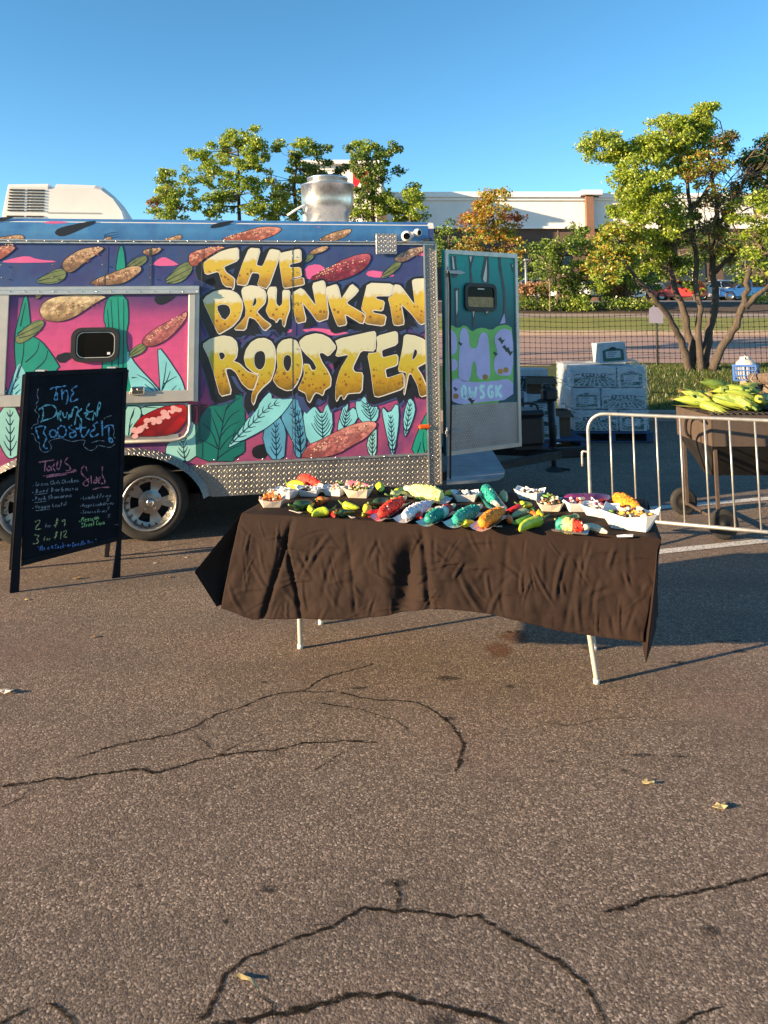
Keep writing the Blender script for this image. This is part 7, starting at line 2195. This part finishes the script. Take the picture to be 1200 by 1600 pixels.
P_ = [((450, 757), (470, 768), .024, PY_, 'yellow green pepper behind the two leftmost white trays', .3), ((460, 791), (487, 784), .022, PDK, 'dark green poblano behind the fork by the left trays', .1), ((499, 783), (513, 780), .018, PO, 'small orange pepper left of the dark taco tray', .1), ((514, 799), (487, 806), .019, PYG, 'curved lime pepper near the front left edge', .25), ((489, 799), (492, 786), .013, PYG, 'upright tip of a lime pepper behind the curved one', .1), ((523, 797), (523, 808), .013, PR, 'small red pepper near the front left edge', .05),
 ((530, 803), (555, 800), .015, PDK, 'dark purple black pepper beside the small red one', .1), ((536, 788), (562, 794), .017, PYG, 'long yellow banana pepper in front of the taco tray', .1), ((572, 792), (566, 806), .018, PY_, 'short yellow pepper joined by a red one', .1), ((574, 804), (594, 797), .015, PR, 'slim red pepper left of the red coated cob', .1), ((592, 758), (594, 768), .020, PYG, 'small upright lime pepper at the back edge', .05), ((583, 788), (606, 781), .021, PDK, 'dark green poblano behind the red coated cob', .1),
 ((611, 775), (640, 772), .020, PPL, 'pale green pepper left of the pale yellow cob', .1), ((617, 768), (630, 762), .014, PYG, 'lime pepper tip on the pale green pepper', .1), ((653, 781), (676, 782), .015, PG, 'small green pepper in front of the pale yellow cob', .1), ((655, 803), (660, 812), .016, PR, 'small red pepper between the white and tricolour cobs', .1), ((704, 775), (718, 768), .018, PY_, 'yellow pepper behind the crumble tray', .2), ((722, 818), (742, 816), .015, PYG, 'short lime pepper in front of the teal cob', .05),
 ((786, 772), (790, 784), .020, PPL, 'round pale green squash beside the back teal cob', .0), ((812, 789), (832, 789), .017, PYG, 'lime green pepper halves in front of the crumble tray', .05), ((814, 792), (789, 800), .017, PR, 'red pepper behind the pale green one', .1), ((826, 799), (798, 808), .017, PPL, 'pale grey green pepper in the middle of the cluster', .05), ((833, 811), (800, 818), .019, PG, 'green pepper with a red tip in the front cluster', .05), ((795, 809), (802, 817), .014, PO, 'small red orange pepper left of the front green pepper', .05), ((828, 803), (842, 808), .014, PO, 'red orange pepper behind the long lime pepper', .1),
 ((848, 812), (812, 830), .021, PYG, 'long lime yellow pepper pointing to the front edge', .12), ((838, 802), (850, 806), .018, PY_, 'yellow pepper shoulder above the long lime pepper', .1), ((875, 813), (897, 803), .018, PG, 'green pepper leaf behind the tricolour cob', .2), ((932, 791), (958, 790), .014, PYG, 'thin green pepper behind the creamy tray', .05)]
for i, (a, b, r_, mt, lb, bd_) in enumerate(P_): pepper(a, b, r_, mt, lb, i + 3, bend=bd_)
pepper((876, 784), (955, 778), .030, PEG, 'long shiny purple eggplant at the back of the table', 50, bend=.08, name='eggplant', cat='eggplant', blunt=1.0)
pepper((538, 757), (581, 762), .020, PPK, 'long pink pepper behind the taco tray', 51, bend=.12)
# thin clear forks and a paper slip
M_FORK = plain('clear_plastic_fork', (.42, .40, .38), .2, var=.1, scale=30)
for i, (x0, y0, x1, y1, lb) in enumerate([(452, 797, 470, 802, 'plastic fork lying by the golden fries tray'), (541, 804, 553, 810, 'plastic fork in front of the yellow banana pepper'), (603, 811, 630, 808, 'plastic fork in front of the white cob'), (690, 815, 712, 813, 'plastic fork in front of the tricolour cob'), (758, 821, 784, 823, 'plastic fork in front of the orange cob')]):
    a, b = at_z(x0, y0, FZ + .004), at_z(x1, y1, FZ + .004)
    o = empty('plastic_fork'); o.matrix_world = frame_from(a, b); tag(o, lb, 'fork', 'plastic forks along the front edge')
    L = (b - a).length
    MB().box((L * .35, 0, 0), (L * .7, .007, .003), bevel=.001).build('handle', M_FORK, o)
    m_ = MB(); m_.box((L * .76, 0, .001), (L * .14, .018, .003), bevel=.001)
    for k in range(4): m_.box((L * .92, -.0075 + .005 * k, .002), (L * .2, .0022, .002))
    m_.build('tines', M_FORK, o)
a = at_z(976, 838, FZ + .002)
m_ = MB(); m_.add([(-.035, -.012, 0), (.03, -.016, .002), (.04, .012, .006), (-.03, .014, .001), (0, .0, .008)], [(0, 1, 4), (1, 2, 4), (2, 3, 4), (3, 0, 4)])
o = m_.build('paper_slip', M_TRAYW, None, fix=False); o.location = a; tag(o, 'creased paper slip in front of the large fries tray', 'paper')
# ------------------------------------------------------------------ crowd barrier
M_BARR = plain('galvanised_barrier', (0.42, 0.415, 0.395), 0.42, 0.6, var=.18, scale=14)
bL = Vector((1.585, 6.12, 0))
bh = R(-23)
bar_ = tag(empty('crowd_barrier', bL, (0, 0, bh)), 'galvanised steel crowd barrier with upright bars behind the table', 'barrier')
BL_, BH_, LOW = 2.35, .955, .185
fr_path = [(0, 0, LOW)] + [(0, 0, z) for z in (.4, .6)] + [(.13 - .13 * math.cos(R(a)), 0, BH_ - .13 + .13 * math.sin(R(a))) for a in range(0, 91, 15)] + [(BL_ - .13 + .13 * math.sin(R(a)), 0, BH_ - .13 + .13 * math.cos(R(a))) for a in range(0, 91, 15)] + [(BL_, 0, .5), (BL_, 0, LOW)]
MB().tube(fr_path, .0135, 10).build('frame', M_BARR, bar_)
MB().tube([(0, 0, LOW), (BL_, 0, LOW)], .0135, 10).build('lower_rail', M_BARR, bar_)
nb = 13
src = None
for i in range(nb):
    x = .168 * (i + 1)
    if src is None: src = MB().tube([(0, 0, LOW + .012), (0, 0, BH_ - .012)], .0072, 8).build('bar', M_BARR, bar_); src.location = (x, 0, 0)
    else: share('bar', src, bar_, Matrix.Translation((x, 0, 0)))
MB().tube(chaikin([(0, 0, .66), (-.045, 0, .665), (-.052, 0, .655), (-.052, 0, .55)], 1, False), .0085, 7).build('hook', M_BARR, bar_)
for x in (.22, BL_ - .22):
    m_ = MB(); m_.tube(chaikin([(x, -.33, .012), (x, -.30, .02), (x, -.04, .17), (x, .04, .17), (x, .30, .02), (x, .33, .012)], 1, False), .013, 8); m_.box((x, 0, .176), (.05, .05, .02)); m_.build('foot', M_BARR, bar_)

# ------------------------------------------------------------------ trough grill on wheels
gx0, gx1, gy0, gy1, gz = 2.575, 4.30, 6.20, 6.92, .928
def rusty(name, c, c2):
    k = NT(name)
    v = k.coord('Object')
    nz = k.noise(v, 5, 6, .7)
    k.col(k.ramp(nz, [(0.3, c), (0.55, c2), (0.75, tuple(x * .6 for x in c))]))
    k.set(Roughness=.7, Metallic=.2); k.bump(k.noise(v, 60, 4), .3, .004)
    return k.m
M_GRILL = rusty('rusty_grill_steel', (.062, .045, .036), (.090, .064, .049))
M_BLK = plain('sooty_black_steel', (.014, .013, .013), .65, .3, var=.4, scale=8)
grill = tag(empty('trough_grill', (gx0, gy0, 0)), 'large rusty brown trough grill on wheels behind the crowd barrier', 'grill')
GL_, GW_ = gx1 - gx0, gy1 - gy0
m_ = MB()
zb2 = .69
t_ = .012
m_.box((t_ / 2, GW_ / 2, (gz + zb2) / 2), (t_, GW_, gz - zb2)); m_.box((GL_ - t_ / 2, GW_ / 2, (gz + zb2) / 2), (t_, GW_, gz - zb2))
m_.box((GL_ / 2, t_ / 2 + .001, (gz + zb2) / 2), (GL_ - 2 * t_ - .002, t_, gz - zb2)); m_.box((GL_ / 2, GW_ - t_ / 2 - .001, (gz + zb2) / 2), (GL_ - 2 * t_ - .002, t_, gz - zb2))
m_.build('firebox', M_GRILL, grill)
m_ = MB()
a = [(0.004, .004, zb2), (GL_ - .004, .004, zb2), (GL_ - .004, GW_ - .004, zb2), (0.004, GW_ - .004, zb2)]
b = [(.10, .28, .42), (.62, .28, .42), (.62, GW_ - .28, .42), (.10, GW_ - .28, .42)]
m_.add(a + b, [(0, 1, 5, 4), (1, 2, 6, 5), (2, 3, 7, 6), (3, 0, 4, 7), (4, 5, 6, 7)])
m_.build('ash_hopper', M_BLK, grill)
m_ = MB()
for k in range(34): m_.tube([(.03 + k * (GL_ - .06) / 33, .01, gz + .012), (.03 + k * (GL_ - .06) / 33, GW_ - .01, gz + .012)], .005, 5)
for y in (.03, GW_ / 2, GW_ - .03): m_.tube([(.0, y, gz + .004), (GL_, y, gz + .004)], .008, 6)
m_.build('grate', M_BLK, grill)
for x in (.04, GL_ - .06):
    for y in (.045, GW_ - .045):
        MB().tube([(x, y, zb2 + .02), (x, y, .10 if x < 1 else .0)], .017, 4, smooth=False).build('leg', M_GRILL, grill)
MB().tube([(.04, -.03, .115), (.04, GW_ + .03, .115)], .013, 8).build('axle', M_GRILL, grill)
for y in (-.035, GW_ + .035):
    Mx = Matrix.Translation((.04, y, .115)) @ Matrix.Rotation(R(90), 4, 'X')
    w = MB().lathe([(.02, -.025), (.085, -.025), (.108, -.022), (.115, -.012), (.115, .012), (.108, .022), (.085, .025), (.02, .025)], 28, Mx).build('wheel', M_TYRE, grill)
    MB().lathe([(0, .034), (.02, .034), (.024, .026), (.07, .0255), (.078, .0265)], 20, Mx).build('hub', M_BLK, w)
hd = MB(); hd.tube(chaikin([(-.0, .40, .70), (-.05, .40, .74), (-.055, .36, .88), (-.055, .10, .90), (-.05, .06, .88), (0, .06, .86)], 2, False), .012, 8); hd.build('handle', M_BLK, grill)

# ------------------------------------------------------------------ ears of corn heaped on the grill
def husk_mat(name, c):
    k = NT(name)
    v = k.mapping(k.coord('Object'), (4, 60, 60))
    nz = k.noise(v, 1.0, 4, .6)
    k.col(k.ramp(nz, [(0.3, tuple(x * .62 for x in c)), (0.5, c), (0.75, tuple(min(1, x * 1.3) for x in c))]))
    k.set(Roughness=.6); k.bump(nz, .5, .004)
    return k.m
HM = [husk_mat('husk_lime', (.26, .34, .04)), husk_mat('husk_yellow', (.35, .37, .06)), husk_mat('husk_green', (.12, .19, .03))]
M_SILK = plain('dry_corn_silk', (.30, .20, .09), .9)
def ear_mesh(seed):
    rg = random.Random(seed)
    n_, k_ = 16, 12
    vs = []
    for i in range(n_):
        t = i / (n_ - 1)
        r = .047 * (math.sin(math.pi * min(1, .18 + t * .80)) ** .7) * (1 - .45 * t ** 2)
        for k in range(k_):
            a = 2 * math.pi * k / k_
            q = 1 + .10 * math.cos(4 * a + seed) + rg.gauss(0, .03)
            vs.append((t * .26, r * q * math.cos(a), r * q * math.sin(a) + .01 * math.sin(3 * t)))
    return vs, [(i * k_ + k, i * k_ + (k + 1) % k_, (i + 1) * k_ + (k + 1) % k_, (i + 1) * k_ + k) for i in range(n_ - 1) for k in range(k_)] + [tuple(range(k_)), tuple(range((n_ - 1) * k_, n_ * k_))]
protos = []
for s in range(4):
    e = empty('corn_ear')
    vs, fs = ear_mesh(s)
    MB().add(vs, fs, 0, True).build('husk', HM[s % 3], e)
    MB().tube([(.01, 0, 0), (-.03, 0, .0), (-.055, .006, -.004)], [.014, .011, .012], 8).build('stalk', HM[2], e)
    m_ = MB(); rg = random.Random(s)
    for k in range(8):
        a = rg.uniform(0, 6.28); L = rg.uniform(.10, .22)
        st_ = rg.uniform(0, .08)
        q = Vector((0, math.cos(a), math.sin(a)))
        w_ = Vector((0, -math.sin(a), math.cos(a))) * .012
        pts = [Vector((st_, 0, 0)) + q * .044, Vector((st_ + L * .5, 0, 0)) + q * .052, Vector((st_ + L, 0, 0)) + q * rg.uniform(.035, .06)]
        m_.add([pts[0] - w_, pts[0] + w_, pts[1] + w_ * .8, pts[1] - w_ * .8, pts[2]], [(0, 1, 2, 3), (3, 2, 4)])
    m_.build('husk_leaf', HM[(s + 1) % 3], e, fix=False)
    m_ = MB()
    for k in range(8): m_.tube([(.255, 0, 0), (.28 + rg.random() * .02, rg.gauss(0, .008), rg.gauss(0, .008))], .0015, 3, caps=False)
    m_.build('silk', M_SILK, e, fix=False)
    protos.append(e)
rg = random.Random(17)
EARS = []
for i in range(27):
    lay = 0 if i < 14 else (1 if i < 22 else 2)
    sx = (.50 - .10 * lay); sy = .22 - .05 * lay
    cx = .27
    EARS.append((gx0 + cx + rg.uniform(-sx, sx) * .55 + .05 * lay, gy0 + .34 + rg.uniform(-sy, sy), gz + .056 + lay * .060, rg.uniform(-60, 60) + rg.choice((0, 180)), rg.uniform(-22, 22)))
for i, (x, y, z, a, tl_) in enumerate(EARS):
    e = protos[i] if i < 4 else copy_tree(protos[i % 4])
    sc = rg.uniform(.85, 1.15)
    e.rotation_euler = (rg.uniform(0, 6.28) if False else rg.uniform(-.4, .4), R(tl_), R(a))
    e.scale = (sc, sc, sc)
    off = Matrix.Rotation(R(a), 3, 'Z') @ Vector((-.13 * sc, 0, 0))
    e.location = (x + off.x, y + off.y, z)
    tag(e, 'ear of corn in its yellow green husk, in the heap on the trough grill', 'corn', 'ears of corn heaped on the grill')

# ------------------------------------------------------------------ pallet of produce boxes
M_CARD = plain('white_carton', (.34, .385, .42), .75, var=.22, scale=9)
M_KRAFT = plain('brown_cardboard', (.10, .056, .034), .85, var=.15, scale=8)
M_PRG, M_PRB = plain('print_dark_green', (.022, .085, .070), .6, var=.3, scale=20), plain('print_navy', (.012, .020, .032), .6, var=.2)
def box_proto(w, h, d):
    """carton with printed front; origin at the bottom centre of the front face, y goes back"""
    e = empty('produce_box')
    MB().box((0, d / 2, h / 2), (w, d, h), bevel=.004).build('carton', M_CARD, e)
    p = MB(); y = -.0016
    fl = lambda a, b: Vector((a, y, b))
    fl2 = lambda a, b: Vector((a, y - .0008, b))
    fl3 = lambda a, b: Vector((a, y - .0016, b))
    if w > .45:
        p.flat([[(-w * .47, h * .05), (w * .47, h * .05), (w * .47, h * .40), (w * .2, h * .52), (-w * .2, h * .52), (-w * .47, h * .40)]], fl, 0)
        for k in range(9):
            x = (k - 4) * w * .11
            p.flat([[(x * 1.15 - .012, h * .06), (x * 1.15 + .012, h * .06), (x * .55 + .004, h * .42), (x * .55 - .004, h * .42)]], fl2, 2)
        p.flat([[(-w * .30, h * .50), (w * .30, h * .50), (w * .28, h * .66), (-w * .28, h * .66)]], fl2, 1)
        for k in range(6): p.flat([[(-w * .24 + k * w * .085, h * .53), (-w * .20 + k * w * .085, h * .53), (-w * .20 + k * w * .085, h * .63), (-w * .24 + k * w * .085, h * .63)]], fl3, 2)
        p.flat([[(-w * .47, h * .56), (-w * .33, h * .58), (-w * .33, h * .63), (-w * .47, h * .61)]], fl, 1); p.flat([[(w * .47, h * .56), (w * .33, h * .58), (w * .33, h * .63), (w * .47, h * .61)]], fl, 1)
    else:
        p.flat([[(-w * .40, h * .08), (w * .40, h * .08), (w * .40, h * .62), (w * .22, h * .70), (-w * .22, h * .70), (-w * .40, h * .62)]], fl, 0)
        p.flat([[(-w * .28, h * .24), (w * .28, h * .24), (w * .28, h * .58), (-w * .28, h * .58)]], fl2, 2)
        p.flat([[(-w * .16, h * .64), (w * .16, h * .64), (w * .12, h * .74), (0, h * .80), (-w * .12, h * .74)]], fl2, 1)
        for k in range(3): p.flat([[(-w * .20, h * (.30 + k * .09)), (w * (.02 + .06 * k), h * (.30 + k * .09)), (w * (.02 + .06 * k), h * (.325 + k * .09)), (-w * .20, h * (.325 + k * .09))]], fl3, 1)
    p.build('print', [M_PRG, M_PRB, M_CARD], e, fix=False)
    return e
HB, WL, WS = .262, .56, .345
pL, pS = box_proto(WL, HB, .36), box_proto(WS, HB, .50)
used = {'L': False, 'S': False}
def place_box(kind, x, y, z, rz, label, tilt=0.0, tilty=0.0):
    src = pL if kind == 'L' else pS
    if not used[kind]: e = src; used[kind] = True
    else: e = copy_tree(src)
    e.location = (x, y, z); e.rotation_euler = (R(tilty), R(tilt), R(rz))
    tag(e, label, 'box', 'printed produce boxes by the trailer drawbar')
    return e
PYd = 10.15
pl0 = at_y(897, 690, PYd); plz = lot_z(PYd)
prz = -2.0
def pal(u, v): 
    c, s = math.cos(R(prz)), math.sin(R(prz))
    return (pl0.x + u * c - v * s, PYd + u * s + v * c)
zp = plz + .135
ROW = ['bottom', 'middle', 'top']
for lay in range(3):
    z = zp + lay * (HB + .016)
    seq = [('L', .285), ('S', .285 * 2 + .19)] if lay in (0, 2) else [('S', .178), ('L', .37 + .285)]
    for j, (k, u) in enumerate(seq):
        x, y = pal(u, 0)
        place_box(k, x, y, z, prz, '%s printed produce box on the wrapped pallet, %s layer, %s side' % ('long' if k == 'L' else 'short', ROW[lay], 'trailer' if j == 0 else 'tree'))
    x, y = pal(.47, .56)
    b_ = MB(); b_.box((0, .24, HB / 2), (.92, .46, HB), bevel=.005)
    o = b_.build('produce_box', M_CARD); o.location = (x, y, z); o.rotation_euler = (0, 0, R(prz))
    tag(o, 'white produce box at the back of the wrapped pallet, %s layer' % ROW[lay], 'box', 'printed produce boxes by the trailer drawbar')
# pallet
M_PALL = plain('blue_painted_wood', (.03, .06, .13), .8, var=.35, scale=8, bump=.3)
x, y = pal(.47, .5)
pr_ = tag(empty('pallet', (x, y, plz), (0, 0, R(prz))), 'dark blue wooden pallet under the wrapped produce boxes', 'pallet')
for k in range(7): MB().box((0, -.52 + k * .172, .120), (1.06, .10, .022), bevel=.003).build('plank', M_PALL, pr_)
for k in range(3): MB().box((-.48 + k * .48, 0, .060), (.09, 1.12, .092), bevel=.004).build('bearer', M_PALL, pr_)
for k in range(3): MB().box((0, -.5 + k * .5, .007), (1.06, .10, .013)).build('plank', M_PALL, pr_)
# stretch film
def film_mat():
    k = NT('stretch_film')
    v = k.coord('Object')
    nz = k.noise(k.mapping(v, (3, 3, 14)), 3.0, 5, .65)
    k.set(Base_Color=(.82, .88, .92), Roughness=.18)
    k.l(k.ramp(nz, [(0.40, .02), (0.49, .10), (0.53, .62), (0.57, .10), (0.75, .42)]), k.b.inputs['Alpha'])
    k.bump(nz, .8, .02)
    return k.m
M_FILM = film_mat()
m_ = MB()
zt2 = zp + 3 * (HB + .016)
def fpt(u, v, z): return Vector((*pal(u, v), z))
loop = [(-.012, -.014), (.47, -.022), (.96, -.014), (.965, .5), (.96, 1.04), (.47, 1.045), (-.012, 1.04), (-.02, .5)]
N = len(loop)
lev = [zp + .03, zp + .3, zp + .55, zt2 + .006]
vs = [fpt(u + .004 * math.sin(i * 3 + j), v + .004 * math.cos(i * 2 + j), z) for j, z in enumerate(lev) for i, (u, v) in enumerate(loop)]
m_.add(vs, [(j * N + i, j * N + (i + 1) % N, (j + 1) * N + (i + 1) % N, (j + 1) * N + i) for j in range(3) for i in range(N)])
gridn = 12
tv = [fpt(-.012 + .972 * a / gridn, -.014 + 1.054 * b / gridn, zt2 + .012 + .012 * mnoise.noise(Vector((a * .9, b * .9, 2)))) for b in range(gridn + 1) for a in range(gridn + 1)]
m_.add(tv, [(b * (gridn + 1) + a, b * (gridn + 1) + a + 1, (b + 1) * (gridn + 1) + a + 1, (b + 1) * (gridn + 1) + a) for b in range(gridn) for a in range(gridn)])
# torn tail on the trailer side
q = [fpt(-.02, .0, zt2 - .03), fpt(-.16, -.05, zt2 - .10), fpt(-.13, -.06, zt2 - .26), fpt(-.05, -.03, zt2 - .36), fpt(-.015, -.02, zt2 - .33)]
m_.add(q, [(0, 1, 2), (0, 2, 3), (0, 3, 4)])
tag(m_.build('stretch_film', M_FILM, None, fix=False), 'loose clear plastic wrap round the stack of produce boxes', 'plastic wrap')
x, y = pal(.60, .20)
place_box('S', x, y, zt2 + .024, -4, 'open topped printed box standing alone on the wrapped pallet', -4)
# strap hanging off the stack
a, b = fpt(.95, .30, zt2 + .03), at_z(1023, 634, .25)
m_ = MB(); m_.tube(chaikin([fpt(.72, .35, zt2 + .035), fpt(.85, .28, zt2 + .06), a, a.lerp(b, .4) + Vector((.02, 0, -.02)), b], 2, False), .014, 6)
tag(m_.build('white_strap', plain('cream_strap', (.55, .52, .44), .7)), 'cream coloured strap trailing from the pallet stack down to the ground', 'strap')
# boxes against the door side
bd0 = at_y(805, 690, 9.6)
zl = lot_z(9.6)
zq = zl + .16
pr2 = copy_tree(pr_); pr2.location = (1.91, 10.02, lot_z(10.02)); pr2.rotation_euler = (0, 0, R(1.5))
tag(pr2, 'dark wooden pallet under the box stack beside the open trailer door', 'pallet')
place_box('L', at_y(822, 600, 9.9).x, 9.9, zq, 0, 'lowest printed box of the stack behind the battery box')
place_box('L', at_y(815, 600, 9.95).x, 9.95, zq + HB + .008, 0, 'second printed box of the stack behind the open trailer door')
place_box('L', at_y(822, 570, 10.0).x, 10.0, zq + 2 * HB + .020, 2, 'topmost printed box of the stack beside the open trailer door')
place_box('S', at_y(850, 640, 9.55).x, 9.50, zq, 3, 'printed box standing low behind the drawbar jack')
place_box('S', at_y(846, 640, 9.5).x, 9.52, zq + HB + .004, -6, 'printed box with an open brown carton on it behind the drawbar jack')
def open_box(px, py, d, w, h, dp, rz, label, z=None):
    p = at_y(px, py, d)
    o = tag(empty('cardboard_box', (p.x, d, p.z if z is None else z), (0, 0, R(rz))), label, 'box')
    m_ = MB()
    for c, s in (((0, 0, h / 2), (w, .006, h)), ((0, dp, h / 2), (w, .006, h)), ((-w / 2, dp / 2, h / 2), (.006, dp - .008, h)), ((w / 2, dp / 2, h / 2), (.006, dp - .008, h)), ((0, dp / 2, .004), (w - .008, dp - .008, .006))): m_.box(c, s)
    m_.build('carton', M_KRAFT, o)
    f = MB(); f.add([(-w / 2, -.004, h), (w / 2, -.004, h), (w / 2 + .02, -.12, h - .07), (-w / 2 - .02, -.12, h - .07)], [(0, 1, 2, 3)]); f.build('flap', M_KRAFT, o, fix=False)
    f = MB(); f.add([(w / 2 + .004, 0, h), (w / 2 + .004, dp, h), (w / 2 + .15, dp, h - .06), (w / 2 + .15, 0, h - .06)], [(0, 1, 2, 3)]); f.build('flap', M_KRAFT, o, fix=False)
open_box(846, 612, 9.58, .34, .19, .3, -8, 'open brown cardboard box on the stack left of the wrapped pallet', zq + 2 * HB + .010)
open_box(872, 640, 9.75, .30, .46, .28, 4, 'tall brown cardboard box between the jack and the wrapped pallet', lot_z(9.75))
# scraps
def scrap(px, py, s, mat, label, cat, seed, name='paper_scrap', z=None):
    y0 = at_z(px, py, 0).y
    zz = lot_z(y0) if z is None else z
    p = at_z(px, py, zz)
    rg = random.Random(seed)
    n_ = 9
    m_ = MB()
    vs = [(0, 0, s * .22)]
    for i in range(n_):
        a = 2 * math.pi * i / n_
        r = s * rg.uniform(.45, 1.0)
        vs.append((r * math.cos(a), r * math.sin(a) * .65, rg.uniform(.001, s * .35)))
    m_.add(vs, [(0, 1 + i, 1 + (i + 1) % n_) for i in range(n_)])
    o = m_.build(name, mat, None, fix=False); o.location = (p.x, p.y, zz + .003)
    sd_ = o.modifiers.new('sheet', 'SOLIDIFY'); sd_.thickness = .0015
    tag(o, label, cat)
    return o
M_DRY = plain('dry_leaf', (.42, .33, .15), .8, var=.3, scale=40)
M_DRYB = plain('brown_leaf', (.20, .12, .06), .8, var=.3, scale=40)
for i, (x, y, s, mt, lb) in enumerate([(8, 1083, .045, M_TRAYK, 'crumpled pale napkin scrap at the left edge of the asphalt'), (148, 996, .022, M_DRYB, 'small brown leaf left of the table'), (1012, 1225, .026, M_DRY, 'curled tan leaf on the open asphalt'), (1126, 1262, .034, M_DRY, 'larger tan leaf near the right edge of the asphalt'), (42, 938, .020, M_DRY, 'tiny pale leaf in front of the chalkboard'), (120, 905, .030, M_DRYB, 'brown leaf under the chalkboard'), (242, 881, .018, M_TRAYK, 'pale crumb between chalkboard and table'), (290, 872, .016, M_TRAYK, 'pale crumb under the trailer by the table'), (262, 903, .03, M_DRYB, 'brown leaf between chalkboard and table'), (804, 988, .028, M_DRYB, 'brown food scrap in front of the table'), (872, 694, .05, M_TRAYW, 'white paper scrap beside the jack foot')]):
    scrap(x, y, s, mt, lb, 'litter', i, 'paper_scrap' if mt in (M_TRAYK, M_TRAYW) else 'dead_leaf')
a = [at_z(x, y, .006) for x, y in [(371, 1520), (380, 1528), (390, 1532), (398, 1538), (405, 1546)]]
m_ = MB(); m_.ribbon([(v.x, v.y) for v in a], [.010, .012, .009, .006, .002], lambda x, y: Vector((x, y, .007 + .003 * math.sin(x * 90))))
tag(m_.build('husk_strip', M_DRY, None, fix=False), 'dry strip of corn husk by the crack in the foreground', 'litter')

# ------------------------------------------------------------------ crate with a gas bottle on the grass
cY = 13.3
cz_ = isl_z(at_y(1166, 585, cY).x, cY)
cp = at_y(1166, 585, cY); cp.z = cz_
M_CRATE = plain('blue_crate_plastic', (.02, .10, .36), .45, var=.15, scale=10)
cr_ = tag(empty('milk_crate', cp, (0, 0, R(-32))), 'blue plastic lattice crate on the grass right of the island tree', 'crate')
cw, ch_ = .37, .29
for k in range(4):
    a0 = R(90 * k)
    Mk = Matrix.Rotation(a0, 4, 'Z') @ Matrix.Translation((0, -cw / 2, 0))
    m_ = MB()
    rt = Mk.to_3x3()
    for z in (.02, ch_ * .36, ch_ * .66, ch_ - .02): m_.box(Mk @ Vector((0, 0, z)), (cw - .002, .014, .034 if z in (.02, ch_ - .02) else .014), rt)
    for j in range(7): m_.box(Mk @ Vector(((j - 3) * cw * .155, .001, ch_ / 2)), (.014 if 0 < j < 6 else .03, .012, ch_ - .01), rt)
    m_.build('lattice_side', M_CRATE, cr_)
m_ = MB(); m_.box((0, 0, .012), (cw - .02, cw - .02, .012)); m_.build('base', M_CRATE, cr_)
gb = tag(empty('gas_bottle', cp + Vector((0, 0, .019))), 'pale gas bottle standing in the blue crate', 'gas bottle')
MB().lathe([(0, 0), (.12, 0), (.155, .03), (.165, .08), (.165, .24), (.15, .30), (.10, .345), (.04, .355), (0, .355)], 24).build('tank', plain('cream_tank_paint', (.52, .48, .42), .45, var=.12), gb)
m_ = MB()
for a in range(0, 360, 15):
    if a % 120 in (0, 15): continue
    a0, a1 = R(a), R(a + 15)
    m_.add([(.09 * math.cos(a0), .09 * math.sin(a0), .335), (.09 * math.cos(a1), .09 * math.sin(a1), .335), (.088 * math.cos(a1), .088 * math.sin(a1), .395), (.088 * math.cos(a0), .088 * math.sin(a0), .395)], [(0, 1, 2, 3)])
m_.build('collar', plain('grey_tank_collar', (.36, .38, .40), .5, var=.1), gb, fix=False)
MB().tube([(0, 0, .35), (0, 0, .41), (.03, 0, .42)], .016, 8).build('valve', M_STEEL, gb)
# heap of firewood with a burlap sack
M_LOG = bark('split_log_bark', (.13, .095, .075))
M_CUT = plain('cut_wood', (.26, .19, .13), .85, var=.25, scale=20)
rg = random.Random(23)
LOGS = [(1168, 618, .50, 20), (1186, 625, .55, -15), (1205, 618, .5, 40), (1176, 604, .45, -30), (1196, 603, .5, 10), (1215, 598, .5, 25), (1190, 592, .42, 55), (1207, 585, .45, -10)]
for i, (px, py, L, a) in enumerate(LOGS):
    d = 12.2 + .18 * (i % 3)
    p = at_y(px, py, d)
    p.z = max(p.z, isl_z(p.x, d) + .05)
    o = tag(empty('firewood_log', p, (R(rg.uniform(-8, 8)), R(rg.uniform(-14, 14)), R(a + 60))), 'rough split log in the firewood heap at the right edge', 'log', 'logs in the firewood heap')
    r = rg.uniform(.06, .085)
    n_ = 9; vs = []
    sh_ = [r * rg.uniform(.75, 1.15) for _ in range(n_)]
    for t in (0, .33, .66, 1):
        for k in range(n_):
            q = sh_[k] * rg.uniform(.93, 1.07); an = 2 * math.pi * k / n_
            vs.append(((t - .5) * L, q * math.cos(an), q * math.sin(an)))
    MB().add(vs, [(j * n_ + k, j * n_ + (k + 1) % n_, (j + 1) * n_ + (k + 1) % n_, (j + 1) * n_ + k) for j in range(3) for k in range(n_)]).build('log_bark', M_LOG, o)
    MB().add(vs[:n_] + vs[-n_:], [tuple(range(n_)), tuple(range(n_, 2 * n_))]).build('cut_end', M_CUT, o, fix=False)
p = at_y(1178, 596, 12.0)
m_ = MB(); m_.tube([p + Vector((.09, 0, -.12)), p + Vector((.0, .1, .02)), at_y(1186, 572, 12.4)], .012, 6)
tag(m_.build('wooden_stick', plain('grey_stick', (.24, .21, .18), .8)), 'grey stick leaning up from the firewood heap against the crate', 'stick')
